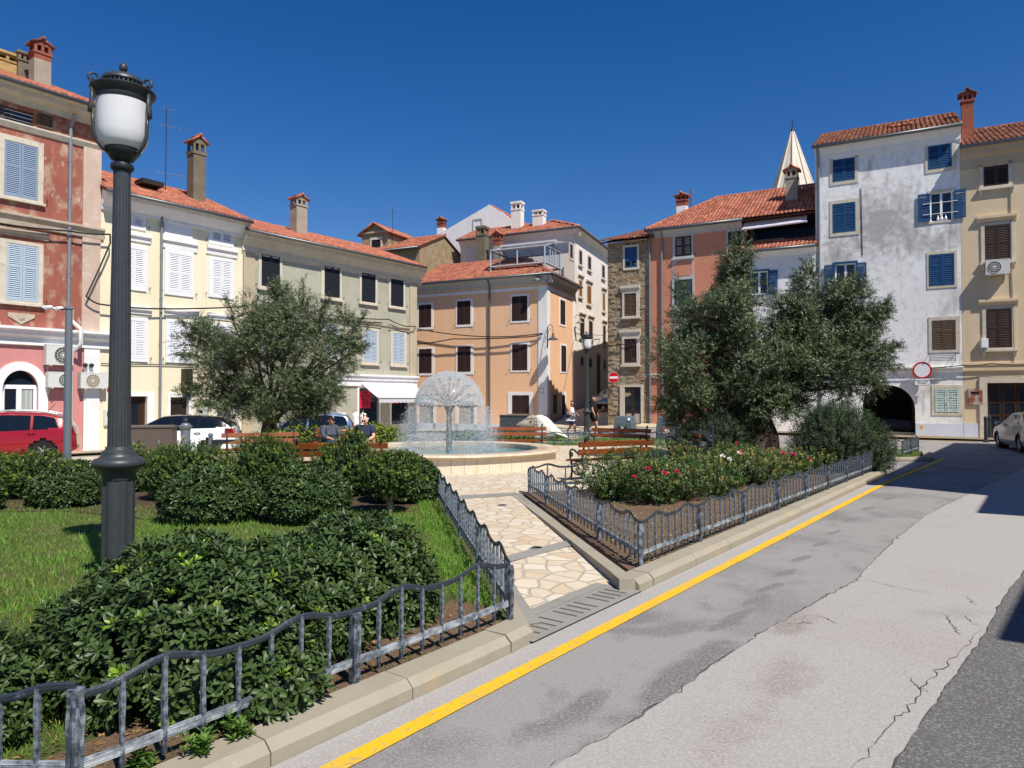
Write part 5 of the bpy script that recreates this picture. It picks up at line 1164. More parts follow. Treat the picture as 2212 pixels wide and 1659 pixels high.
xs = [-700, -200, -90, -50] + list(range(-32, 42, 2)) + [50, 90, 200, 700]; ys = [-300, -60, -20] + list(range(-6, 84, 2)) + [100, 150, 300, 800]
mb = MB(); nx = len(xs)
mb.add([(x, y, gh(x, y) if abs(x) < 60 and y < 110 else (gh(min(60, max(-60, x)), min(110, y)))) for y in ys for x in xs], [(j * nx + i, j * nx + i + 1, (j + 1) * nx + i + 1, (j + 1) * nx + i) for j in range(len(ys) - 1) for i in range(nx - 1)])
tag(mb.build('ground', 'asphalt'), kind='structure')
def gpx(u, v, z=0): p = at_z(u, v, z); return (p.x, p.y)
seam = [(1060, 1800), (1193, 1659), (1399, 1539), (1539, 1439), (1656, 1361), (1740, 1314), (1800, 1281), (1852, 1255), (1859, 1241), (1900, 1200), (1939, 1161), (2002, 1111), (2096, 1065), (2212, 1012)]
dark = [(1990, 1500)]
seam2 = [(1840, 1800), (1926, 1659), (2012, 1533), (2050, 1478), (2092, 1423), (2136, 1359), (2165, 1300), (2212, 1233)]
def wobble(pts, n=6, a=.012):
    o = []
    for i in range(len(pts) - 1):
        for k in range(n):
            q = [pts[i][j] + (pts[i + 1][j] - pts[i][j]) * k / n for j in (0, 1)]; o.append((q[0] + random.gauss(0, a), q[1] + random.gauss(0, a)))
    return o + [pts[-1]]
S1 = wobble([gpx(*p) for p in seam], 8, .007); S2 = wobble([gpx(*p) for p in seam2], 8, .006)
e2 = (9.5, 12.4); far2 = (14.6, 18.2)
sheet('road', S1 + [(19, 24.5), (16.5, 16)] + [far2, e2] + S2[::-1] + [(.3, 1.5), (-1, 1.5)], 'old_concrete', lambda x, y: gh(x, y) + .004, 2)
sheet('pavement', S2 + [e2, far2, (22, 26), (24, 24), (12, 5), (6, 0), (.8, .8)], 'dark_asphalt', lambda x, y: gh(x, y) + .006, 2)
sheet('road', [rf2(-9, -.01), rf2(20, -.01), rf2(20, -.215), rf2(-9, -.215)], 'old_concrete', lambda x, y: gh(x, y) + .003, 0)
def strip(mb, pts, wd, z, taper=False, jit=0.):
    n = len(pts)
    vs = []
    for i, p in enumerate(pts):
        a = Vector(pts[max(i - 1, 0)]); b_ = Vector(pts[min(i + 1, n - 1)]); d = (b_ - a).normalized(); q = Vector((-d.y, d.x)); w_ = wd * (1 if not taper else max(.15, math.sin(math.pi * (i + .3) / n))) * random.uniform(1 - jit, 1 + jit)
        for sg in (-1, 1): r = Vector(p) + q * sg * w_ / 2; vs.append((r.x, r.y, gh(r.x, r.y) + z))
    mb.add(vs, [(2 * i, 2 * i + 1, 2 * i + 3, 2 * i + 2) for i in range(n - 1)])
mb = MB(); pts = []
for k in range(120):
    t = -9 + 31 * k / 119; w_ = -.275 - .26 * sstep(12, 22, t); pts.append(rf2(t, w_))
strip(mb, pts, .118, .009, jit=.05)
wl = [(p.x, p.y) for p in (Vector((x, 0)) for x in ())]
q = [WP + Vector(WD) * s_ + Vector((-.4815, -.8764)) * 1.7 for s_ in np.linspace(-6, 10, 20)]; strip(mb, [(p.x, p.y) for p in q], .1, .009)
tag(mb.build('road_markings', 'yellow_paint'), kind='structure')
mb = MB()
strip(mb, wobble([gpx(*p) for p in seam[1:]], 12, .012), .0055, .008, jit=.95); strip(mb, S2, .007, .010, jit=.9)
for pts_, w_ in (([(1800, 1700), (1860, 1640), (1912, 1580), (1960, 1535), (2000, 1480), (2040, 1440), (2085, 1398), (2110, 1370), (2130, 1358)], .008), ([(2035, 1320), (2052, 1345), (2060, 1365), (2085, 1375)], .008), ([(2085, 1287), (2100, 1300), (2105, 1310)], .008),
               ([(1859, 1250), (1905, 1262), (1970, 1276), (2020, 1284)], .007), ([(1745, 1325), (1790, 1340), (1815, 1352)], .008), ([(1690, 1352), (1740, 1346), (1760, 1352)], .008), ([(1955, 1450), (1975, 1480), (1990, 1490), (2010, 1500)], .008), ([(2082, 1330), (2100, 1345), (2125, 1356)], .008)):
    strip(mb, wobble([gpx(*p) for p in pts_], 7, .013), w_ * .8, .0085, True, .6)
tag(mb.build('road_cracks', 'crack'), kind='structure')

# ---- raised beds, plaza, path
LFa, LFb = (-.02, 5.76), (-1.33, 12.7)
RFa, RFb = (1.37, 7.6), (.33, 13.6)
def pz(x, y):  # plaza level; the path ramps down to the road
    t = (Vector((x, y)) - RO).dot(RLV); return gh(x, y) + .018 + .085 * sstep(.3, 2.8, t)
plaza = [rf2(.22, .36), rf2(1.62, .36), (1.08, 7.36), (.03, 13.55), (.33, 13.75), (1.95, 14.25), (3.7, 15.5), (5.3, 17.3), (6.3, 19.6), (7.2, 23), (6.2, 27.2), (-2, 27.6), (-8, 27), (-13, 25), (-17, 20.5), (-14, 18.2), (-8, 16.2), (-3.2, 14.3), (-1.08, 12.75)]
sheet('paving', plaza, 'flagstone', pz, .7, thick=.12)
mb = MB()
def band(p, q, w_, dz=.005):
    n = 10; strip_pts = [(p[0] + (q[0] - p[0]) * k / n, p[1] + (q[1] - p[1]) * k / n) for k in range(n + 1)]; d = (Vector(q) - Vector(p)).normalized(); nn = Vector((-d.y, d.x)); vs = []
    for a in strip_pts:
        for sg in (-1, 1): r = Vector(a) + nn * sg * w_ / 2; vs.append((r.x, r.y, pz(r.x, r.y) + dz))
    mb.add(vs, [(2 * i, 2 * i + 1, 2 * i + 3, 2 * i + 2) for i in range(n)])
band(gpx(1085, 1209, .08), gpx(1272, 1160, .08), .20); band((-1.12, 12.9), (.15, 13.45), .42); band(rf2(.05, .42), rf2(1.8, .42), .13)
band((-1.05, 12.7), (.17, 5.95), .14, .009); band((.08, 13.5), (1.13, 7.3), .12, .009)
tag(mb.build('paving_bands', 'grey_stone'), kind='structure')
# drain
mb = MB(); mb.add([(*rf2(t, w_), .02) for t, w_ in ((-.02, -.02), (1.84, -.02), (1.84, .36), (-.02, .36))], [(0, 1, 2, 3)]); mb.mi = 1
for g_ in range(3):
    for k in range(4):
        t = .16 + g_ * .56 + k * .115; mb.add([(*rf2(a, w_), .0225) for a, w_ in ((t, .05), (t + .022, .05), (t + .022, .30), (t, .30))], [(0, 1, 2, 3)])
tag(mb.build('drain', ['grey_stone', 'crack'], ), 'grey stone drain strip with slots between path and road', 'drain')
for p_ in ((1165, 1290 / 1), (1140, 1181)): pass
for (u, v) in ((1131, 1063), (1161, 1182)):
    x, y = gpx(u * 1.0 if u != 1131 else 1078 + 140, v if v != 1063 else 1092, .09) if False else gpx(u, v, .09)
c_ = gpx(1053 * 1.0 + 48, 1093, .1); hc = [gpx(1106 - 21, 1093, .1), gpx(1105 + 55, 1182, .09)]
for k, (x, y) in enumerate(hc):
    mb = MB(); n = 20; z_ = pz(x, y) + .012; r_ = .085; mb.lathe([(r_, -.02), (r_, 0), (r_ * .9, .004)], 20, c=(x, y, z_)); mb.mi = 1; mb.lathe([(r_ * .78, .004), (r_ * .7, .0055)], 18, c=(x, y, z_))
    tag(mb.build('ground_light', ['grey_stone', 'ink']), ('round sunken cover in the flagstones near the fountain end of the path', 'dark round sunken cover beside the grey paving band')[k], 'ground cover')
bedz = lambda x, y: gh(x, y) + .105
lbed = [rf2(-.0, .2), (.1, 5.8), (-1.2, 12.72), (-3.2, 14.2), (-8, 16.1), (-14, 18.1), (-22, 19), (-22, 2), rf2(-9.5, .25)]
sheet('lawn', lbed, 'lawn_soil', bedz, 1.2, thick=.1)
rbed = [(1.22, 7.48), rf2(2.1, .2), rf2(15.2, .2), rf2(16.2, .9), (9.0, 21.5), (8.2, 24), (7.3, 23), (6.4, 19.6), (5.4, 17.2), (3.8, 15.4), (2.0, 14.15), (.2, 13.68)]
sheet('flower_bed', rbed, 'soil', bedz, 1.2, thick=.1)
lsoil = [rf2(-.05, .27), rf2(-9, .27), rf2(-9, .62), rf2(-3.2, .75), rf2(-1.5, .95), rf2(-.3, .8), (-.42, 6.9)]
sheet('flower_bed', lsoil, 'soil', lambda x, y: bedz(x, y) + .012, .6)
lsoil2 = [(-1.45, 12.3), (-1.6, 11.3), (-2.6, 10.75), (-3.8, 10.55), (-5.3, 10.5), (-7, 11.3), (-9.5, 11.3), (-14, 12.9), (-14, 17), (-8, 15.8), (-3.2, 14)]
mat('shaded_soil', hexc('4a3c2e'), 1., layers=[('noise', 14, .5, .7, hexc('6e5a42'), .6), ('noise', 40, .58, .7, hexc('8a7656'), .6)], bump=[('noise', 22, .9, .05)])  # soil colour lowered for the shade under the bushes, plus leaf litter
sheet('flower_bed', lsoil2, 'shaded_soil', lambda x, y: bedz(x, y) + .010, .8)
isl = [(-1.8, 28.0), (6.0, 27.6), (7.0, 29.4), (6.0, 32.6), (-.5, 33)]
sheet('lawn', isl, 'lawn_soil', lambda x, y: gh(x, y) + .08, 1.2, thick=.1)
isl2 = [(11.15, 21.75), (11.95, 21.6), (13.75, 23.85), (13.2, 26.2), (11.2, 25.5)]
sheet('lawn', isl2, 'lawn_soil', lambda x, y: gh(x, y) + .10, .8, thick=.1)
# far pavements
def wallstrip(P, d, n, s0, s1, o0, o1, m, z, name='pavement'):
    P = Vector(P); d = Vector(d).normalized(); n = Vector(n).normalized(); a = P + d * s0 + n * o0; b_ = P + d * s1 + n * o0; c = P + d * s1 + n * o1; e_ = P + d * s0 + n * o1
    sheet(name, [(a.x, a.y), (b_.x, b_.y), (c.x, c.y), (e_.x, e_.y)], m, lambda x, y: gh(x, y) + z, 1.0, thick=z)
wallstrip(WP, WD, (-.4815, -.8764), -14.2, 9, -.6, 1.5, 'street_paving', .09)
wallstrip(pc, PD, (-.4384, -.8988), -10, -.2, -.5, 2.6, 'street_paving', .07)
wallstrip(AP, AD, (.8015, -.598), -14, 18, -.3, 1.6, 'street_paving', .08)
al = [(2.4, 45.7), (6.8, 41.4), (16, 62), (9, 64)]
sheet('path', [(-.6, 43.2), (3.0, 41.2), (7.0, 39.2), (8.3, 41.0), (17.5, 66), (10.5, 67), (2.3, 45.8)], 'street_paving', lambda x, y: gh(x, y) + .03, 1.0)
# kerbs: separate stones laid end to end
mb = MB()
def kerb(p, q, w_=.25, z0=-.05, z1=.125, seg=1.05, inward=1, ch=.03, gap=.004):
    p, q = Vector(p), Vector(q); L = (q - p).length; d = (q - p).normalized(); nn = Vector((-d.y, d.x)) * inward; n = max(1, round(L / seg)); 
    for k in range(n):
        a, b_ = p + d * (L * k / n + gap), p + d * (L * (k + 1) / n - gap); dz = random.uniform(-.003, .003); vs = []
        for c in (a, b_):
            g_ = gh(c.x, c.y)
            for o, z in ((0, z0), (0, z1 - .05), (ch * 1.8, z1), (w_, z1 + .002), (w_, z0)): r = c + nn * o; vs.append((r.x, r.y, g_ + z + dz))
        mb.rv = random.random(); mb.add(vs, [(0, 1, 2, 3, 4), (9, 8, 7, 6, 5)] + [(i, 5 + i, 5 + (i + 1) % 5, (i + 1) % 5) for i in range(5)])
kerb(rf2(-9.5, 0), rf2(-.28, 0)); kerb(rf2(-.27, 0), rf2(.04, .02), seg=.5); kerb(rf2(2.12, 0), rf2(15.2, 0)); kerb(rf2(1.80, -.0), rf2(2.11, .0), seg=.5)
for a, b_ in ((15.21, 15.8), (15.8, 16.25), (16.25, 16.4)):
    f_ = lambda t: rf2(t, 1.1 * sstep(15.0, 16.5, t) ** 1.5); kerb(f_(a), f_(b_), seg=.6)
kerb((.115 + .06, 13.2), (1.20, 7.33), w_=.17, z1=.112, inward=-1, seg=1.1, ch=.01); kerb((1.21, 7.31), rf2(1.83, .015), w_=.2, z1=.125, inward=-1, seg=.6)
kerb(rf2(.045, .02), (-.0 + .06, 6.35), w_=.17, z1=.12, seg=.5, ch=.02)
for a, b_ in (((11.05, 21.62), (12.1, 21.35)), ((12.1, 21.35), (12.9, 21.75)), ((12.9, 21.75), (14.0, 23.7)), ((14.0, 23.7), (13.5, 26.3))): kerb(a, b_, w_=.28, seg=.9)
tag(mb.build('kerb', 'kerb_stone'), kind='structure')

# ================================================================== FENCES
mat('fence_iron', hexc('39424d'), .5, metal=.15, layers=[('noise', (16, 16, 7), .46, .64, hexc('8d99a5'), .75, 6), ('noise', 40, .6, .72, hexc('b9c0c6'), .5, 4)], bump=[('noise', 45, .5, .006)])
mat('fence_rail', hexc('343c46'), .42, metal=.2, layers=[('noise', 22, .56, .7, hexc('6c7884'), .6, 6)], bump=[('noise', 50, .5, .005)])
mat('fence_bottom_rail', hexc('5a646e'), .55, metal=.15, layers=[('noise', (9, 9, 14), .42, .6, hexc('b3bbc1'), .85, 7)], bump=[('noise', 45, .5, .006)])
def bar_mesh(w_, n=6, jit=.0016):
    mb = MB(); rings = []
    for i in range(n + 1):
        z = i / n; a = w_ / 2 + random.uniform(-jit, jit); tw = random.uniform(-.06, .06)
        rings.append([(a * (c * math.cos(tw) - s_ * math.sin(tw)), a * (c * math.sin(tw) + s_ * math.cos(tw)), z) for c, s_ in ((-1, -1), (1, -1), (1, 1), (-1, 1))])
    vs = [p for r in rings for p in r]; mb.add(vs, [(4 * i + j, 4 * i + (j + 1) % 4, 4 * i + 4 + (j + 1) % 4, 4 * i + 4 + j) for i in range(n) for j in range(4)] + [(3, 2, 1, 0), tuple(4 * n + j for j in range(4))])
    me = D.meshes.new('bar'); me.from_pydata(mb.v, [], mb.f); me.materials.append(MATS['fence_iron']); return me
PICK = [bar_mesh(.021) for _ in range(3)]; POSTM = [bar_mesh(.05, 9, .004) for _ in range(2)]
def fence(label, A, B, z=.1, post=1.6, n=7, h=.49, amp=.031, group='low wavy iron fences round the flower beds', first=True, phase=0., pickets=True, max_pick=100):
    A, B = Vector(A), Vector(B); L = (B - A).length; d = (B - A).normalized(); zb = z + gh(A.x, A.y); root = empty('iron_fence', (A.x, A.y, zb), math.atan2(d.y, d.x)); tag(root, label, 'fence', group)
    nb = max(1, round(L / post)); bay = L / nb; wl = bay / 2
    def zt(s_): return h + amp * (math.cos(2 * math.pi * (s_ / wl) + phase + math.pi) + .25 * math.cos(4 * math.pi * (s_ / wl) + phase))
    def gz(s_): p = A + d * s_; return gh(p.x, p.y) - gh(A.x, A.y)
    ns = max(8, int(L / .055)); mb = MB(); mb.tube([(L * k / ns, 0, zt(L * k / ns) + gz(L * k / ns)) for k in range(ns + 1)], .0205, 8, flat=.42, up=(0, 1, 0))
    mb.tube([(L * k / ns, -.006, zt(L * k / ns) + .009 + gz(L * k / ns)) for k in range(ns + 1)], .0045, 5); mb.build('top_rail', 'fence_rail', root, auto=50)
    mb = MB(); hb = .155
    nn = nb * 2
    for k in range(nn):
        a, b_ = L * k / nn, L * (k + 1) / nn; za, zb2 = gz(a) + hb, gz(b_) + hb
        mb.add([(a, -.008, za - .024), (b_, -.008, zb2 - .024), (b_, .008, zb2 - .024), (a, .008, za - .024), (a, -.008, za + .024), (b_, -.008, zb2 + .024), (b_, .008, zb2 + .024), (a, .008, za + .024)], [(0, 3, 2, 1), (4, 5, 6, 7), (0, 1, 5, 4), (2, 3, 7, 6), (1, 2, 6, 5), (3, 0, 4, 7)])
        for zz in (-.011, .011): mb.tube([(a, -.0085, za + zz), (b_, -.0085, zb2 + zz)], .0022, 4)
    br = mb.build('bottom_rail', 'fence_bottom_rail', root)
    for k in range(0 if first else 1, nb + 1):
        s_ = bay * k; o = D.objects.new('post', POSTM[k % 2]); COL.objects.link(o); o.parent = root; o.location = (s_, 0, gz(s_) - .06); o.scale = (1, 1, zt(s_) + .05)
    cnt = 0
    for k in range(nb):
        for j in range(1, n):
            if cnt >= max_pick: break
            s_ = bay * (k + j / n); o = D.objects.new('picket', PICK[(k * 3 + j) % 3]); COL.objects.link(o); o.parent = root; o.location = (s_, 0, gz(s_) + .055); o.scale = (1, 1, zt(s_) - .05); cnt += 1
    return root
FC = rf2(-3.15, .265)
LA = (LFa[0], LFa[1])
fence('low iron fence along the road in front of the big glossy bush', FC, LA, n=8, post=1.6)
fence('low iron fence at the frame edge turning away before the glossy bush', (FC[0] - 4.2, FC[1] + .12), (FC[0] - .001, FC[1]), n=8, post=1.4, phase=math.pi)
fence('low iron fence between the lawn and the flagstone path', LA, LFb, n=9, post=1.75, first=False, h=.5)
fence('low iron fence between flagstone path and rose bed', RFb, RFa, n=9, post=1.55, h=.5)
fence('long iron fence between rose bed and road', RFa, rf2(15.0, .22), n=9, post=1.66, first=False, h=.5)
fence('short fence bay at the rose bed end beside the scroll bench', RFb, (1.75, 14.1), n=4, post=1.5, first=False, h=.5)
fence('iron fence on grass island near white archway, side facing the plaza', (11.2, 21.9), (11.93, 21.72), n=4, post=.75, h=.52)
fence('iron fence on the grass island near the white archway, side along the road', (11.93, 21.72), (13.62, 23.85), n=8, post=1.4, first=False, h=.52)
fence('iron fence on the grass island near the white archway, far side', (11.3, 25.2), (13.1, 25.9), n=6, post=1.0, h=.52)
fence('thin iron fence before the grass strip behind the fountain benches', (-1.6, 27.9), (6.0, 27.5), n=7, post=1.9, h=.5, z=.06)
fence('thin iron fence between the boat sculpture and the street', (0, 32.9), (3.4, 32.75), n=6, post=1.7, h=.5, z=.04)
fence('thin iron fence behind the yellowish shrub left of the fountain', (-4.5, 25.2), (-3.4, 25.6), n=4, post=1.1, h=.5, z=.04)
# ================================================================== STREET LAMPS
mat('lamp_iron', hexc('43484b'), .42, metal=.25, layers=[('noise', 12, .45, .7, hexc('35393c'), .5)], bump=[('noise', 60, .35, .004)])
mat('lamp_dark', hexc('2f3436'), .4, metal=.2)
mat('milk_glass', hexc('eef0f1'), .12, spec=.6, transl=.25)
def make_lamp(loc, rz, label):
    r = empty('street_lamp', loc, rz); tag(r, label, 'street lamp', 'street lamps with milk glass urns on fluted posts')
    fl = lambda j, i: (1, .97, .90, .97)[j % 4]
    mb = MB(); mb.lathe([(.105, 1.40), (.098, 2.2), (.085, 3.4), (.077, 4.165)], 80, flute=fl, cap=False); mb.build('shaft', 'lamp_iron', r, smooth=True)
    mb = MB(); mb.lathe([(.147, .0), (.147, 1.10)], 48, flute=lambda j, i: 1 - (.09 if (j % 6) in (2, 3, 4) else 0), cap=False)
    mb.lathe([(.24, -.05), (.24, .08), (.20, .12), (.19, .2), (.155, .24), (.15, .3)], 32); mb.build('base', 'lamp_iron', r, auto=40)
    mb = MB(); mb.lathe([(.14, 1.10), (.15, 1.12), (.15, 1.15), (.165, 1.19), (.2, 1.215), (.232, 1.24), (.24, 1.265), (.236, 1.29), (.21, 1.315), (.18, 1.325), (.165, 1.335), (.155, 1.36), (.15, 1.385), (.125, 1.40), (.115, 1.43)], 40); mb.build('collar', 'lamp_iron', r, auto=40)
    mb = MB(); mb.lathe([(.078, 4.15), (.1, 4.165), (.108, 4.19), (.1, 4.22), (.075, 4.23), (.07, 4.25), (.1, 4.26), (.135, 4.31), (.16, 4.34), (.165, 4.37), (.15, 4.375)], 32); mb.build('cup', 'lamp_dark', r, auto=40)
    mb = MB(); mb.lathe([(.125, 4.355), (.182, 4.385), (.217, 4.44), (.233, 4.53), (.238, 4.65), (.239, 4.86)], 40, cap=False); mb.build('globe', 'milk_glass', r, smooth=True)
    mb = MB(); mb.lathe([(.242, 4.83), (.252, 4.85), (.252, 4.875), (.257, 4.88), (.292, 4.93), (.298, 4.945), (.292, 4.955), (.262, 4.965), (.22, 4.975), (.2, 4.985), (.17, 4.99)], 44); mb.build('hood', 'lamp_dark', r, auto=40)
    mb = MB(); mb.lathe([(.17, 4.985), (.17, 5.025)], 30)
    for k in range(30): an = 2 * math.pi * k / 30; mb.box(.172, .186, -.006, .006, 4.99, 5.025, Matrix.Rotation(an, 4, 'Z'))
    mb.lathe([(.185, 5.022), (.195, 5.035), (.19, 5.06), (.165, 5.085), (.11, 5.105), (.05, 5.115), (.03, 5.12)], 36); mb.build('vent_cap', 'lamp_iron', r, auto=40)
    mb = MB(); mb.lathe([(.03, 5.11), (.02, 5.13), (.028, 5.14), (.02, 5.15), (.034, 5.165), (.04, 5.185), (.036, 5.21), (.022, 5.232), (.004, 5.24)], 14, flute=lambda j, i: 1 + .06 * (-1) ** (i + j)); mb.build('finial', 'lamp_iron', r, auto=60)
    for az_ in (-10, 110, 230):
        sg = .9; mb = MB(); pts = [(.15, 4.33), (.2, 4.335), (.255, 4.39), (.29, 4.47), (.303, 4.58), (.305, 4.68)]
        mb.tube([(sg * x, 0, z) for x, z in pts], .018, 8); mb.tube([(sg * .335, 0, 4.66), (sg * .325, 0, 4.72), (sg * .315, 0, 4.80), (sg * .318, 0, 4.9)], [.026, .034, .026, .02], 8, flat=.7)
        sc = [(.318 + .0, 4.9), (.325, 4.96)] + [(.29 + .06 * math.cos(a) * (1 - a / 9), 5.0 + .055 * math.sin(a) * (1 - a / 9)) for a in np.linspace(-.4, 6.4, 22)]
        mb.tube([(sg * x, 0, z) for x, z in sc], .012, 6); mb.v = [tuple(Matrix.Rotation(R(az_), 3, 'Z') @ Vector(q)) for q in mb.v]; mb.build('bracket_arm', 'lamp_iron', r, smooth=True)
    return r
p = at_y(255, 1160, 7.0); lp = make_lamp((p.x, p.y, 0), R(0), 'large close street lamp rising from the glossy bush')
p = at_y(1267.5, 889, 35.2); l2 = dup(lp, None, (p.x, p.y, 0), R(5)); l2['label'] = 'distant street lamp at the mouth of the alley, a man walking behind it'

# ================================================================== BENCHES
mat('bench_wood', hexc('783f1d'), .5, rnd=.12, layers=[('noise', (2, 30, 30), .45, .7, hexc('a85f2c'), .6), ('noise', (1.5, 20, 20), .6, .72, hexc('6b4a34'), .5)], bump=[('noise', (3, 50, 50), .3, .004)])
mat('cast_iron', hexc('2b3033'), .45, metal=.3)
def make_bench():
    r = empty('park_bench', (0, 0, 0)); L = 1.0
    for k, (y, z) in enumerate(((-.40, .43), (-.30, .445), (-.20, .445), (-.10, .44))):
        mb = MB(); mb.box(-L, L, y - .04, y + .04, z - .018, z + .018); mb.build('seat_slat', 'bench_wood', r)
    M_ = Matrix.Rotation(R(-14), 4, 'X')
    for z in (.63, .80):
        mb = MB(); mb.box(-L, L, -.02, .02, -.058, .058, Matrix.Translation((0, .0 + (z - .44) * .25, z)) @ M_); mb.build('back_slat', 'bench_wood', r)
    for x in (-.86, .86):
        mb = MB(); t = lambda pts, r_: mb.tube([(x, a, b_) for a, b_ in pts], r_, 8)
        t([(.14, 0), (.10, .12), (.06, .28), (.0, .40), (.0, .5), (.055, .68), (.11, .9), (.14, .95)], .024); t([(.14, .95), (.155, .93), (.15, .90), (.13, .905)], .026)
        t([(-.46, 0), (-.42, .1), (-.40, .22), (-.42, .34), (-.44, .41)], .024); t([(-.46, .41), (-.2, .415), (.02, .40)], .02); t([(-.4, .22), (-.26, .13), (-.1, .13), (.06, .25)], .018); t([(-.41, .3), (-.3, .36), (-.2, .39)], .016)
        t([(.03, .62), (-.08, .585), (-.2, .60), (-.3, .655), (-.40, .665), (-.47, .63), (-.49, .57), (-.46, .52), (-.41, .515), (-.385, .55), (-.40, .585), (-.43, .58)], .021); t([(-.44, .41), (-.47, .47), (-.485, .55)], .02)
        t([(-.50, .02), (-.42, .0)], .03); t([(.1, .0), (.2, .02)], .03); mb.build('iron_end', 'cast_iron', r, smooth=True)
    return r
bench0 = make_bench(); used_b = []
def bench(label, A, B, face_sign=1, z=None):
    """back rail from A to B (ground points under the back), seat to the right-hand side of A->B when face_sign is 1"""
    A, B = Vector(A), Vector(B); c = (A + B) / 2; d = (B - A).normalized(); ang = math.atan2(d.y, d.x) + (0 if face_sign > 0 else math.pi)
    o = bench0 if not used_b else dup(bench0); used_b.append(1); nn = Vector((math.cos(ang - math.pi / 2), math.sin(ang - math.pi / 2)))
    q = c - nn * .1 * 0; o.location = (q.x, q.y, pz(q.x, q.y) + .005); o.rotation_euler = (0, 0, ang); tag(o, label, 'bench', 'slatted park benches round the fountain'); return o
bench('park bench with curled iron arms right behind the rose bed', (1.3, 15.34), (3.26, 16.4), -1)
bench('park bench facing the fountain in front of the distant street lamp and grey bin', (2.5, 22.7), (4.2, 21.65), 1)
bench('park bench behind the spraying fountain, beside the boat sculpture', (-.85, 23.4), (1.1, 23.3), 1)
bench('park bench the seated couple sits on', (-6.15, 22.3), (-4.25, 21.9), 1)
bench('park bench with its dark back seen behind the clipped bushes', (-4.6, 14.9), (-2.65, 15.1), -1)
bench('park bench near the grey post with the litter hood', (-7.8, 19.0), (-5.9, 19.8), 1)
bench('park bench seen from its end under the olive tree on the rose bed side', (5.05, 21.2), (5.0, 19.25), 1)

# ================================================================== FOUNTAIN
FX, FY, FR = -1.76, 19.9, 3.1
mat('fountain_stone', hexc('d8cdb8'), .55, layers=[('noise', 3, .45, .7, hexc('d3bf9c'), .5), ('noise', 12, .55, .75, hexc('c2ad8a'), .4)], bump=[('noise', 30, .15, .006)])
mat('fountain_rim', hexc('d6c8b0'), .25, layers=[('noise', 2.5, .45, .65, hexc('b98f66'), .7, 6)])
mat('pool_water', hexc('3d8f9e'), .06, spec=.6, layers=[('noise', 3, .45, .65, hexc('66bfc9'), .6)], bump=[('noise', 14, .35, .04)])
mat('steel', hexc('8b9196'), .35, metal=.7)
mat('droplet', hexc('eef3f7'), .12, spec=.7, transl=.35)
veil('water_film', hexc('eef3f6'), .34)
fz = pz(FX, FY)
fo = empty('fountain', (FX, FY, fz)); tag(fo, 'round stone fountain with a dandelion shaped spray of water', 'fountain')
mb = MB(); nseg = 60
for k in range(nseg):
    a0, a1 = 2 * math.pi * (k + .012) / nseg, 2 * math.pi * (k + .988) / nseg; r0 = FR - .12
    mb.rv = random.random(); vs = [(r_ * math.cos(a), r_ * math.sin(a), z) for a in (a0, a1) for r_, z in ((r0, -.12), (r0, .36), (r0 - .22, .36), (r0 - .22, -.12))]
    mb.add(vs, [(0, 1, 5, 4), (1, 2, 6, 5), (2, 3, 7, 6), (0, 3, 2, 1), (4, 5, 6, 7)])
mb.build('basin_wall', 'fountain_stone', fo)
mb = MB(); mb.lathe([(FR - .62, .30), (FR - .62, .425), (FR - .60, .44), (FR - .04, .44), (FR, .425), (FR + .015, .40), (FR, .375), (FR - .04, .36), (FR - .34, .355)], 96, cap=False); mb.build('rim', 'fountain_rim', fo, auto=40)
mb = MB(); mb.lathe([(FR - .6, .31), (2, .315), (1, .31), (.05, .315)], 64, cap=True); mb.build('water', 'pool_water', fo, smooth=True)
hub = Vector((0, 0, 1.60))
mb = MB(); mb.lathe([(.1, .2), (.085, .5), (.075, 1.35), (.09, 1.45), (.16, 1.6), (.12, 1.72), (0.02, 1.75)], 18); mb.build('stem', 'grey_stone', fo, smooth=True)
NM = MB(); NM.tube([(0, 0, .1), (0, 0, .80)], .011, 5); NM.lathe([(.035, .80), (.04, .82), (.01, .825)], 8)
nz0 = None; dirs = []
for el, cnt in ((0, 14), (22, 13), (45, 10), (66, 6), (88, 1)):
    for k in range(cnt):
        az = 2 * math.pi * (k + (.5 if el in (22, 66) else 0)) / cnt; e_ = R(el); dirs.append(Vector((math.cos(e_) * math.cos(az), math.cos(e_) * math.sin(az), math.sin(e_))))
for dv in dirs:
    if nz0 is None: nz0 = NM.build('nozzle', 'iron', fo); o = nz0
    else: o = D.objects.new('nozzle', nz0.data); COL.objects.link(o); o.parent = fo
    o.location = hub; o.rotation_euler = dv.to_track_quat('Z', 'Y').to_euler()
# film discs at each nozzle merge to a thin dome
mb = MB(); nA, nB = 64, 16; RD_ = .93
vs = []
for j in range(nB + 1):
    el = math.pi / 2 * (1 - j / nB) + .06 * (j / nB) * (1 + math.sin(j)) * 0
    for k in range(nA):
        az = 2 * math.pi * k / nA; rr_ = RD_ * (1 + .02 * math.sin(az * 7 + j)) * (1 + .10 * (j / nB) ** 2); vs.append((rr_ * math.cos(el) * math.cos(az), rr_ * math.cos(el) * math.sin(az), hub.z + RD_ * math.sin(el) * (1 + .015 * math.sin(az * 9 + j * 2))))
mb.add(vs, [(j * nA + k, j * nA + (k + 1) % nA, (j + 1) * nA + (k + 1) % nA, (j + 1) * nA + k) for j in range(nB) for k in range(nA)])
mb.build('water_dome', 'water_film', fo, smooth=True)
N = 58000; az = rng.uniform(0, 2 * math.pi, N); u_ = rng.random(N)
isd = u_ < .46
el = np.where(isd, np.arcsin(rng.uniform(0.0, 1, N)), 0)
rad = RD_ * (1 + rng.normal(0, .025, N)); r_d = rad * np.cos(el); z_d = hub.z + rad * np.sin(el)
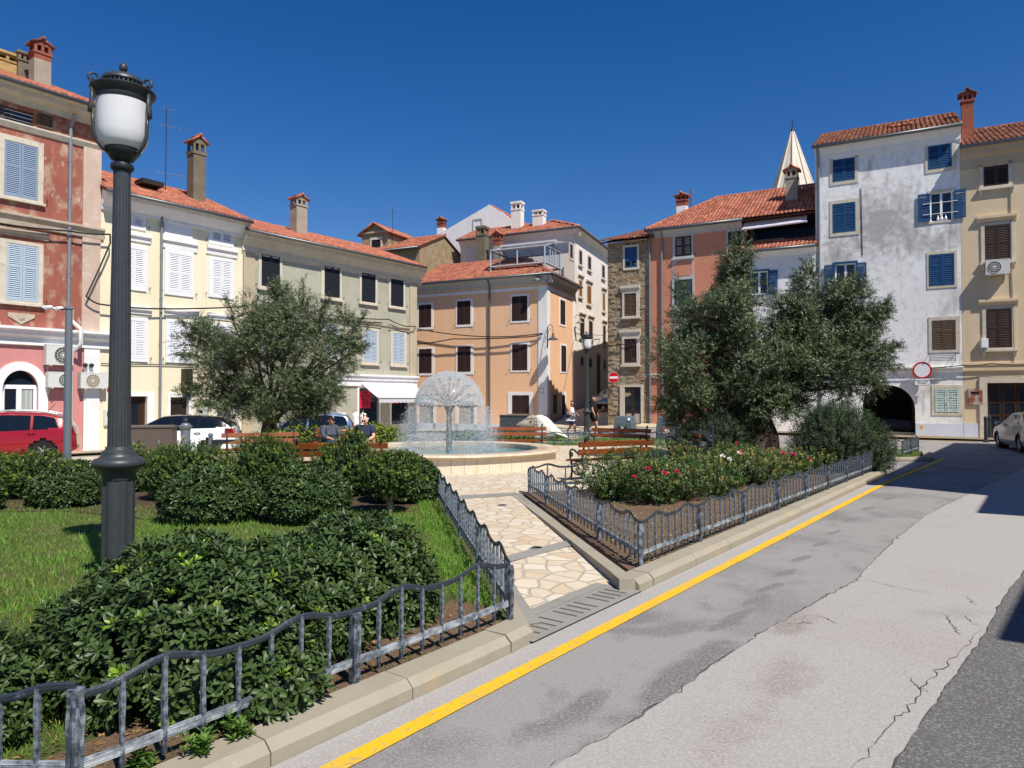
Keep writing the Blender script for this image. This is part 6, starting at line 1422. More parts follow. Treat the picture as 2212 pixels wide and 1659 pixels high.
fall = rng.random(N) ** .8; r_f = (RD_ * 1.02 + .28 * np.sqrt(fall)) + rng.normal(0, .10 + .10 * fall, N); z_f = hub.z - fall * 1.28
px_ = np.where(isd, r_d, r_f); pz_ = np.where(isd, z_d, z_f)
pos = np.stack([px_ * np.cos(az), px_ * np.sin(az), np.maximum(pz_, .34)], 1)
tv = np.array([[1, 0, 0], [-.5, .87, 0], [-.5, -.87, 0], [0, 0, 1.6], [0, 0, -1.6]]); tf = np.array([[0, 1, 3], [1, 2, 3], [2, 0, 3], [1, 0, 4], [2, 1, 4], [0, 2, 4]])
fr = frame_np(rng.normal(0, 1, (N, 3)), rng.normal(0, 1, (N, 3))); V, Fc, rv = instance(tv, tf, pos, fr, rng.uniform(.0028, .0085, N), rng.random(N))
dp = np_mesh('water_drops', V, Fc, 'droplet', fo, rv, smooth=True); dp['kind'] = 'stuff'

# ================================================================== STREET FURNITURE
mat('bin_grey', hexc('5f6a70'), .55, metal=.2, layers=[('noise', 2, .45, .7, hexc('566167'), .5)])
mat('box_brown', hexc('5a5049'), .5); mat('box_dark', hexc('464c50'), .55)
mat('bag_black', hexc('17181b'), .35, bump=[('noise', (4, 4, 9), .8, .05)])
mat('post_grey', hexc('737b83'), .5, metal=.3)
mat('sticker_dark', hexc('2a2c30'), .5); mat('sticker_brown', hexc('8c5a34'), .5)
def grey_bin(label, u0, u1, vt, Y, sticker):
    c = at_y((u0 + u1) / 2, 861, Y); w_ = (u1 - u0) / F * Y * .86; g_ = gh(c.x, c.y); h = at_y(1400, vt, Y).z - g_; r = empty('waste_container', (c.x, c.y, g_ + .03), R(-24)); tag(r, label, 'waste container', 'grey waste containers by the alley')
    mb = MB(); rows = [(0, 1.0), (.35, 1.03), (.7, .94), (.92, .80), (1, .70)]; d_ = w_ * .8; vs = []
    for t, k in rows:
        for sx, sy in ((-1, -1), (1, -1), (1, 1), (-1, 1)): vs.append((sx * w_ / 2 * (k * .8 + .2) * .86, sy * d_ / 2 * (k if sy < 0 else .9 + .1 * k), h * t))
    n = len(rows); mb.add(vs, [(4 * i + j, 4 * i + (j + 1) % 4, 4 * i + 4 + (j + 1) % 4, 4 * i + 4 + j) for i in range(n - 1) for j in range(4)] + [tuple(4 * (n - 1) + j for j in range(4))])
    b = mb.build('body', 'bin_grey', r)
    bv = b.modifiers.new('soft', 'BEVEL'); bv.width = .03; bv.segments = 2
    sl_ = Matrix.Translation((-.02, -d_ / 2 * 1.015, h * .46)) @ Matrix.Rotation(R(-2), 4, 'X')
    g = MB(); g.box(-.19, .19, -.012, .0, -.15, .15, sl_); st_ = g.build('sticker', sticker, r); g = MB()
    g.lathe([(.075, 0), (.075, .004)], 18, M=sl_ @ Matrix.Translation((0, -.012, 0)) @ Matrix.Rotation(R(90), 4, 'X')); g.lathe([(.04, 0), (.04, .004)], 14, M=sl_ @ Matrix.Translation((.12, -.012, -.05)) @ Matrix.Rotation(R(90), 4, 'X')); g.box(-.13, .13, -.014, -.012, .11, .125, sl_); g.box(-.13, .13, -.014, -.012, -.128, -.113, sl_); g.build('print', 'sign_white', st_)
    g = MB(); g.box(.22, .32, -.01, .0, -.06, .06, Matrix.Translation((0, -d_ / 2 * .9, h * .87)) @ Matrix.Rotation(R(-24), 4, 'X')); g.build('label_tag', 'sign_white', r)
grey_bin('grey waste container with a dark round picture sticker, behind the bench back', 1322, 1378, 900, 32.0, 'sticker_dark')
grey_bin('grey waste container with a brown sticker, beside the olive branches', 1413, 1474, 900, 31.0, 'sticker_brown')
grey_bin('grey waste container mostly hidden behind the dark shrub near the archway', 1778, 1812, 902, 32.0, 'sticker_brown')
def cabinet(name, label, u0, u1, vt, Y, m, rz, lid=.03, dep=.6):
    c = at_y((u0 + u1) / 2, 861, Y); w_ = (u1 - u0) / F * Y; g_ = gh(c.x, c.y) + .02; h = at_y(1000, vt, Y).z - g_; r = empty(name, (c.x, c.y, g_), rz); tag(r, label, 'cabinet')
    mb = MB(); mb.box(-w_ / 2, w_ / 2, -dep / 2, dep / 2, 0, h - .07); mb.box(-.006, .006, -dep / 2 - .004, -dep / 2, .1, h - .12); mb.build('body', m, r)
    mb = MB(); mb.prism([(-dep / 2 - lid, h - .069), (dep / 2 + lid, h - .069), (dep / 2 + lid, h - .03), (0, h), (-dep / 2 - lid, h - .03)], 'x', -w_ / 2 - lid, w_ / 2 + lid); mb.build('lid', m, r)
    for x in (-w_ * .25, w_ * .25): mb = MB(); mb.box(x - .02, x + .02, -dep / 2 - .02, -dep / 2, h * .5, h * .5 + .14); mb.build('handle', 'zinc', r)
cabinet('utility_cabinet', 'wide brown utility cabinet behind the clipped hedge, in front of white car', 274, 374, 918, 20.5, 'box_brown', R(12))
cabinet('utility_cabinet', 'dark grey utility cabinet below the peach house window, behind the boat', 1080, 1180, 896, 43.0, 'box_dark', R(-24), dep=.7)
# litter stands
def litter(label, u, v_top, Y, sgn, bag):
    p = at_y(u, v_top, Y); g_ = gh(p.x, p.y) + .1; h = p.z - g_; r = empty('litter_stand', (p.x, p.y, g_)); tag(r, label, 'litter stand')
    mb = MB(); mb.lathe([(.055, 0), (.055, h - .1), (.045, h - .1), (.045, h - .07), (.062, h - .065), (.055, h - .02), (.02, h)], 16); mb.build('post', 'post_grey' if not bag else 'iron', r, auto=40)
    mb = MB(); mb.prism([(sgn * .08, h - .16), (sgn * .52, h - .16), (sgn * .54, h - .19), (sgn * .46, h - .22), (sgn * .26, h - .24), (sgn * .13, h - .42), (sgn * .08, h - .42)], 'y', -.14, .14); mb.build('hood', 'iron', r)
    mb = MB(); mb.box(sgn * .03, sgn * .09, -.06, .06, h - .3, h - .26); mb.box(sgn * .03, sgn * .09, -.06, .06, h - .41, h - .37); mb.build('clamp', 'zinc', r)
    if bag: mb = MB(); mb.lathe([(.14, h - .98), (.2, h - .9), (.215, h - .6), (.2, h - .42)], 14, c=(sgn * .3, 0, 0), flute=lambda j, i: 1 + .05 * math.sin(j * 2.4 + i)); mb.build('bag', 'bag_black', r, smooth=True)
litter('grey post with a black litter hood among the clipped bushes', 455, 935.5, 17.0, 1, False)
litter('dark post with litter hood and hanging black bag beneath the olive tree', 1538, 918, 18.6, -1, True)
# drinking fountain, bollards, camera pole
p = at_y(401, 904, 19.5); r = empty('drinking_fountain', (p.x, p.y, gh(p.x, p.y) + .05)); tag(r, 'cast iron drinking fountain with a ball on top beside the brown cabinet', 'drinking fountain'); h = p.z - gh(p.x, p.y) - .05
mb = MB(); mb.lathe([(.2, 0), (.2, .08), (.16, .1), (.13, .3), (.12, h * .6), (.13, h - .3), (.17, h - .26), (.18, h - .2), (.13, h - .18), (.11, h - .14), (.05, h - .12), (.04, h - .1)], 20); mb.build('column', 'post_grey', r, auto=40); mb = MB(); mb.ball((0, 0, h - .06), .075); mb.build('ball', 'iron', r, smooth=True); mb = MB(); mb.tube([(0, -.12, h * .62), (0, -.22, h * .6), (0, -.24, h * .54)], .02, 6); mb.lathe([(.045, 0), (.03, .05)], 10, M=Matrix.Translation((0, -.12, h * .62)) @ Matrix.Rotation(R(90), 4, 'X')); mb.build('tap', 'ac_tan', r)
def bollard(label, u, vt, vb, Y, m='iron'):
    p = at_y(u, vt, Y); g_ = gh(p.x, p.y) + .02; h = p.z - g_; o = empty('bollard', (p.x, p.y, g_)); tag(o, label, 'bollard'); mb = MB()
    mb.lathe([(.12, 0), (.12, .05), (.07, .08), (.065, h - .16), (.085, h - .14), (.085, h - .11), (.06, h - .1), (.07, h - .06), (.045, h - .01), (.01, h)], 18); mb.build('post', m, o, auto=40)
bollard('dark iron bollard standing nearest the silver car before the sand coloured house', 2129, 899, 955, 30.8); bollard('dark iron bollard touching the doorway of the sand coloured house', 2137, 897, 948, 31.8)
bollard('grey bollard before the pillar between the shop windows', 835.5, 914, 945, 40.0, 'post_grey'); bollard('short bollard standing in front of the rubble stone doorway', 1335.5, 888, 910, 40.2)
bollard('grey bollard with a ring base left of the fountain spray', 893, 918, 948, 36.0, 'post_grey')
p = at_y(149, 668, 16.5); r = empty('camera_pole', (p.x, p.y, .08)); tag(r, 'plain grey pole topped by surveillance cameras, standing in the bushes', 'pole'); h = p.z - .08
mb = MB(); mb.lathe([(.09, 0), (.085, 1.2), (.078, h)], 16); mb.lathe([(.095, h), (.095, h + .04)], 16); mb.build('pole', 'post_grey', r, auto=40)
for k, x in enumerate((-.2, -.32)): mb = MB(); mb.tube([(x, .06 - .2 * k, h + .03), (x - .04, -.1 - .2 * k, h + .0)], .045, 8); mb.ball((x - .05, -.14 - .2 * k, h), .03); mb.build('camera', 'pvc', r)
mb = MB(); mb.tube([(0, 0, h - .0), (-.2, 0, h), (-.32, -.12, h)], .02, 6); mb.build('arm', 'iron', r)
f = rh.f
def twin_cam():
    s_, z_ = f.px(186, 792); P_ = f.P + f.a * s_ + Vector((0, 0, z_)); r = empty('wall_camera', P_, math.atan2(AD[1], AD[0])); tag(r, 'pair of small black floodlights on the white pilaster above the tan fan unit', 'floodlight')
    mb = MB(); mb.tube([(0, 0, -.2), (0, -.12, -.1), (0, -.14, .02)], .02, 5); mb.build('bracket', 'pvc', r)
    for x in (-.12, .12): mb = MB(); mb.lathe([(.03, 0), (.09, .04), (.09, .13), (.07, .14)], 12, M=Matrix.Translation((x, -.12, .05)) @ Matrix.Rotation(R(90), 4, 'X')); mb.build('floodlight', 'iron', r)
twin_cam()
# wall lantern at the peach corner
f = ph.f; s_, z_ = f.px(1184, 722); P_ = f.P + f.a * s_ - f.n * .06 + Vector((0, 0, z_)); r = empty('wall_lantern', P_, R(-60)); tag(r, 'curled iron wall lantern with a bell shade at the peach corner', 'lantern')
mb = MB(); mb.tube([(0, 0, -.9), (0, 0, .5)], .03, 6); mb.tube([(0, 0, .3), (.15, -.05, .55), (.45, -.1, .62), (.75, -.15, .5), (.92, -.18, .2), (.92, -.18, .0)], .022, 6); mb.tube([(.1, 0, .0)] + [(.32 + .2 * math.cos(a) * (1 - a / 12), -.06, .3 + .2 * math.sin(a) * (1 - a / 12)) for a in np.linspace(3.4, 9.5, 24)], .014, 5); mb.tube([(0, 0, -.6), (.25, -.05, -.35), (.4, -.08, -.1)], .014, 5); mb.build('bracket', 'lamp_dark', r, smooth=True)
mb = MB(); mb.lathe([(.05, .0), (.07, -.1), (.09, -.22), (.14, -.3), (.34, -.42), (.36, -.45)], 20, c=(.92, -.18, 0), cap=False); mb.build('shade', 'box_dark', r, smooth=True); mb = MB(); mb.ball((.92, -.18, -.42), .1); mb.build('bulb', 'milk_glass', r, smooth=True)
sf = ph.side(LP, SD)
def hang_lamp(label, fc, u, v):
    s_, z_ = fc.px(u, v, -.5); P_ = fc.P + fc.a * s_ + Vector((0, 0, z_)); r = empty('wall_lantern', P_, math.atan2(fc.a.y, fc.a.x)); tag(r, label, 'lantern')
    mb = MB(); mb.tube([(0, 0, .3), (0, -.3, .55), (0, -.5, .45), (0, -.5, .2)], .02, 6); mb.build('bracket', 'lamp_dark', r); mb = MB(); mb.lathe([(.05, .2), (.08, .05), (.3, -.08), (.31, -.1)], 18, c=(0, -.5, 0), cap=False); mb.build('shade', 'zinc', r, smooth=True); mb = MB(); mb.ball((0, -.5, -.05), .1); mb.build('bulb', 'milk_glass', r, smooth=True)
hang_lamp('small grey lantern on the alley wall of tall white house', sd_, 1253, 695)
hang_lamp('white lantern tucked under the eaves at the peach corner', f, 1160, 602)
wall_box(f, f.rect((1165, 838, 1175, 849)), 'street_name_plate', 'white street name plate with red border on the peach corner pilaster', 'sign', 'sign_white', .03)
pp_ = [o for o in D.objects if o.name.startswith('street_name_plate')][0]
mb = MB(); 
q = f.rect((1165, 838, 1175, 849)); w_, h_ = q[1] - q[0], q[3] - q[2]
for a in ((-w_ / 2, w_ / 2, 0, .03), (-w_ / 2, w_ / 2, h_ - .03, h_), (-w_ / 2, -w_ / 2 + .03, .03, h_ - .03), (w_ / 2 - .03, w_ / 2, .03, h_ - .03)): mb.box(a[0], a[1], -.05, -.043, a[2], a[3])
mb.build('border', 'sign_red', pp_)
mb = MB()
for z_, L_ in ((.68, .5), (.45, .3), (.22, .2)): mb.box(-w_ * L_ / 2, w_ * L_ / 2, -.047, -.043, h_ * z_, h_ * z_ + .03)
mb.build('lettering', 'ink', pp_)
wall_box(sf, sf.rect((1195.0, 852, 1201, 893)), 'notice_case', 'tall black notice case on the alley side of the peach house', 'notice board', 'box_dark', .08)
wall_box(sf, sf.rect((1202.0, 864, 1205, 896)), 'meter_cabinet', 'slim white meter boxes beside the black notice case', 'cabinet', 'ac_white', .05)

# ================================================================== OVERHEAD CABLES
def cable(label, pts, sag=.2, r_=.018, n=14):
    P_ = []
    for a, b_ in zip(pts[:-1], pts[1:]):
        a, b_ = Vector(a), Vector(b_)
        for k in range(n): t = k / n; q = a.lerp(b_, t); q.z -= sag * 4 * t * (1 - t); P_.append(q)
    P_.append(Vector(pts[-1])); o = Vector(P_[0]); mb = MB(); mb.tube([p - o for p in P_], r_, 5); ob = mb.build('cable', 'black_cable'); ob.location = o; tag(ob, label, 'cable', 'black cables strung along the house fronts'); return ob
def fpt(face, u, v, off): s_, z_ = face.px(u, v, off); return face.P + face.a * s_ + face.n * off + Vector((0, 0, z_))
fA = lineA; 
cable('black cable looping from the red house string course down to the yellow house', [fpt(fA, -30, 478, -.3), fpt(fA, 150, 499, -.3), fpt(fA, 238, 506, -.35), fpt(fA, 238, 525, -.3), fpt(fA, 186, 640, -.3), fpt(fA, 215, 657, -.3), fpt(fA, 350, 667, -.28), fpt(fA, 555, 660, -.3)], .05, .035)
cable('black cable sagging along the grey green house front', [fpt(fA, 540, 658, -.3), fpt(fA, 600, 663, -.28), fpt(fA, 840, 690, -.3), fpt(fA, 897, 705, -.3), fpt(ph.f, 905, 714, -.3)], .15, .03)
cable('upper black cable across the peach house to its corner', [fpt(ph.f, 890, 708, -.3), fpt(ph.f, 1040, 727, -.3), fpt(ph.f, 1172, 720, -.15)], .1, .035)
cable('lower black cable across the peach house with a bracket midway', [fpt(ph.f, 895, 744, -.3), fpt(ph.f, 978, 732, -.4), fpt(ph.f, 1130, 728, -.35), fpt(ph.f, 1172, 722, -.15)], .05, .04)
cable('thin cable along the yellow house wall above its doors', [fpt(fA, 218, 785, -.06), fpt(fA, 330, 787, -.06), fpt(fA, 430, 789, -.06)], .02, .02)
cable('cable spanning the alley between white and stone houses', [fpt(sf, 1241, 732, -.1), fpt(sto, 1315, 745, -.2), fpt(sto, 1405, 718, -.1)], .25, .025)
cable('second thin cable spanning the alley higher up', [fpt(sd_, 1243, 706, -.2), fpt(sd_, 1300, 724, -.2), fpt(sto, 1318, 700, -.1)], .2, .02)
cable('cable over the white archway house along the string course', [fpt(lineW, 1930, 797, -.2), fpt(lineW, 2079, 789, -.2), fpt(lineW, 2140, 785, -.2), fpt(lineW, 2230, 786, -.2)], .05, .022)
# ================================================================== VEGETATION
mat('pitto_leaf', hexc('3e532a'), .42, spec=.35, rnd=.35, rndcol=None, transl=.12)
mat('pitto_young', hexc('7c9c34'), .4, spec=.4, rnd=.2, transl=.25)
mat('pitto_rib', hexc('a5b06c'), .45, rnd=.15)
mat('box_leaf', hexc('46602a'), .42, spec=.4, rnd=.35, transl=.2)
mat('box_tip', hexc('8c9c3a'), .45, rnd=.25, transl=.3)
mat('core_shade', hexc('1f2a17'), .8, bump=[('noise', 9, 1., .2)])  # shade of the bush interior painted as a near-black green
mat('olive_leaf', hexc('465634'), .45, spec=.45, rnd=.35, transl=.1)
mat('olive_pale', hexc('98a382'), .55, rnd=.2, transl=.1)
mat('bark', hexc('4f453b'), .95, layers=[('noise', (6, 6, 1.4), .45, .65, hexc('3a322b'), .8, 8), ('noise', 12, .6, .75, hexc('8a7c6c'), .6)], bump=[('noise', (9, 9, 2), 1., .08)])
mat('pale_wood', hexc('b09a7c'), .9, layers=[('noise', 9, .45, .6, hexc('8a7459'), .7)])
mat('rose_leaf', hexc('4e6634'), .45, rnd=.35, transl=.22)
mat('rose_leaf_worn', hexc('8f8a48'), .55, rnd=.3, transl=.2)
mat('shrub_leaf', hexc('35452c'), .5, rnd=.35, transl=.15)
mat('hedge_gold', hexc('8a9a34'), .45, rnd=.35, transl=.25)
mat('grass_blade', hexc('729a3c'), .6, rnd=.28, transl=.3)
mat('dry_blade', hexc('a89a5c'), .8, rnd=.2, transl=.2)
mat('petal_pink', hexc('d03060'), .6, rnd=.25, transl=.25); mat('petal_white', hexc('efeade'), .6, rnd=.08, transl=.25)
mat('weed_leaf', hexc('5e7f36'), .5, rnd=.25, transl=.25)

def nrm(a): return a / (np.linalg.norm(a, axis=-1, keepdims=True) + 1e-9)
# leaf templates: y along the blade, z up
def leaf_t(prof, fold=.18, curl=.1):
    """prof: (half width, y); two halves folded along the midrib"""
    v = []; f = []
    for w_, y in prof: z = -curl * y * y; v += [(-w_, y, z + fold * w_), (0, y, z), (w_, y, z + fold * w_)]
    for i in range(len(prof) - 1): a = 3 * i; f += [(a, a + 1, a + 4, a + 3), (a + 1, a + 2, a + 5, a + 4)]
    return np.array(v, float), np.array(f)
OBOV = leaf_t([(.03, 0), (.08, .25), (.165, .62), (.15, .86), (.04, 1.0)], .25, .12)
OBOV_LO = leaf_t([(.05, 0), (.19, .65), (.07, 1.0)], .25, .12)
RIB = (np.array([(-.02, .02, .008), (.02, .02, .008), (.008, .8, -.12 * .64 + .006), (-.006, .8, -.12 * .64 + .006)]), np.array([(0, 1, 2, 3)]))
OVAL = leaf_t([(.05, 0), (.27, .45), (.06, 1.0)], .2, .1)
LANCE = leaf_t([(.03, 0), (.10, .45), (.02, 1.0)], .3, .15)

def sample_ell(ells, n, shell=(.92, 1.04), zmin=None):
    """points near the surface of a union of ellipsoids, with outward normals"""
    P, N_ = [], []; A = np.array([ (r[0] * r[1] + r[0] * r[2] + r[1] * r[2]) for c, r in ells]); A = A / A.sum()
    for (c, r), w_ in zip(ells, A):
        k = int(n * w_ * 1.6) + 8; d = nrm(rng.normal(0, 1, (k, 3))); s_ = rng.uniform(*shell, (k, 1)); p = np.array(c) + d * np.array(r) * s_; nn = nrm(d / np.array(r))
        ok = np.ones(k, bool)
        for (c2, r2) in ells:
            if c2 is c and r2 is r: continue
            q = ((p - np.array(c2)) / np.array(r2)); ok &= (q * q).sum(1) > .80
        if zmin is not None: ok &= p[:, 2] > zmin
        P.append(p[ok]); N_.append(nn[ok])
    P = np.concatenate(P); N_ = np.concatenate(N_); k = min(n, len(P)); i = rng.permutation(len(P))[:k]; return P[i], N_[i]
def rosettes(P, N_, nl, size, tilt=(.7, 1.35), up=.5, jit=.25):
    """leaf frames for whorls at P"""
    M_ = len(P); A = nrm(N_ + np.array([0, 0, up]) + rng.normal(0, jit, (M_, 3))); ref = nrm(rng.normal(0, 1, (M_, 3))); e1 = nrm(np.cross(A, ref)); e2 = np.cross(A, e1)
    k = np.arange(nl); ph = k[None, :] * 2.399 + rng.uniform(0, 6.3, (M_, 1)) + rng.normal(0, .15, (M_, nl)); th = tilt[0] + (tilt[1] - tilt[0]) * (k[None, :] / max(1, nl - 1)) + rng.normal(0, .12, (M_, nl))
    d = np.cos(th)[..., None] * A[:, None, :] + np.sin(th)[..., None] * (np.cos(ph)[..., None] * e1[:, None, :] + np.sin(ph)[..., None] * e2[:, None, :])
    n_ = A[:, None, :] - (d * A[:, None, :]).sum(-1, keepdims=True) * d
    pos = np.repeat(P[:, None, :], nl, 1) - A[:, None, :] * (.25 * size * (k[None, :, None] / nl))
    sc = size * rng.uniform(.7, 1.1, (M_, nl)) * (.72 + .28 * np.minimum(1, (k[None, :] + 1) / (nl * .5)))
    return pos.reshape(-1, 3), d.reshape(-1, 3), n_.reshape(-1, 3) + 1e-6, sc.ravel(), np.repeat(rng.random(M_), nl)
def merge(parts):
    """parts: (V, F, rnd, mat index)"""
    V, Fc, rv, mi = [], [], [], []; o = 0
    for v, f, r, m in parts: V.append(v); Fc.append(f + o); rv.append(r); mi.append(np.full(len(f), m)); o += len(v)
    return np.concatenate(V), np.concatenate(Fc), np.concatenate(rv), np.concatenate(mi)
def core(par, ells, k=.8, m='core_shade', name='dark_core', zmin=.02):  # solid dark fill for the shaded inside; also stops see-through
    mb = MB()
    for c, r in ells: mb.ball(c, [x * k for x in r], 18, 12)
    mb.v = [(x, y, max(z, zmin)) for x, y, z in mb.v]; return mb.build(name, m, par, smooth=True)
def pitto_bush(label, c, ells, nros, size, lo=False, nl=9, group=None, young=.03, ribs=False, name='bush'):
    r = empty(name, c); tag(r, label, 'bush', group); P, N_ = sample_ell(ells, nros, zmin=.06); P2, N2 = sample_ell(ells, nros // 2, (.78, .9), .04); P = np.concatenate([P, P2]); N_ = np.concatenate([N_, N2])
    yg = rng.random(len(P)) < young; yg[nros:] = False
    parts = []; T_ = OBOV_LO if lo else OBOV
    for sel, mi, szk, tl in ((~yg, 0, 1., (.6, 1.45)), (yg, 1, .8, (.35, 1.0))):
        if sel.sum() == 0: continue
        pos, d, n_, sc, rv = rosettes(P[sel], N_[sel], nl, size * szk, tl); fr = frame_np(d, n_); V, Fc, rr = instance(*T_, pos, fr, sc, rv + rng.normal(0, .12, len(rv))); parts.append((V, Fc, rr, mi))
        if ribs: V, Fc, rr = instance(*RIB, pos, fr, sc, rv); parts.append((V, Fc, rr, 2))
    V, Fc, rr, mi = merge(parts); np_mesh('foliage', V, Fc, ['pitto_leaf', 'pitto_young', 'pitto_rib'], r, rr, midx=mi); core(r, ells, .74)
    mb = MB()
    for k in range(5): a = k * 1.3; mb.tube([(.1 * math.cos(a), .1 * math.sin(a), -.05), (.25 * math.cos(a), .25 * math.sin(a), .3), (.3 * math.cos(a), .3 * math.sin(a), .42)], [.03, .022, .012], 6)
    mb.build('stem', 'bark', r, smooth=True); return r
def twig_bush(label, c, ells, ntw, m=('box_leaf', 'box_tip'), ls=.03, tl=.14, per=12, tip=.2, cat='bush', group=None, name='bush', up=.9, T_=OVAL, trunk=False, corek=.72, wild=.12, cm='core_shade'):
    """small leaved shrub: short upright twigs with paired leaves"""
    r = empty(name, c); tag(r, label, cat, group); P, N_ = sample_ell(ells, ntw, (.86, 1.0 + wild), zmin=.04); P2, N2 = sample_ell(ells, ntw // 2, (.7, .88), .03); P = np.concatenate([P, P2]); N_ = np.concatenate([N_, N2])
    M_ = len(P); D_ = nrm(N_ + np.array([0, 0, up]) + rng.normal(0, .35, (M_, 3))); L = tl * rng.uniform(.5, 1.3, M_); k = np.arange(per); t = (k // 2 + .5) / (per / 2)
    e1 = nrm(np.cross(D_, rng.normal(0, 1, (M_, 3)))); e2 = np.cross(D_, e1); ph = (k[None, :] % 2) * math.pi + (k[None, :] // 2) * 1.6 + rng.normal(0, .3, (M_, per))
    side = np.cos(ph)[..., None] * e1[:, None] + np.sin(ph)[..., None] * e2[:, None]; d = nrm(side * .85 + D_[:, None] * .65); n_ = nrm(D_[:, None] - side * .4) + np.zeros_like(d)
    pos = P[:, None] - D_[:, None] * (L * .6)[:, None, None] + D_[:, None] * (L[:, None] * t[None, :])[..., None]; sc = ls * rng.uniform(.7, 1.3, (M_, per)); rv = np.repeat(rng.random(M_), per) + rng.normal(0, .1, M_ * per)
    istip = (rng.random(M_) < tip)[:, None] & (t[None, :] > .45) & (P[:, 2] > np.percentile(P[:, 2], 45))[:, None]; istip = istip.ravel()
    pos = pos.reshape(-1, 3); d = d.reshape(-1, 3); n_ = n_.reshape(-1, 3); sc = sc.ravel(); parts = []
    for sel, mi in ((~istip, 0), (istip, 1)):
        if sel.sum(): V, Fc, rr = instance(*T_, pos[sel], frame_np(d[sel], n_[sel]), sc[sel], rv[sel]); parts.append((V, Fc, rr, mi))
    V, Fc, rr, mi = merge(parts); np_mesh('foliage', V, Fc, list(m), r, rr, midx=mi)
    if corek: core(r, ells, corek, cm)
    mb = MB()
    if trunk:
        h0 = trunk
        mb.tube([(0, 0, -.05), (.02, 0, h0 * .35), (-.02, 0, h0 * .6)], [.07, .06, .05], 8)
        for k in range(6): a = k * 1.05; mb.tube([(0, 0, h0 * .5), (.12 * math.cos(a), .12 * math.sin(a), h0 * .85), (.3 * math.cos(a), .3 * math.sin(a), h0 * 1.4)], [.03, .022, .012], 6)
        mb.build('trunk', 'pale_wood', r, smooth=True)
    else:
        for k in range(5): a = k * 1.3; mb.tube([(.06 * math.cos(a), .06 * math.sin(a), -.05), (.2 * math.cos(a), .2 * math.sin(a), .35)], [.02, .01], 5)
        mb.build('stem', 'bark', r, smooth=True)
    return r

ZB = .105
# the big glossy bush in front
pitto_bush('very large glossy leaved bush growing through the roadside fence', (-2.1, 4.6, ZB), [((.12, -.12, .18), (.82, .70, .66)), ((-.12, .32, .16), (.80, .62, .68)), ((.82, 1.22, .18), (.68, .62, .66)), ((.48, .55, .18), (.66, .62, .60)), ((.38, -.38, .08), (.6, .4, .46)), ((-.5, .0, .1), (.5, .5, .5))], 3900, .074, nl=10, young=.035, ribs=True)
pitto_bush('smaller glossy bush at the frame edge beside the very large one', (-3.0, 3.75, ZB), [((0, 0, .12), (.5, .5, .5)), ((-.55, -.05, .1), (.6, .5, .45))], 1000, .064, nl=8, young=.03, ribs=True)
GRP = 'rounded glossy bushes in the lawn bed'
pitto_bush('rounded glossy bush in the middle, with bare soil in front', (-4.42, 10.5, ZB), [((0, 0, .32), (.70, .6, .45)), ((.2, .0, .33), (.48, .5, .40)), ((-.22, -.05, .3), (.48, .5, .42))], 1250, .085, lo=True, nl=8, group=GRP)
pitto_bush('rounded glossy bush beside the small tree with a pale trunk', (-3.02, 10.5, ZB), [((0, 0, .34), (.62, .58, .46)), ((.15, 0, .34), (.45, .5, .40))], 1150, .085, lo=True, nl=8, group=GRP)
pitto_bush('glossy bush against the path fence end, behind the small tree', (-1.95, 12.4, ZB), [((0, 0, .38), (.58, .52, .46)), ((.3, .05, .33), (.38, .45, .4))], 1000, .085, lo=True, nl=8, group=GRP)
pitto_bush('low glossy bush just left of the close lamp post', (-7.45, 11.9, ZB), [((0, 0, .24), (.52, .48, .38)), ((-.3, .1, .2), (.38, .4, .34))], 650, .08, lo=True, nl=8, group=GRP)
pitto_bush('low glossy bush at the frame edge in the lawn bed', (-8.75, 11.3, ZB), [((0, 0, .26), (.62, .52, .42)), ((-.75, 0, .24), (.5, .5, .4))], 800, .08, lo=True, nl=8, group=GRP)
pitto_bush('low glossy bush behind the foot of grey camera pole', (-8.2, 13.6, ZB), [((0, 0, .24), (.6, .45, .36)), ((.8, .3, .24), (.55, .45, .34))], 700, .08, lo=True, nl=8, group=GRP)
G2 = 'small leaved bushes behind the lawn'
twig_bush('clipped small leaved bush next to the close lamp post and brown cabinet', (-5.75, 12.7, ZB), [((0, 0, .48), (.68, .55, .50)), ((-.35, 0, .42), (.42, .45, .46)), ((.35, .1, .4), (.42, .45, .44))], 1700, group=G2)
twig_bush('small leaved bush in front of the dark backed bench', (-4.75, 13.5, ZB), [((0, 0, .54), (.62, .5, .55)), ((.3, 0, .46), (.44, .45, .5))], 1300, group=G2)
twig_bush('tallest small leaved bush, in front of the seated couple', (-3.05, 13.2, ZB), [((0, 0, .54), (.52, .45, .54)), ((.1, 0, .86), (.30, .3, .38)), ((-.25, 0, .48), (.46, .42, .46)), ((.25, 0, .44), (.36, .4, .42))], 1400, group=G2)
twig_bush('small leaved bush in front of the red car', (-8.6, 12.9, ZB), [((0, 0, .4), (.62, .45, .44)), ((-.6, 0, .36), (.45, .45, .4))], 1300, group=G2, tip=.35)
twig_bush('small leaved bush between the camera pole and close lamp post', (-8.3, 15.3, ZB), [((0, 0, .42), (.48, .45, .46)), ((.8, 0, .36), (.48, .45, .4))], 1000, group=G2, tip=.35)
twig_bush('small leaved bush at the frame edge under the red car door', (-10.6, 13.4, ZB), [((0, 0, .38), (.66, .45, .42)), ((.75, .2, .34), (.48, .45, .38))], 1000, group=G2, tip=.35)
twig_bush('little tree with a pale split trunk beside path fence', (-1.92, 11.15, ZB), [((0, 0, .60), (.42, .38, .32)), ((.12, 0, .74), (.32, .28, .24)), ((-.16, .05, .66), (.28, .28, .28))], 1100, cat='tree', trunk=.36, ls=.028, tl=.11, name='small_tree', tip=.25, corek=.6)
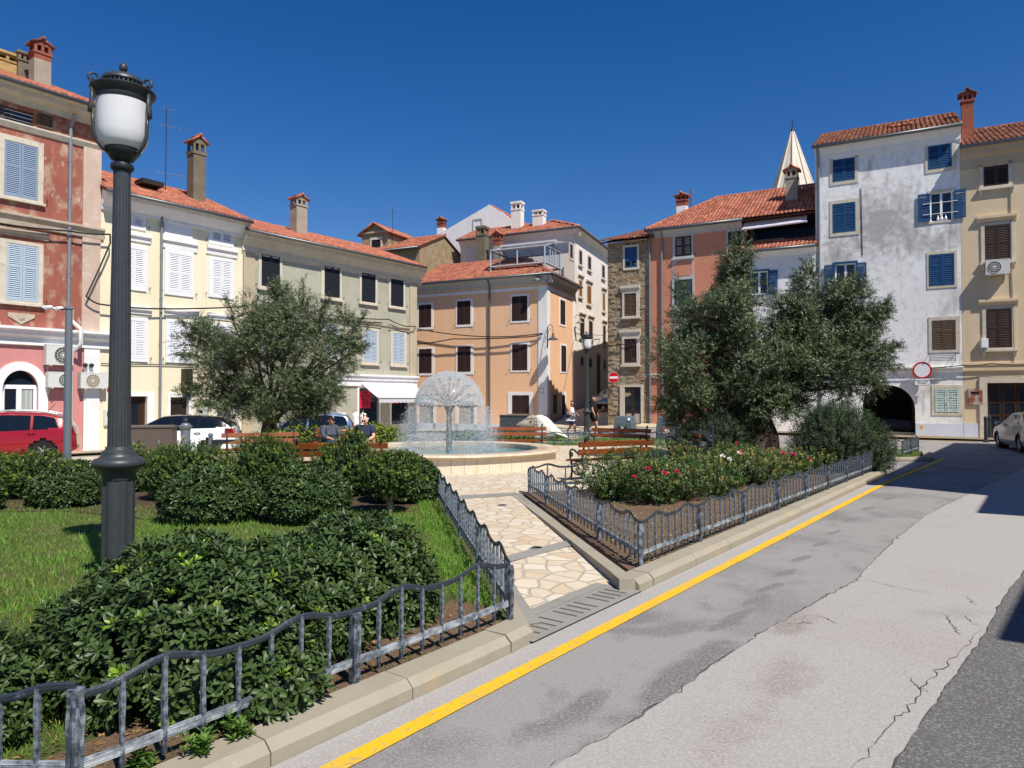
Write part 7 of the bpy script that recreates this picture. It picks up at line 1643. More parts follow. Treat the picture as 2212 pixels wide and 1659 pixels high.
twig_bush('yellow green hedge behind the bench of the seated couple', (-7.4, 24.6, .05), [((0, 0, .35), (1.6, .45, .5)), ((1.2, 0, .35), (1.0, .45, .48))], 1200, ('box_leaf', 'hedge_gold'), ls=.06, tl=.2, tip=.5, per=10, name='hedge', cat='hedge')
twig_bush('yellow green shrub to the right of the seated man', (-4.15, 23.6, .05), [((0, 0, .4), (.62, .5, .5)), ((-.4, 0, .5), (.4, .4, .5))], 700, ('hedge_gold', 'box_leaf'), ls=.06, tl=.2, tip=.4, per=10, name='shrub')
twig_bush('low clipped hedge behind the fountain spray', (-.75, 25.2, .05), [((-.7, 0, .28), (.9, .5, .42)), ((.7, 0, .25), (.95, .5, .38))], 1100, ls=.05, tl=.14, per=10, name='hedge', cat='hedge', tip=.3)

# ---- rose bushes
def rose(label, c, r_, h, blooms=(), worn=.25, n=200, white=False):
    h *= .84; blooms = [(a_, b_ * .86, c_ * .72) for a_, b_, c_ in blooms]
    r = twig_bush(label, c, [((0, 0, h * .55), (r_, r_, h * .5)), ((r_ * .35, r_ * .1, h * .6), (r_ * .6, r_ * .6, h * .42)), ((-r_ * .3, 0, h * .65), (r_ * .55, r_ * .55, h * .42))], n, ('rose_leaf', 'rose_leaf_worn'), ls=.045, tl=.2, per=10, tip=worn, cat='rose bush', group='rose bushes in the bed under the olive tree', name='rose_bush', up=.7, corek=.0, wild=.2)
    mb = MB()
    for k in range(7): a = k * .9 + random.random(); q = r_ * random.uniform(.3, .8); mb.tube([(.04 * math.cos(a), .04 * math.sin(a), -.03), (q * .5 * math.cos(a), q * .5 * math.sin(a), h * .4), (q * math.cos(a), q * math.sin(a), h * .85)], [.013, .009, .006], 5)
    mb.build('cane', 'bark', r)
    for (dx, dz, sz) in blooms:
        p_ = np.array([[dx, -r_ * .75, dz]]); pr = []
        for lay, (nl, tl_, k) in enumerate(((4, (.2, .5), .6), (6, (.6, .9), .85), (8, (1.0, 1.4), 1.))):
            pos, d, n_, sc, rv = rosettes(p_, np.array([[.2, -.7, .6]]), nl, sz * k, tl_, .2, .1); V, Fc, rr = instance(*leaf_t([(.18, 0), (.42, .45), (.34, .85), (.1, 1.)], .5, -.25), pos, frame_np(d, n_), sc, rng.random(len(rv))); pr.append((V, Fc, rr, 0))
        V, Fc, rr, mi = merge(pr); np_mesh('bloom', V, Fc, 'petal_white' if white else 'petal_pink', r, rr)
    return r
def gp(u, v, z=.105): p = at_z(u, v, z); return (p.x, p.y, gh(p.x, p.y) + z)
rose('rose bush at the bed corner by the curled bench arm', gp(1300, 1070), .52, .80, worn=.3)
rose('low sparse rose bush with a bare stem beside the path fence', gp(1322, 1080), .28, .46, worn=.35, n=170)
rose('rose bush carrying the largest pink blooms', gp(1410, 1086), .50, .78, [(-.15, .72, .075), (.12, .62, .10), (.33, .66, .07), (-.38, .55, .075)], n=420)
rose('rose bush with one low pink bloom left of the large blooms', gp(1368, 1066), .40, .66, [(-.12, .42, .08)])
rose('rose bush with white blooms', gp(1552, 1052), .48, .80, [(-.02, .74, .1), (.12, .68, .085), (.3, .82, .08)], white=True)
rose('greenest rose bush in the middle of the bed, without blooms', gp(1470, 1078), .50, .80, worn=.10, n=240)
rose('rose bush between bench arm and the hanging bag', gp(1440, 1040), .5, .85, worn=.2, n=240)
rose('low green rose bush nearest the road fence', gp(1545, 1070), .45, .62, worn=.2, n=220)
rose('tall rose bush behind the white blooms, before the hanging bag', gp(1490, 1040), .55, .85, worn=.2)
rose('rose bush with a pink bloom next to the thick olive trunk', gp(1615, 1045), .55, .82, [(-.3, .8, .09)], worn=.35)
rose('rose bush with yellowed leaves before the olive trunk', gp(1650, 1048), .55, .78, [(.25, .8, .08)], worn=.5)
rose('rose bush by the road fence with two small pink blooms', gp(1700, 1030), .5, .7, [(.0, .62, .09), (.35, .5, .08)], worn=.3)
rose('rose bush by the road fence in the shade of the dark shrub', gp(1755, 1022), .5, .65, worn=.3)
rose('rose bush just behind the bench seat', gp(1350, 1035), .5, .8, worn=.3)
rose('rose bush half hidden below the olive trunk', gp(1580, 1025), .5, .8, [(.0, .88, .08)], worn=.2)
twig_bush('large dark shrub leaning over the road fence at the bed end', (7.75, 17.9, .1), [((.25, 0, .7), (.9, .85, .8)), ((1.05, .55, .62), (.95, .85, .75)), ((.7, .6, 1.1), (.75, .8, .6)), ((1.0, 0, .3), (.75, .7, .45))], 2400, ('shrub_leaf', 'box_leaf'), ls=.07, tl=.28, per=14, tip=.15, name='shrub', T_=LANCE, corek=.7)
twig_bush('dark leafy shrub at the foot of the thick olive trunk', (5.75, 20.0, .1), [((0, 0, .6), (.75, .6, .8)), ((.65, .4, .6), (.55, .5, .75)), ((-.6, .4, .5), (.5, .5, .6))], 1300, ('shrub_leaf', 'shrub_leaf'), ls=.07, tl=.26, per=14, tip=0, name='shrub', T_=LANCE, corek=.7)

# ---- olive trees
def olive(label, base, lobes, trunk, nspr, shoots=(), lean=(0, 0), dens_in=.35):
    """lobes: (centre, radii) relative to the base"""
    r = empty('olive_tree', base); tag(r, label, 'tree', 'olive trees at the fountain square'); mb = MB(); th, tr = trunk
    nr_ = 14; rows = []; n = 20; vs = []
    for i in range(nr_ + 1):
        t = i / nr_; rr_ = tr * (1.35 - .75 * t + .55 * max(0, .2 - t) * 3)
        for j in range(n): a = 2 * math.pi * j / n; k = 1 + .16 * math.sin(3 * a + 2.2 * t * 3) + .09 * math.sin(7 * a - 3 * t) + .05 * math.sin(13 * a + 9 * t); vs.append((lean[0] * t * t + rr_ * k * math.cos(a), lean[1] * t * t + rr_ * k * math.sin(a), -.1 + (th + .1) * t))
    mb.add(vs, [(i * n + j, i * n + (j + 1) % n, (i + 1) * n + (j + 1) % n, (i + 1) * n + j) for i in range(nr_) for j in range(n)]); top = Vector((lean[0], lean[1], th - .15)); mb.build('trunk', 'bark', r, smooth=True)
    mb = MB()
    for c, rd in lobes:
        c = Vector(c); mid = top.lerp(c, .5) + Vector((random.uniform(-.15, .15), random.uniform(-.15, .15), .15)); mb.tube([top - Vector((0, 0, .3)), top.lerp(mid, .5) + Vector((0, 0, -.05)), mid, c], [tr * .42, tr * .25, tr * .13, .02], 8)
        for k in range(7):
            a = Vector((random.gauss(0, 1), random.gauss(0, 1), random.gauss(.3, .8))).normalized(); e_ = c + Vector((a.x * rd[0], a.y * rd[1], a.z * rd[2])) * .85; mb.tube([mid.lerp(c, random.uniform(.2, 1)), (mid + e_) / 2 + Vector((0, 0, .1)), e_], [.03, .018, .008], 5)
    for p0, p1 in shoots: mb.tube([top, (top + Vector(p0)) / 2 + Vector((0, 0, .2)), p0, (Vector(p0) + Vector(p1)) / 2 + Vector((.05, 0, .05)), p1], [.05, .035, .03, .018, .008], 5)
    mb.build('branch', 'bark', r, smooth=True)
    W_ = np.array([rd[0] * rd[1] + rd[0] * rd[2] + rd[1] * rd[2] for c, rd in lobes]); W_ = W_ / W_.sum(); P, D_ = [], []
    for (c, rd), w_ in zip(lobes, W_):
        k = int(nspr * w_ * .85); rd = np.array(rd); nc = 13; cd = nrm(rng.normal(0, 1, (nc, 3)) + np.array([0, 0, .15])); cc = np.array(c) + cd * rd * rng.uniform(.55, .92, (nc, 1)); cr_ = rng.uniform(.30, .50, nc) * rd.min()
        i_ = rng.integers(0, nc, k); d = nrm(rng.normal(0, 1, (k, 3))); s_ = rng.uniform(.45, 1.08, k) * cr_[i_]   # foliage gathers in clumps with gaps between
        p_ = cc[i_] + d * s_[:, None] * np.array([1.15, 1.15, .9]); P.append(p_); D_.append(nrm(d * .6 + cd[i_] * .5 + np.array([0, 0, .3]) + rng.normal(0, .4, d.shape)))
        k2 = int(nspr * w_ * dens_in * .6); d = nrm(rng.normal(0, 1, (k2, 3))); P.append(np.array(c) + d * rd * rng.uniform(.2, .75, (k2, 1))); D_.append(nrm(d + rng.normal(0, .5, d.shape)))
    for p0, p1 in shoots:
        k = 46; t = rng.random(k); p0a, p1a = np.array(p0), np.array(p1); P.append(p0a + (p1a - p0a) * t[:, None] + rng.normal(0, .05, (k, 3))); D_.append(nrm(nrm(p1a - p0a) * .9 + rng.normal(0, .55, (k, 3))))
    P = np.concatenate(P); D_ = np.concatenate(D_); M_ = len(P); per = 16; L = rng.uniform(.22, .5, M_); k = np.arange(per); t = (k // 2 + .5) / (per / 2)
    e1 = nrm(np.cross(D_, rng.normal(0, 1, (M_, 3)))); e2 = np.cross(D_, e1); ph = (k[None, :] % 2) * math.pi + (k[None, :] // 2) * 1.57 + rng.normal(0, .3, (M_, per)); side = np.cos(ph)[..., None] * e1[:, None] + np.sin(ph)[..., None] * e2[:, None]
    d = nrm(side * .75 + D_[:, None] * .75 + rng.normal(0, .1, (M_, per, 3))); n_ = nrm(D_[:, None] - side * .5) + np.zeros_like(d); droop = -.10 * (t ** 2)[None, :, None] * L[:, None, None] * np.array([0, 0, 1.])
    pos = P[:, None] + D_[:, None] * (L[:, None] * (t[None, :] - .3))[..., None] + droop; sc = rng.uniform(.055, .095, (M_, per)); rv = np.repeat(rng.random(M_), per) + rng.normal(0, .12, M_ * per)
    pale = rng.random(M_ * per) < .14; pos = pos.reshape(-1, 3); d = d.reshape(-1, 3); n_ = n_.reshape(-1, 3); sc = sc.ravel(); parts = []
    LN = leaf_t([(.04, 0), (.13, .45), (.03, 1.0)], .3, .15)
    for sel, mi in ((~pale, 0), (pale, 1)): V, Fc, rr = instance(*LN, pos[sel], frame_np(d[sel], n_[sel]), sc[sel], rv[sel]); parts.append((V, Fc, rr, mi))
    V, Fc, rr, mi = merge(parts); np_mesh('crown', V, Fc, ['olive_leaf', 'olive_pale'], r, rr, midx=mi); return r
def lobes_px(specs, base, Y0):
    """specs: (u, v, half width px, half height px, depth offset, depth radius) for lobes seen in the photograph"""
    o = []
    for u, v, hw, hh, dy, rd in specs: Y = Y0 + dy; p = at_y(u, v, Y); o.append(((p.x - base[0], p.y - base[1], p.z - base[2]), (hw / F * Y, rd, hh / F * Y)))
    return o
Y0 = 25.0; b_ = at_y(582, 861, Y0); base = (b_.x, b_.y, gh(b_.x, b_.y) + .05)
sp = [(640, 710, 75, 85, 0, 1.3), (570, 760, 95, 80, -.3, 1.5), (490, 780, 75, 85, .2, 1.3), (440, 735, 50, 60, .3, .9), (700, 790, 65, 75, 0, 1.2), (740, 720, 48, 62, .2, .9), (600, 840, 100, 50, -.4, 1.4), (480, 850, 80, 45, 0, 1.3), (690, 855, 65, 40, .1, 1.1), (545, 690, 55, 55, .4, 1.0), (590, 660, 45, 50, .2, .8), (600, 878, 72, 34, -.3, 1.1), (515, 880, 62, 32, 0, 1.), (660, 882, 52, 30, .1, .9)]
LB = lobes_px(sp, base, Y0); pxr = lambda u, v, Y=Y0: tuple(a - b for a, b in zip(at_y(u, v, Y), base))
olive('wide olive tree before the yellow and grey green houses', base, LB, (1.35, .27), 10500, [(pxr(650, 680), pxr(655, 600)), (pxr(600, 660), pxr(585, 612)), (pxr(440, 720), pxr(385, 690)), (pxr(760, 720), pxr(790, 672)), (pxr(690, 690), pxr(712, 640)), (pxr(505, 700), pxr(488, 640)), (pxr(430, 770), pxr(378, 765)), (pxr(745, 770), pxr(795, 745))])
Y0 = 21.0; b_ = at_y(1640, 861, Y0); base = (b_.x, b_.y, .1)
sp = [(1570, 700, 95, 85, 0, 1.4), (1500, 780, 82, 80, .1, 1.4), (1610, 790, 100, 90, -.4, 1.5), (1530, 870, 95, 62, 0, 1.4), (1465, 855, 45, 62, .2, 1.0), (1650, 880, 85, 50, -.2, 1.2), (1800, 720, 90, 75, .2, 1.4), (1850, 780, 82, 70, 0, 1.3), (1760, 800, 85, 75, -.3, 1.3), (1880, 690, 42, 50, .3, .8), (1720, 700, 48, 62, .4, 1.0), (1800, 650, 52, 45, .4, .9), (1575, 635, 42, 55, .3, .8), (1700, 850, 70, 45, 0, 1.1), (1840, 835, 55, 30, .1, .9), (1490, 690, 40, 42, .3, .8), (1500, 905, 62, 36, .2, 1.), (1575, 905, 55, 34, .3, .9), (1640, 860, 60, 40, -.7, .8), (1690, 760, 62, 75, .1, 1.2), (1700, 690, 45, 55, .2, .9), (1583, 585, 34, 52, .2, .6), (1604, 545, 20, 42, .1, .4), (1748, 615, 30, 50, .3, .5), (1845, 630, 34, 36, .2, .6)]
LB = lobes_px(sp, base, Y0)
olive('big old olive tree with a thick trunk behind the rose bed', base, LB, (1.75, .46), 15500, [(pxr(1580, 610), pxr(1588, 500)), (pxr(1590, 620), pxr(1618, 530)), (pxr(1570, 620), pxr(1555, 545)), (pxr(1760, 680), pxr(1752, 560)), (pxr(1750, 660), pxr(1715, 590)), (pxr(1830, 640), pxr(1842, 585)), (pxr(1890, 700), pxr(1925, 640)), (pxr(1900, 760), pxr(1945, 745)), (pxr(1480, 690), pxr(1450, 620)), (pxr(1470, 760), pxr(1425, 735)), (pxr(1890, 790), pxr(1945, 790)), (pxr(1500, 660), pxr(1462, 600))], lean=(-.1, .1))

# ---- grass
def grass(name, label, poly, n, h, zf, avoid=(), m=('grass_blade', 'dry_blade'), dry=.07, near=None):
    xs = [p[0] for p in poly]; ys = [p[1] for p in poly]; P = []; 
    k = n * 4; px = rng.uniform(min(xs), max(xs), k); py = rng.uniform(min(ys), max(ys), k); pr = np.array(poly); ok = np.zeros(k, bool); m_ = len(poly)
    for i in range(m_):
        x1, y1 = poly[i]; x2, y2 = poly[(i + 1) % m_]; c_ = ((y1 > py) != (y2 > py)) & (px < (x2 - x1) * (py - y1) / ((y2 - y1) + 1e-12) + x1); ok ^= c_
    if near is not None: ok &= rng.random(k) < np.clip(near / np.maximum(1, np.hypot(px, py)), 0, 1) ** 1.3
    px, py = px[ok][:n], py[ok][:n]; N = len(px); pos = np.stack([px, py, np.array([zf(a, b) for a, b in zip(px, py)])], 1)
    d = nrm(np.stack([rng.normal(0, .42, N), rng.normal(0, .42, N), np.ones(N)], 1)); n_ = nrm(rng.normal(0, 1, (N, 3)) * np.array([1, 1, .2])); patch = .5 + .5 * np.sin(px * 2.1 + np.sin(py * 1.7) * 2) * np.sin(py * 1.3 + 1)
    T_ = (np.array([(-.06, 0, 0), (.06, 0, 0), (.045, .5, .06), (-.045, .5, .06), (.004, 1, .26), (-.004, 1, .26)]), np.array([(0, 1, 2, 3), (3, 2, 4, 5)]))
    patch = np.clip(patch + .35 * np.sin(px * 5.3 + 1.2) * np.sin(py * 4.7), 0, 1); sc = h * rng.uniform(.45, 1.3, N) * (.65 + .6 * patch); isd = rng.random(N) < dry * (.3 + 2.2 * (1 - patch) ** 1.5); parts = []
    for sel, mi in ((~isd, 0), (isd, 1)):
        if sel.sum(): V, Fc, rr = instance(*T_, pos[sel], frame_np(d[sel], n_[sel]), sc[sel], rng.random(sel.sum())); parts.append((V, Fc, rr, mi))
    V, Fc, rr, mi = merge(parts); o = np_mesh(name, V, Fc, list(m), None, rr, midx=mi); tag(o, label, 'grass', kind='stuff'); return o
glawn = [rf2(-.35, 1.0), (-.35, 7.2), (-1.5, 11.7), (-2.3, 11.5), (-3.4, 11.1), (-3.9, 11.5), (-5.2, 10.9), (-5.7, 11.9), (-7, 11.9), (-8.2, 12.2), (-9.5, 12.0), (-13, 12.9), (-13, 3.2), rf2(-4.2, .8), rf2(-1.6, .95)]
grass('grass', 'sunlit lawn grass', glawn, 150000, .055, lambda x, y: bedz(x, y), near=5.5)
grass('grass', 'grass edging along the path fence foot', [(-.12, 6.0), (-1.3, 12.3), (-1.62, 12.2), (-.5, 6.3)], 9000, .075, lambda x, y: bedz(x, y))
grass('grass', 'bright grass strip behind the fountain benches', isl, 9000, .11, lambda x, y: gh(x, y) + .08, dry=.03)
grass('grass', 'grass on the small fenced island by the archway', isl2, 4000, .09, lambda x, y: gh(x, y) + .1, dry=.05)
grass('weeds', 'weeds sprouting along the fence feet by the kerb', [rf2(2.3, .24), rf2(15, .24), rf2(15, .42), rf2(2.5, .45)], 5200, .06, lambda x, y: bedz(x, y), m=('weed_leaf', 'dry_blade'), dry=.1)
grass('weeds', 'weeds sprouting along the front fence foot', [rf2(-5, .24), rf2(0, .24), rf2(-.1, .5), rf2(-5, .5)], 1500, .05, lambda x, y: bedz(x, y), m=('weed_leaf', 'dry_blade'), dry=.3)
grass('weeds', 'thin weeds in the rose bed soil', [(1.3, 8.0), rf2(8, .5), (5, 14), (.6, 13.3)], 2600, .045, lambda x, y: bedz(x, y), m=('weed_leaf', 'dry_blade'), dry=.4)
for k, (t, w_, sz) in enumerate(((-2.62, .18, .05), (-2.4, .2, .05), (-2.85, .3, .045), (-3.45, .35, .05), (-2.0, .32, .035))):
    x, y = rf2(t, w_); P = np.stack([rng.normal(0, .03, 26), rng.normal(0, .025, 26), np.abs(rng.normal(.03, .03, 26))], 1); pos, d, n_, sc, rv = rosettes(P, np.tile([0, 0, 1.], (26, 1)), 6, sz, (.5, 1.3)); V, Fc, rr = instance(*OBOV_LO, pos, frame_np(d, n_), sc, rv)
    o = np_mesh('weed_plant', V, Fc, 'weed_leaf', None, rr); o.location = (x, y, .125); tag(o, ['fleshy weed spilling over the kerb stone', 'fleshy weed tuft beside the one spilling over the kerb', 'small weed behind the fence bottom rail', 'weed tuft by the thick fence post', 'tiny weed under the glossy bush'][k], 'weed')
# fallen leaves and litter on the front soil
N = 700; t = rng.uniform(-6, 0, N); w_ = rng.uniform(.26, .95, N); pos = np.array([(*rf2(a, b), .122) for a, b in zip(t, w_)]); V, Fc, rr = instance(*OVAL, pos, frame_np(nrm(rng.normal(0, 1, (N, 3)) * [1, 1, .15]), nrm(np.array([0, 0, 1.]) + rng.normal(0, .3, (N, 3)))), rng.uniform(.02, .055, N), rng.random(N))
mat('dead_leaf', hexc('8a6a42'), .9, rnd=.4); tag(np_mesh('fallen_leaves', V, Fc, 'dead_leaf', None, rr), 'dry fallen leaves on the bare soil', 'fallen leaves', kind='stuff')
N = 900; t = rng.uniform(2, 9, N); w_ = rng.uniform(.3, 3.2, N); pos = np.array([(*rf2(a, b), .112) for a, b in zip(t, w_) if inside(rf2(a, b), rbed)]); N = len(pos); V, Fc, rr = instance(tv * .5, tf, pos, frame_np(rng.normal(0, 1, (N, 3)), rng.normal(0, 1, (N, 3))), rng.uniform(.012, .035, N), rng.random(N))
tag(np_mesh('gravel', V, Fc, 'loose_stone', None, rr), 'small stones scattered on the rose bed soil', 'gravel', kind='stuff')
# ================================================================== CARS
def paint(name, c, rough=.25, metal=.1): return mat(name, c, rough, metal=metal, spec=.4, coat=.45)
paint('paint_red', hexc('8e1220')); paint('paint_white', hexc('e6e8ea'), metal=0.); paint('paint_black', hexc('16181b')); paint('paint_blue', hexc('7d93b0'), metal=.5); paint('paint_silver', hexc('a9a69f'), metal=.5); paint('paint_grey', hexc('8e9193'), metal=.5)
mat('car_glass', hexc('10161b'), .04, spec=.8); mat('tyre', hexc('1b1b1c'), .85); mat('rim_metal', hexc('b4b6b8'), .35, metal=.7); mat('tail_lamp', hexc('7d0f14'), .2, coat=.6); mat('head_lamp', hexc('c9d0d4'), .1, spec=.8); mat('trim_black', hexc('202224'), .6); mat('amber', hexc('d9701c'), .25)
def car(label, loc, heading, L, Wd, H, top, belt, glass, pillars, ws, rw, wheels, body, roof=None, tail=None, head=None, sill=.2, wr=.32, rail=False, antenna_x=None):
    """front at +x. top/belt: (x, z) key points from rear to front; glass: side window span; ws, rw: windscreen and rear window spans"""
    r = empty('parked_car', loc, math.atan2(heading[1], heading[0])); tag(r, label, 'car')
    nx_ = 132; X = np.linspace(-L / 2, L / 2, nx_)
    tz = np.interp(X, [p[0] for p in top], [p[1] for p in top]); kk = np.ones(5) / 5; tz[2:-2] = np.convolve(tz, kk, 'valid'); bz = np.interp(X, [p[0] for p in belt], [p[1] for p in belt])
    plan = Wd / 2 * (1 - .34 * np.clip((np.abs(X) - L / 2 + .55) / .55, 0, 1) ** 2.4)
    nl, nu, nt_ = 9, 9, 7; rows = []; kinds = []
    for i, x in enumerate(X):
        T_, B_ = tz[i], min(bz[i], tz[i] - .05); w_ = plan[i]; z0 = sill + .12 * max(0, (abs(x) - L / 2 + .3) / .3); ring = []
        for j in range(nl): t = j / nl; z = z0 + (B_ - z0) * t; ring.append((w_ * (1 - .05 * (2 * t - .9) ** 2 - .06 * max(0, .15 - t) * 6), z))
        wb = w_ * (1 - .05 * 1.21); rise = T_ - .055 - B_; we_ = wb * (1 - .30 * min(1, max(0, rise) / .55))
        for j in range(nu): t = j / nu; ring.append((wb + (we_ - wb) * (t ** 1.15), B_ + max(0, rise) * t))
        for j in range(nt_ + 1): t = j / nt_; ring.append((we_ * math.cos(t * math.pi / 2) if t < 1 else 0, (B_ + max(0, rise)) + (T_ - B_ - max(0, rise)) * math.sin(t * math.pi / 2)))
        rows.append(ring)
    nr = len(rows[0]); G = {k: MB() for k in ('body', 'roof', 'windscreen', 'rear_window', *[(n_, s_) for n_ in ('side_window', 'tail_light', 'headlight') for s_ in (-1, 1)])}
    for i in range(nx_ - 1):
        for j in range(nr - 1):
            xm = (X[i] + X[i + 1]) / 2; q = [(X[i], rows[i][j]), (X[i + 1], rows[i + 1][j]), (X[i + 1], rows[i + 1][j + 1]), (X[i], rows[i][j + 1])]; ym = sum(p[1][0] for p in q) / 4; zm = sum(p[1][1] for p in q) / 4
            if any((xm - wx) ** 2 + (zm - wr) ** 2 < (wr + .06) ** 2 for wx in wheels) and j < nl: continue
            k = 'body'; B_ = bz[i]; up = zm > B_ + .025
            if up and nl <= j < nl + nu and zm < tz[i] - .10 and glass[0] + (zm - B_) * glass[2] < xm < glass[1] - (zm - B_) * glass[3] and not any(abs(xm - p) < .035 for p in pillars): k = 'side_window'
            elif up and ws[0] < xm < ws[1] and j >= nl + nu and ym < rows[i][nl + nu][0] - .05: k = 'windscreen'
            elif up and ws[0] < xm < ws[1] and j >= nl + 4 and ym < rows[i][nl][0] * .86: k = 'windscreen'
            elif up and rw[0] < xm < rw[1] and j >= nl + nu: k = 'rear_window'
            elif tail and tail[0] < xm < tail[1] and tail[2] < zm < tail[3] and ym > .5 * plan[i]: k = 'tail_light'
            elif head and head[0] < xm < head[1] and head[2] < zm < head[3] and ym > .45 * plan[i]: k = 'headlight'
            elif roof and zm > B_ + .06 and rw[1] - .3 < xm < ws[1] - .12: k = 'roof'
            for sg in (-1, 1):
                vs = [(p[0], sg * p[1][0], p[1][1]) for p in q]; G[(k, sg) if k in ('side_window', 'tail_light', 'headlight') else k].add(vs if sg > 0 else vs[::-1], [(0, 1, 2, 3)])
    for end in (0, nx_ - 1):
        ring = rows[end]; vs = [(X[end], y, z) for y, z in ring] + [(X[end], -y, z) for y, z in ring[::-1]]; G['body'].add(vs, [tuple(range(len(vs)))])
    mm = {'body': body, 'roof': roof or body, 'side_window': 'car_glass', 'windscreen': 'car_glass', 'rear_window': 'car_glass', 'tail_light': 'tail_lamp', 'headlight': 'head_lamp'}
    for k, g in G.items():
        if not g.f: continue
        k = k if isinstance(k, str) else k[0]
        bm = bmesh.new(); o = g.build(k, mm[k], r); bm.from_mesh(o.data); bmesh.ops.remove_doubles(bm, verts=bm.verts, dist=.0005); bmesh.ops.recalc_face_normals(bm, faces=bm.faces); bm.to_mesh(o.data); bm.free(); o.data.polygons.foreach_set('use_smooth', [True] * len(o.data.polygons)); o.data.set_sharp_from_angle(angle=R(38))
    mb = MB(); mb.box(-L / 2 + .25, L / 2 - .25, -Wd / 2 * .86, Wd / 2 * .86, sill - .03, sill + .30); 
    for wx in wheels:
        for sg in (-1, 1): mb.lathe([(wr + .075, -.13), (wr + .075, .13)], 20, M=Matrix.Translation((wx, sg * (Wd / 2 - .21), wr)) @ Matrix.Rotation(R(90), 4, 'X'))
    mb.build('underbody', 'trim_black', r)
    w0 = None
    for wx in wheels:
        for sg in (-1, 1):
            if w0 is None:
                M_ = Matrix.Rotation(R(90), 4, 'X'); g = MB(); g.lathe([(wr * .66, -.09), (wr * .95, -.1), (wr, -.07), (wr, .07), (wr * .95, .1), (wr * .66, .09)], 28, M=M_); w0 = g.build('wheel', 'tyre', r, auto=40)
                g = MB(); g.lathe([(wr * .66, -.06), (wr * .67, .085), (wr * .60, .09), (wr * .58, .05)], 28, M=M_)
                for k in range(7):
                    a = 2 * math.pi * k / 7; g.tube([(0, -.075, 0), (wr * .6 * math.cos(a), -.07, wr * .6 * math.sin(a))], [.05, .035], 6, flat=.5); g.tube([(0, .075, 0), (wr * .6 * math.cos(a), .07, wr * .6 * math.sin(a))], [.05, .035], 6, flat=.5)
                g.lathe([(.06, -.09), (.06, .09)], 12, M=M_); g.build('rim', 'rim_metal', w0, auto=40); w = w0
            else: w = dup(w0, r)
            w.location = (wx, sg * (Wd / 2 - .13), wr)
    for sg in (-1, 1):
        g = MB(); xm = ws[0] + .62 if ws[0] > -9 else 0; xm = glass[1] - .12; g.ball((xm, sg * (Wd / 2 + .07), float(np.interp(xm, [p[0] for p in belt], [p[1] for p in belt])) + .07), (.09, .10, .075), 12, 8); g.build('mirror', body if roof is None else 'trim_black', r, smooth=True)
        for hx in ((glass[0] + glass[1]) / 2 - .62, (glass[0] + glass[1]) / 2 + .32):
            g = MB(); z_ = float(np.interp(hx, [p[0] for p in belt], [p[1] for p in belt])) - .10; g.tube([(hx - .1, sg * (Wd / 2 - .0), z_), (hx, sg * (Wd / 2 + .02), z_ + .005), (hx + .1, sg * (Wd / 2 - .0), z_)], .018, 6); g.build('handle', body if roof is None else 'trim_black', r, smooth=True)
        if rail:
            g = MB(); pts = [(x, sg * Wd * .33, float(np.interp(x, X, tz)) + .03) for x in np.linspace(rw[1] - .1, ws[0] - .1, 12)]; g.tube(pts, .022, 6); g.build('roof_rail', 'rim_metal', r, smooth=True)
    if antenna_x is not None: g = MB(); g.tube([(antenna_x, 0, H - .02), (antenna_x - .22, 0, H + .25)], [.012, .006], 5); g.build('aerial', 'trim_black', r)
    return r
def cl(u, Y, off): p = at_y(u, 861, Y); return (p.x + off[0], p.y + off[1], gh(p.x + off[0], p.y + off[1]) + .01)
hd = Vector((-.88, -.44)).normalized(); L = 4.48
car('red sport utility car parked by the pink wall', cl(172, 23.8, hd * L / 2), hd, L, 1.86, 1.64, [(-2.24, .55), (-2.2, 1.0), (-2.05, 1.28), (-1.72, 1.5), (-1.3, 1.60), (-.4, 1.64), (.25, 1.60), (1.1, 1.12), (1.95, .98), (2.2, .78), (2.24, .5)], [(-2.24, 1.06), (-1.2, 1.05), (.8, .98), (2.24, .9)], (-1.75, .95, .35, 1.25), (-1.0, .05), (.2, 1.12), (-2.15, -1.75), (-1.33, 1.34), 'paint_red', tail=(-2.3, -1.92, .86, 1.06), head=(1.8, 2.3, .72, .9), wr=.35, sill=.28, rail=True, antenna_x=-1.35)
hd = Vector((-.97, -.16)).normalized(); L = 3.97
car('white hatchback car with a black roof behind the drinking fountain', cl(517, 24.6, hd * L / 2), hd, L, 1.74, 1.46, [(-1.985, .55), (-1.95, .95), (-1.8, 1.15), (-1.45, 1.38), (-.9, 1.44), (-.1, 1.46), (.35, 1.42), (1.15, 1.0), (1.75, .86), (1.95, .7), (1.985, .5)], [(-1.985, 1.0), (-1.0, .96), (.8, .90), (1.985, .8)], (-1.45, 1.0, .5, 1.3), (-.85, .0), (.28, 1.15), (-1.85, -1.42), (-1.2, 1.32), 'paint_white', roof='paint_black', tail=(-2., -1.68, .72, 1.0), head=(1.55, 2., .62, .8), wr=.31)
hd = Vector((-.97, -.17)).normalized(); L = 4.28
car('pale blue people carrier car parked behind the olive tree by the shop', cl(768, 32.7, hd * L / 2), hd, L, 1.75, 1.64, [(-2.14, .55), (-2.1, 1.05), (-1.92, 1.35), (-1.7, 1.55), (-1.2, 1.62), (-.2, 1.64), (.25, 1.60), (1.25, 1.06), (1.9, .90), (2.1, .7), (2.14, .5)], [(-2.14, 1.02), (-1.2, 1.0), (.9, .96), (2.14, .85)], (-1.85, 1.15, .25, 1.25), (-1.2, -.1), (.2, 1.3), (-2.05, -1.75), (-1.35, 1.4), 'paint_blue', tail=(-2.2, -2.0, .85, 1.4), head=(1.7, 2.2, .68, .84), wr=.31, rail=True)
hd = Vector((.36, .93)).normalized(); L = 4.55; p = at_y(2180, 861, 26.2)
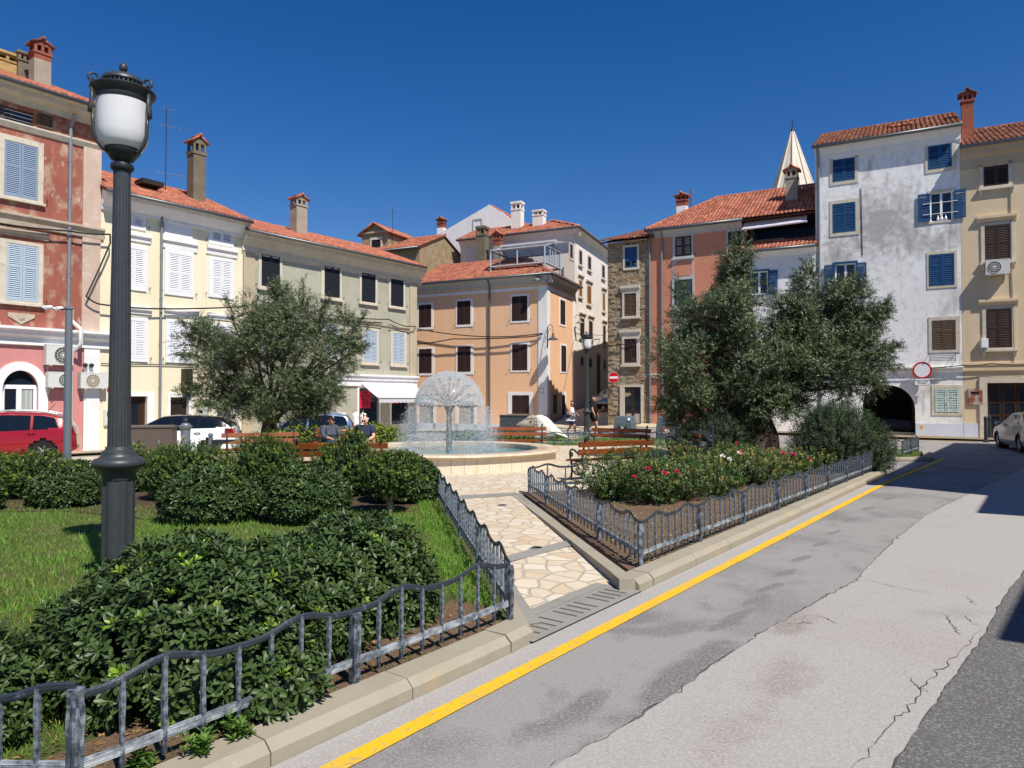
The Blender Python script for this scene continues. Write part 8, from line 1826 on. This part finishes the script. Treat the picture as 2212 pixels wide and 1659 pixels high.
hd = Vector((.36, .93)).normalized()
car('silver saloon car in the shade in front of the wide brown door', (19.05, 25.9, .01), hd, L, 1.75, 1.43, [(-2.27, .55), (-2.24, .98), (-1.7, 1.1), (-1.0, 1.38), (-.4, 1.43), (.2, 1.40), (1.05, .98), (1.9, .82), (2.2, .68), (2.27, .48)], [(-2.27, .94), (-1.0, .94), (.8, .90), (2.27, .78)], (-1.35, .98, 1.1, 1.35), (-.75, .1), (.12, 1.05), (-1.75, -.98), (-1.36, 1.36), 'paint_silver', tail=(-2.3, -1.9, .72, .9), head=(1.75, 2.3, .62, .78), wr=.31)
car('grey car coming down the dim alley behind the rubble house corner', (7.25, 51.6, gh(7.25, 51.6) + .05), Vector((-.38, -.92)), 4.0, 1.68, 1.42, [(-2., .55), (-1.95, .95), (-1.6, 1.2), (-1.1, 1.38), (-.3, 1.42), (.2, 1.38), (1.0, .98), (1.7, .84), (1.95, .68), (2., .5)], [(-2., .95), (.8, .9), (2., .8)], (-1.3, .95, .5, 1.3), (-.6, .1), (.1, 1.0), (-1.8, -1.3), (-1.2, 1.25), 'paint_grey', head=(1.6, 2.05, .6, .78), wr=.3)

# ================================================================== PEOPLE
mat('skin', hexc('c99478'), .55, layers=[('noise', 8, .45, .7, hexc('b97f63'), .4)]); mat('skin_pale', hexc('d6a78e'), .55)
mat('hair_dark', hexc('1c1715'), .6); mat('hair_brown', hexc('3c2117'), .6); mat('hair_white', hexc('d8d4cf'), .7); mat('hair_grey', hexc('6b625b'), .7)
mat('cloth_white', hexc('d9d9da'), .9, bump=[('noise', 14, .4, .02)]); mat('denim', hexc('2c3f5e'), .9); mat('cloth_black', hexc('191a1d'), .9, bump=[('noise', 14, .4, .02)]); mat('cloth_navy', hexc('2b3350'), .9, bump=[('noise', 14, .4, .02)]); mat('cloth_beige', hexc('b3a183'), .9); mat('shoe_white', hexc('dcdcdc'), .6); mat('bag_brown', hexc('4a3f38'), .7)
mat('plaid', hexc('2c3242'), .9, layers=[('wave', (16, 0, 0), .7, .8, hexc('8a8fa0'), .6), ('wave', (0, 0, 14), .7, .8, hexc('a3a6b2'), .5)])
mat('flower_cloth', hexc('e4e0da'), .9, layers=[('noise', 9, .52, .56, hexc('1c1c20'), 1., 2)])
def skin(name, pts, edges, m, par, sub=2, root=0):
    me = D.meshes.new(name); me.from_pydata([p[:3] for p in pts], edges, []); me.materials.append(MATS[m]); o = D.objects.new(name, me); COL.objects.link(o); o.parent = par
    sk = o.modifiers.new('skin', 'SKIN'); sk.use_smooth_shade = True; sk.branch_smoothing = .6
    for i, p in enumerate(pts): d = me.skin_vertices[0].data[i]; q = p[3]; d.radius = (q * 1.14, q * 1.14) if not hasattr(q, '__len__') else (q[0] * 1.14, q[1] * 1.14); d.use_root = i == root
    sb = o.modifiers.new('sub', 'SUBSURF'); sb.levels = sub; sb.render_levels = sub; return o
def chain(pts, edges, new, start):
    i = start
    for p in new: pts.append(p); edges.append((i, len(pts) - 1)); i = len(pts) - 1
    return i
def figure(label, loc, rz, J, cl, scale=1., group=None):
    """J: joint positions; cl: clothes and colours"""
    r = empty('person', loc, rz); r.scale = (scale,) * 3; tag(r, label, 'person', group); sk = cl.get('skin', 'skin')
    P = [(*J['pelvis'], .12)]; E = []
    ch = chain(P, E, [(*J['waist'], .115), (*J['chest'], (.15, .12)), (*J['neck'], .055)], 0); ci = 2; hp = Vector(J['head']); up = cl.get('head_up', Vector((0, 0, 1))); fw = Vector(J['look']).normalized()
    hb = chain(P, E, [(*(hp - up * .07), .066), (*hp, (.082, .088)), (*(hp + up * .075), .078), (*(hp + up * .12), .05)], ch); chain(P, E, [(*(hp + fw * .085 - up * .01), .022), (*(hp + fw * .118 - up * .028), .012)], hb - 2)
    ax = fw.cross(up).normalized()
    for sg in (-1, 1): chain(P, E, [(*(hp + ax * sg * .082 - up * .01), .018), (*(hp + ax * sg * .098 - up * .012 - fw * .01), .014)], hb - 2)
    for s_ in ('l', 'r'):
        sh, el, wr_, hd_ = (Vector(J[k + s_]) for k in ('sh', 'el', 'wr', 'hd')); i = chain(P, E, [(*sh, .062), (*((sh + el) / 2), .05), (*el, .04), (*((el * 2 + wr_) / 3), .041), (*wr_, .027), (*((wr_ + hd_) / 2), (.038, .02))], ci)
        d = (hd_ - wr_).normalized(); sd = d.cross(Vector((.3, .5, .8))).normalized(); nn_ = d.cross(sd); mid = (wr_ + hd_) / 2
        for k in range(4): b0 = hd_ + sd * (k - 1.5) * .019; ln = (.066, .078, .073, .056)[k]; chain(P, E, [(*b0, .0095), (*(b0 + d * ln * .5 + nn_ * .008), .0085), (*(b0 + d * ln + nn_ * .03), .007)], i)
        chain(P, E, [(*(mid + sd * -.036), .0105), (*(mid + sd * -.052 + d * .03), .0095), (*(mid + sd * -.055 + d * .055), .008)], i)
        hi, kn, an, to = (Vector(J[k + s_]) for k in ('hi', 'kn', 'an', 'to')); chain(P, E, [(*hi, .098), (*((hi + kn) / 2), .078), (*kn, .056), (*((kn * 2 + an) / 3), .056), (*an, .036), (*((an + to) / 2 - Vector((0, 0, .02))), .036), (*to, .026)], 0)
    skin('body', P, E, sk, r)
    # clothes follow the same joints, a little wider
    g = cl.get('girth', 1.)
    sp = [(*J['pelvis'], .145 * g), (*J['waist'], .142 * g), (*J['chest'], (.172 * g, .145 * g)), (*(Vector(J['chest']).lerp(Vector(J['neck']), .62)), .082)]; se = [(0, 1), (1, 2), (2, 3)]; hem = Vector(J['pelvis']) + Vector((0, 0, -.07)); sp.append((*hem, .148 * g)); se.append((0, 4))
    for s_ in ('l', 'r'):
        sh, el = Vector(J['sh' + s_]), Vector(J['el' + s_]); t = cl.get('sleeve', .6)
        pts = [(*(sh * .8 + Vector(J['chest']) * .2 + Vector((0, 0, .035))), .092), (*(sh * 1.0 + Vector((0, 0, .0))), .088)]
        if t > 0: pts += [(*sh.lerp(el, min(.98, t)), .070)]
        else: pts = pts[:1]
        if t > 1: pts += [(*Vector(el).lerp(Vector(J['wr' + s_]), t - 1), .048)]
        chain(sp, se, pts, 2)
    skin('shirt', sp, se, cl['shirt'], r)
    tp = [(*J['pelvis'], .138 * g)]; te = []
    for s_ in ('l', 'r'):
        hi, kn, an = Vector(J['hi' + s_]), Vector(J['kn' + s_]), Vector(J['an' + s_]); t = cl.get('leg', .9); pts = [(*hi, .112), (*hi.lerp(kn, min(1, t) * .6), .098), (*hi.lerp(kn, min(1, t)), .084)]
        if t > 1: pts += [(*kn.lerp(an, (t - 1) * .5), .074), (*kn.lerp(an, t - 1), .062)]
        chain(tp, te, pts, 0)
    skin('trousers' if cl.get('leg', .9) > 1 else 'shorts', tp, te, cl['trousers'], r)
    for s_ in ('l', 'r'):
        an, to = Vector(J['an' + s_]), Vector(J['to' + s_]); d = (to - an).normalized(); skin('shoe', [(*(an - Vector((0, 0, .03)) - d * .03), .05), (*((an + to) / 2 - Vector((0, 0, .015))), .048), (*(to + d * .03), .036)], [(0, 1), (1, 2)], cl['shoe'], r, 1)
    hh = [(*(hp - fw * .028 + up * .045), .080), (*(hp - fw * .05 - up * .01), .066)]; he = [(0, 1)]
    if cl.get('hair_long'): hh.append((*(hp - fw * .055 - up * .07), .052)); he.append((1, 2)); hh.append((*(hp + up * .075 + fw * .025), .056)); he.append((0, 3))
    else: hh.append((*(hp + up * .078 + fw * .015), .058)); he.append((0, 2))
    if not cl.get('bald'): skin('hair', hh, he, cl['hair'], r, 2)
    else: skin('hair', [(*(hp - fw * .07 + up * .0), .066), (*(hp - fw * .05 + up * .06), .07)], [(0, 1)], cl['hair'], r, 2)
    if cl.get('beard'): skin('beard', [(*(hp + fw * .06 - up * .085), .045), (*(hp + fw * .045 + ax * .04 - up * .06), .03), (*(hp + fw * .045 - ax * .04 - up * .06), .03)], [(0, 1), (0, 2)], cl['beard'], r, 1)
    mb = MB()
    if cl.get('shades'):
        c0 = hp + fw * .086 + up * .022
        for sg in (-1, 1): mb.tube([c0 + ax * sg * .034 - fw * .012, c0 + ax * sg * .034 + fw * .008], .027, 10); mb.tube([c0 + ax * sg * .06, hp + ax * sg * .092 + up * .02 - fw * .02], .006, 5)
        mb.tube([c0 - ax * .02, c0 + ax * .02], .006, 5); mb.build('sunglasses', 'ink', r)
    else:
        for sg in (-1, 1): mb.ball(hp + fw * .078 + ax * sg * .032 + up * .018, .011, 8, 6)
        mb.build('eyes', 'ink', r, smooth=True)
    mb = MB(); mb.tube([hp + fw * .083 - up * .055 - ax * .022, hp + fw * .092 - up * .056, hp + fw * .083 - up * .055 + ax * .022], .006, 5); mb.build('mouth', 'bag_brown' if cl.get('beard') else 'bench_wood', r); return r
V3 = lambda *a: a
walkJ = dict(pelvis=(0, 0, .93), waist=(.01, 0, 1.08), chest=(.02, 0, 1.28), neck=(.03, 0, 1.45), head=(.06, -.01, 1.57), look=(.45, -.9, -.05),
    hir=(.02, -.09, .88), knr=(.20, -.10, .50), anr=(.27, -.10, .10), tor=(.42, -.12, .045), hil=(-.02, .09, .88), knl=(-.03, .09, .48), anl=(-.28, .09, .16), tol=(-.17, .09, .05),
    shr=(.0, -.185, 1.38), elr=(-.03, -.25, 1.11), wrr=(.16, -.26, .98), hdr=(.24, -.25, .96), shl=(.03, .185, 1.38), ell=(.14, .23, 1.12), wrl=(.28, .2, 1.0), hdl=(.36, .18, .98))
p = at_y(1234, 861, 35.9); wm = figure('woman walking in a white sleeveless top and denim shorts with a backpack', (p.x, p.y, gh(p.x, p.y) + .07), R(-25), walkJ, dict(shirt='cloth_white', trousers='denim', shoe='shoe_white', hair='hair_dark', shades=True, sleeve=0, leg=1.0, girth=1.34), .98)
skin('backpack', [(-.17, .02, 1.30, .09), (-.22, .02, 1.12, .12), (-.21, .02, .95, .10)], [(0, 1), (1, 2)], 'bag_brown', wm)
manJ = dict(walkJ); manJ.update(look=(.35, -.93, 0), elr=(-.02, -.25, 1.12), wrr=(-.1, -.27, .88), hdr=(-.12, -.27, .80), ell=(.16, .25, 1.14), wrl=(.36, .24, .96), hdl=(.43, .23, .90), elr_=0)
manJ.update(shr=(.02, -.2, 1.4), shl=(.02, .2, 1.4), elr=(.05, -.27, 1.13), wrr=(.17, -.31, .90), hdr=(.21, -.31, .82), ell=(.03, .26, 1.13), wrl=(.12, .28, .9), hdl=(.15, .28, .82))
p = at_y(1281, 861, 36.3); figure('man walking in black shirt and shorts behind the distant lamp post', (p.x, p.y, gh(p.x, p.y) + .07), R(-25), manJ, dict(shirt='cloth_black', trousers='cloth_black', shoe='cloth_black', hair='hair_grey', beard='hair_grey', sleeve=.7, leg=.95, girth=1.18), 1.07)
sitJ = dict(pelvis=(0, .02, .56), waist=(0, .05, .70), chest=(0, .06, .90), neck=(0, .04, 1.07), head=(0, .0, 1.19), look=(-.35, -.9, -.35),
    hir=(-.09, -.02, .53), knr=(-.13, -.44, .56), anr=(-.12, -.46, .12), tor=(-.14, -.60, .05), hil=(.09, -.02, .53), knl=(.15, -.42, .56), anl=(.14, -.44, .12), tol=(.17, -.58, .05),
    shr=(-.2, .06, 1.0), elr=(-.44, .12, .94), wrr=(-.68, .1, .90), hdr=(-.76, .09, .89), shl=(.2, .05, 1.0), ell=(.27, -.06, .74), wrl=(.14, -.28, .64), hdl=(.09, -.35, .62))
bz_ = pz(-5.2, 22.1)
figure('seated elderly man in a navy polo shirt and sunglasses, arm along the bench', (-4.48, 21.72, bz_ - .14), R(-8), sitJ, dict(shirt='cloth_navy', trousers='cloth_beige', shoe='bag_brown', hair='hair_white', bald=True, shades=True, sleeve=.75, leg=1.9, girth=1.15, skin='skin_pale'), 1.06)
sitW = dict(sitJ); sitW.update(look=(.95, -.25, -.02), head=(.02, .02, 1.17), elr=(-.26, -.02, .76), wrr=(-.1, -.25, .66), hdr=(-.04, -.32, .64), ell=(.28, -.04, .76), wrl=(.15, -.26, .65), hdl=(.09, -.33, .63))
figure('seated woman with auburn hair in a plaid shirt, turned to the man beside her', (-5.60, 21.95, bz_ - .13), R(42), sitW, dict(shirt='plaid', trousers='denim', shoe='bag_brown', hair='hair_brown', hair_long=True, sleeve=1.6, leg=1.9, girth=1.15), 1.05)
# shop mannequins
for k, (u, m_, lab) in enumerate(((784.5, 'flower_cloth', 'shop dummy bust in a black and white flowered dress'), (769, 'cloth_white', 'shop dummy bust in a plain white shirt'))):
    p = at_y(u, 861, 40.2); g_ = gh(p.x, p.y) + .08; r = empty('mannequin', (p.x, p.y, g_)); tag(r, lab, 'mannequin', 'shop dummies beside the sale poster')
    skin('torso', [(0, 0, .75, .16), (0, 0, 1.0, .13), (0, 0, 1.28, (.17, .12)), (0, 0, 1.45, .06), (0, 0, 1.52, .045), (-.2, 0, 1.38, .06), (.2, 0, 1.38, .06), (0, 0, .45, .2)], [(0, 1), (1, 2), (2, 3), (3, 4), (2, 5), (2, 6), (0, 7)], m_, r); mb = MB(); mb.tube([(0, 0, .0), (0, 0, .5)], .02, 8); mb.lathe([(.17, 0), (.15, .03)], 16); mb.ball((0, 0, 1.56), (.04, .04, .03), 10, 6); mb.build('stand', 'ac_tan', r)
# gull on the chimney
mat('feather_white', hexc('eceeee'), .8); mat('feather_grey', hexc('9aa2a8'), .8)
r = empty('gull', GULL, R(200)); tag(r, 'white gull perched on the short dark chimney', 'gull')
skin('body', [(0, 0, .2, .075), (.1, 0, .25, .065), (.16, 0, .33, .035), (.19, 0, .38, .038), (.25, 0, .375, .014), (-.12, 0, .17, .05), (-.25, 0, .15, .02), (0, .03, .12, .014), (.0, .03, .0, .008), (0, -.03, .12, .014), (0, -.03, .0, .008)], [(0, 1), (1, 2), (2, 3), (3, 4), (0, 5), (5, 6), (0, 7), (7, 8), (0, 9), (9, 10)], 'feather_white', r)
for sg in (-1, 1): skin('wing', [(.06, sg * .06, .25, .03), (-.08, sg * .065, .21, .035), (-.28, sg * .03, .17, .012)], [(0, 1), (1, 2)], 'feather_grey', r)

# ================================================================== FISH SHAPED BOAT SCULPTURE
mat('grey_planks', hexc('a89f92'), .9, layers=[('noise', (3, 3, 26), .42, .62, hexc('7d746a'), .8, 7), ('noise', (4, 4, 9), .58, .68, hexc('b5763c'), .8, 6)], bump=[('noise', (4, 4, 30), .7, .02)])
mat('tarp', hexc('d9d8ce'), .85, layers=[('noise', 2.5, .45, .7, hexc('c7c6ba'), .6)], bump=[('noise', 7, .7, .05), ('noise', (14, 3, 3), .5, .02)])
p = at_y(1180.6, 861, 30.2); zg = gh(p.x, p.y) + .08; bo = empty('boat_sculpture', (p.x, p.y, zg), R(4)); tag(bo, 'old boat bow and white tarpaulin shaped like a fish on the grass', 'sculpture'); K_ = .1333 * 30.2 / F
o2 = lambda pts: [((x - 560) * K_, (1130 - y) * K_) for x, y in pts]
def puff(mb, outl, dep, c, n=6):
    m_ = len(outl); cx, cz = c
    for sg in (-1, 1):
        vs = []
        for j in range(n + 1):
            a = math.pi / 2 * j / n; k = math.cos(a) if j < n else 0.001
            for x, z in outl: vs.append((cx + (x - cx) * k, sg * dep * math.sin(a) ** .8, cz + (z - cz) * k))
        mb.add(vs, [(j * m_ + i, j * m_ + (i + 1) % m_, (j + 1) * m_ + (i + 1) % m_, (j + 1) * m_ + i) for j in range(n) for i in range(m_)])
hd_o = o2([(65, 850), (120, 805), (180, 770), (260, 712), (330, 688), (378, 700), (402, 800), (404, 930), (300, 960), (130, 935), (85, 905)])
mb = MB(); puff(mb, hd_o, .42, o2([(300, 830)])[0], 5); hdm = mb.build('bow', 'grey_planks', bo)
mb = MB(); cx, cz = o2([(288, 793)])[0]; mb.lathe([(.036, 0), (.036, .03)], 16, M=Matrix.Translation((cx, -.405, cz)) @ Matrix.Rotation(R(90), 4, 'X')); mb.build('eye_hole', 'ink', hdm)
mb = MB()
for k, yy in enumerate((745, 800, 850, 905)):
    x0, z0_ = o2([(140 - (yy - 745) * .3, yy)])[0]; x1, _ = o2([(400, yy)])[0]; mb.tube([(x0 + .05, -.18, z0_), ((x0 + x1) / 2, -.38, z0_ + .01), (x1, -.43, z0_ + .015)], .012, 5)
mb.build('plank_seams', 'bag_brown', hdm)
tp_o = o2([(372, 700), (430, 690), (490, 692), (560, 722), (610, 760), (660, 812), (720, 882), (790, 950), (860, 1010), (930, 1062), (965, 1085), (860, 1062), (760, 1072), (690, 1092), (640, 1102), (540, 1128), (400, 1120), (275, 1098), (340, 1010), (385, 930)])
mb = MB(); puff(mb, tp_o, .5, o2([(560, 930)])[0], 7); mb.build('tarpaulin', 'tarp', bo, smooth=True)
mb = MB(); tl = o2([(905, 1030), (1080, 1025), (1075, 1060), (1060, 1085), (960, 1092), (1060, 1128), (1000, 1130), (880, 1045)]); mb.prism(tl, 'y', -.1, .1); mb.build('tail', 'grey_planks', bo)
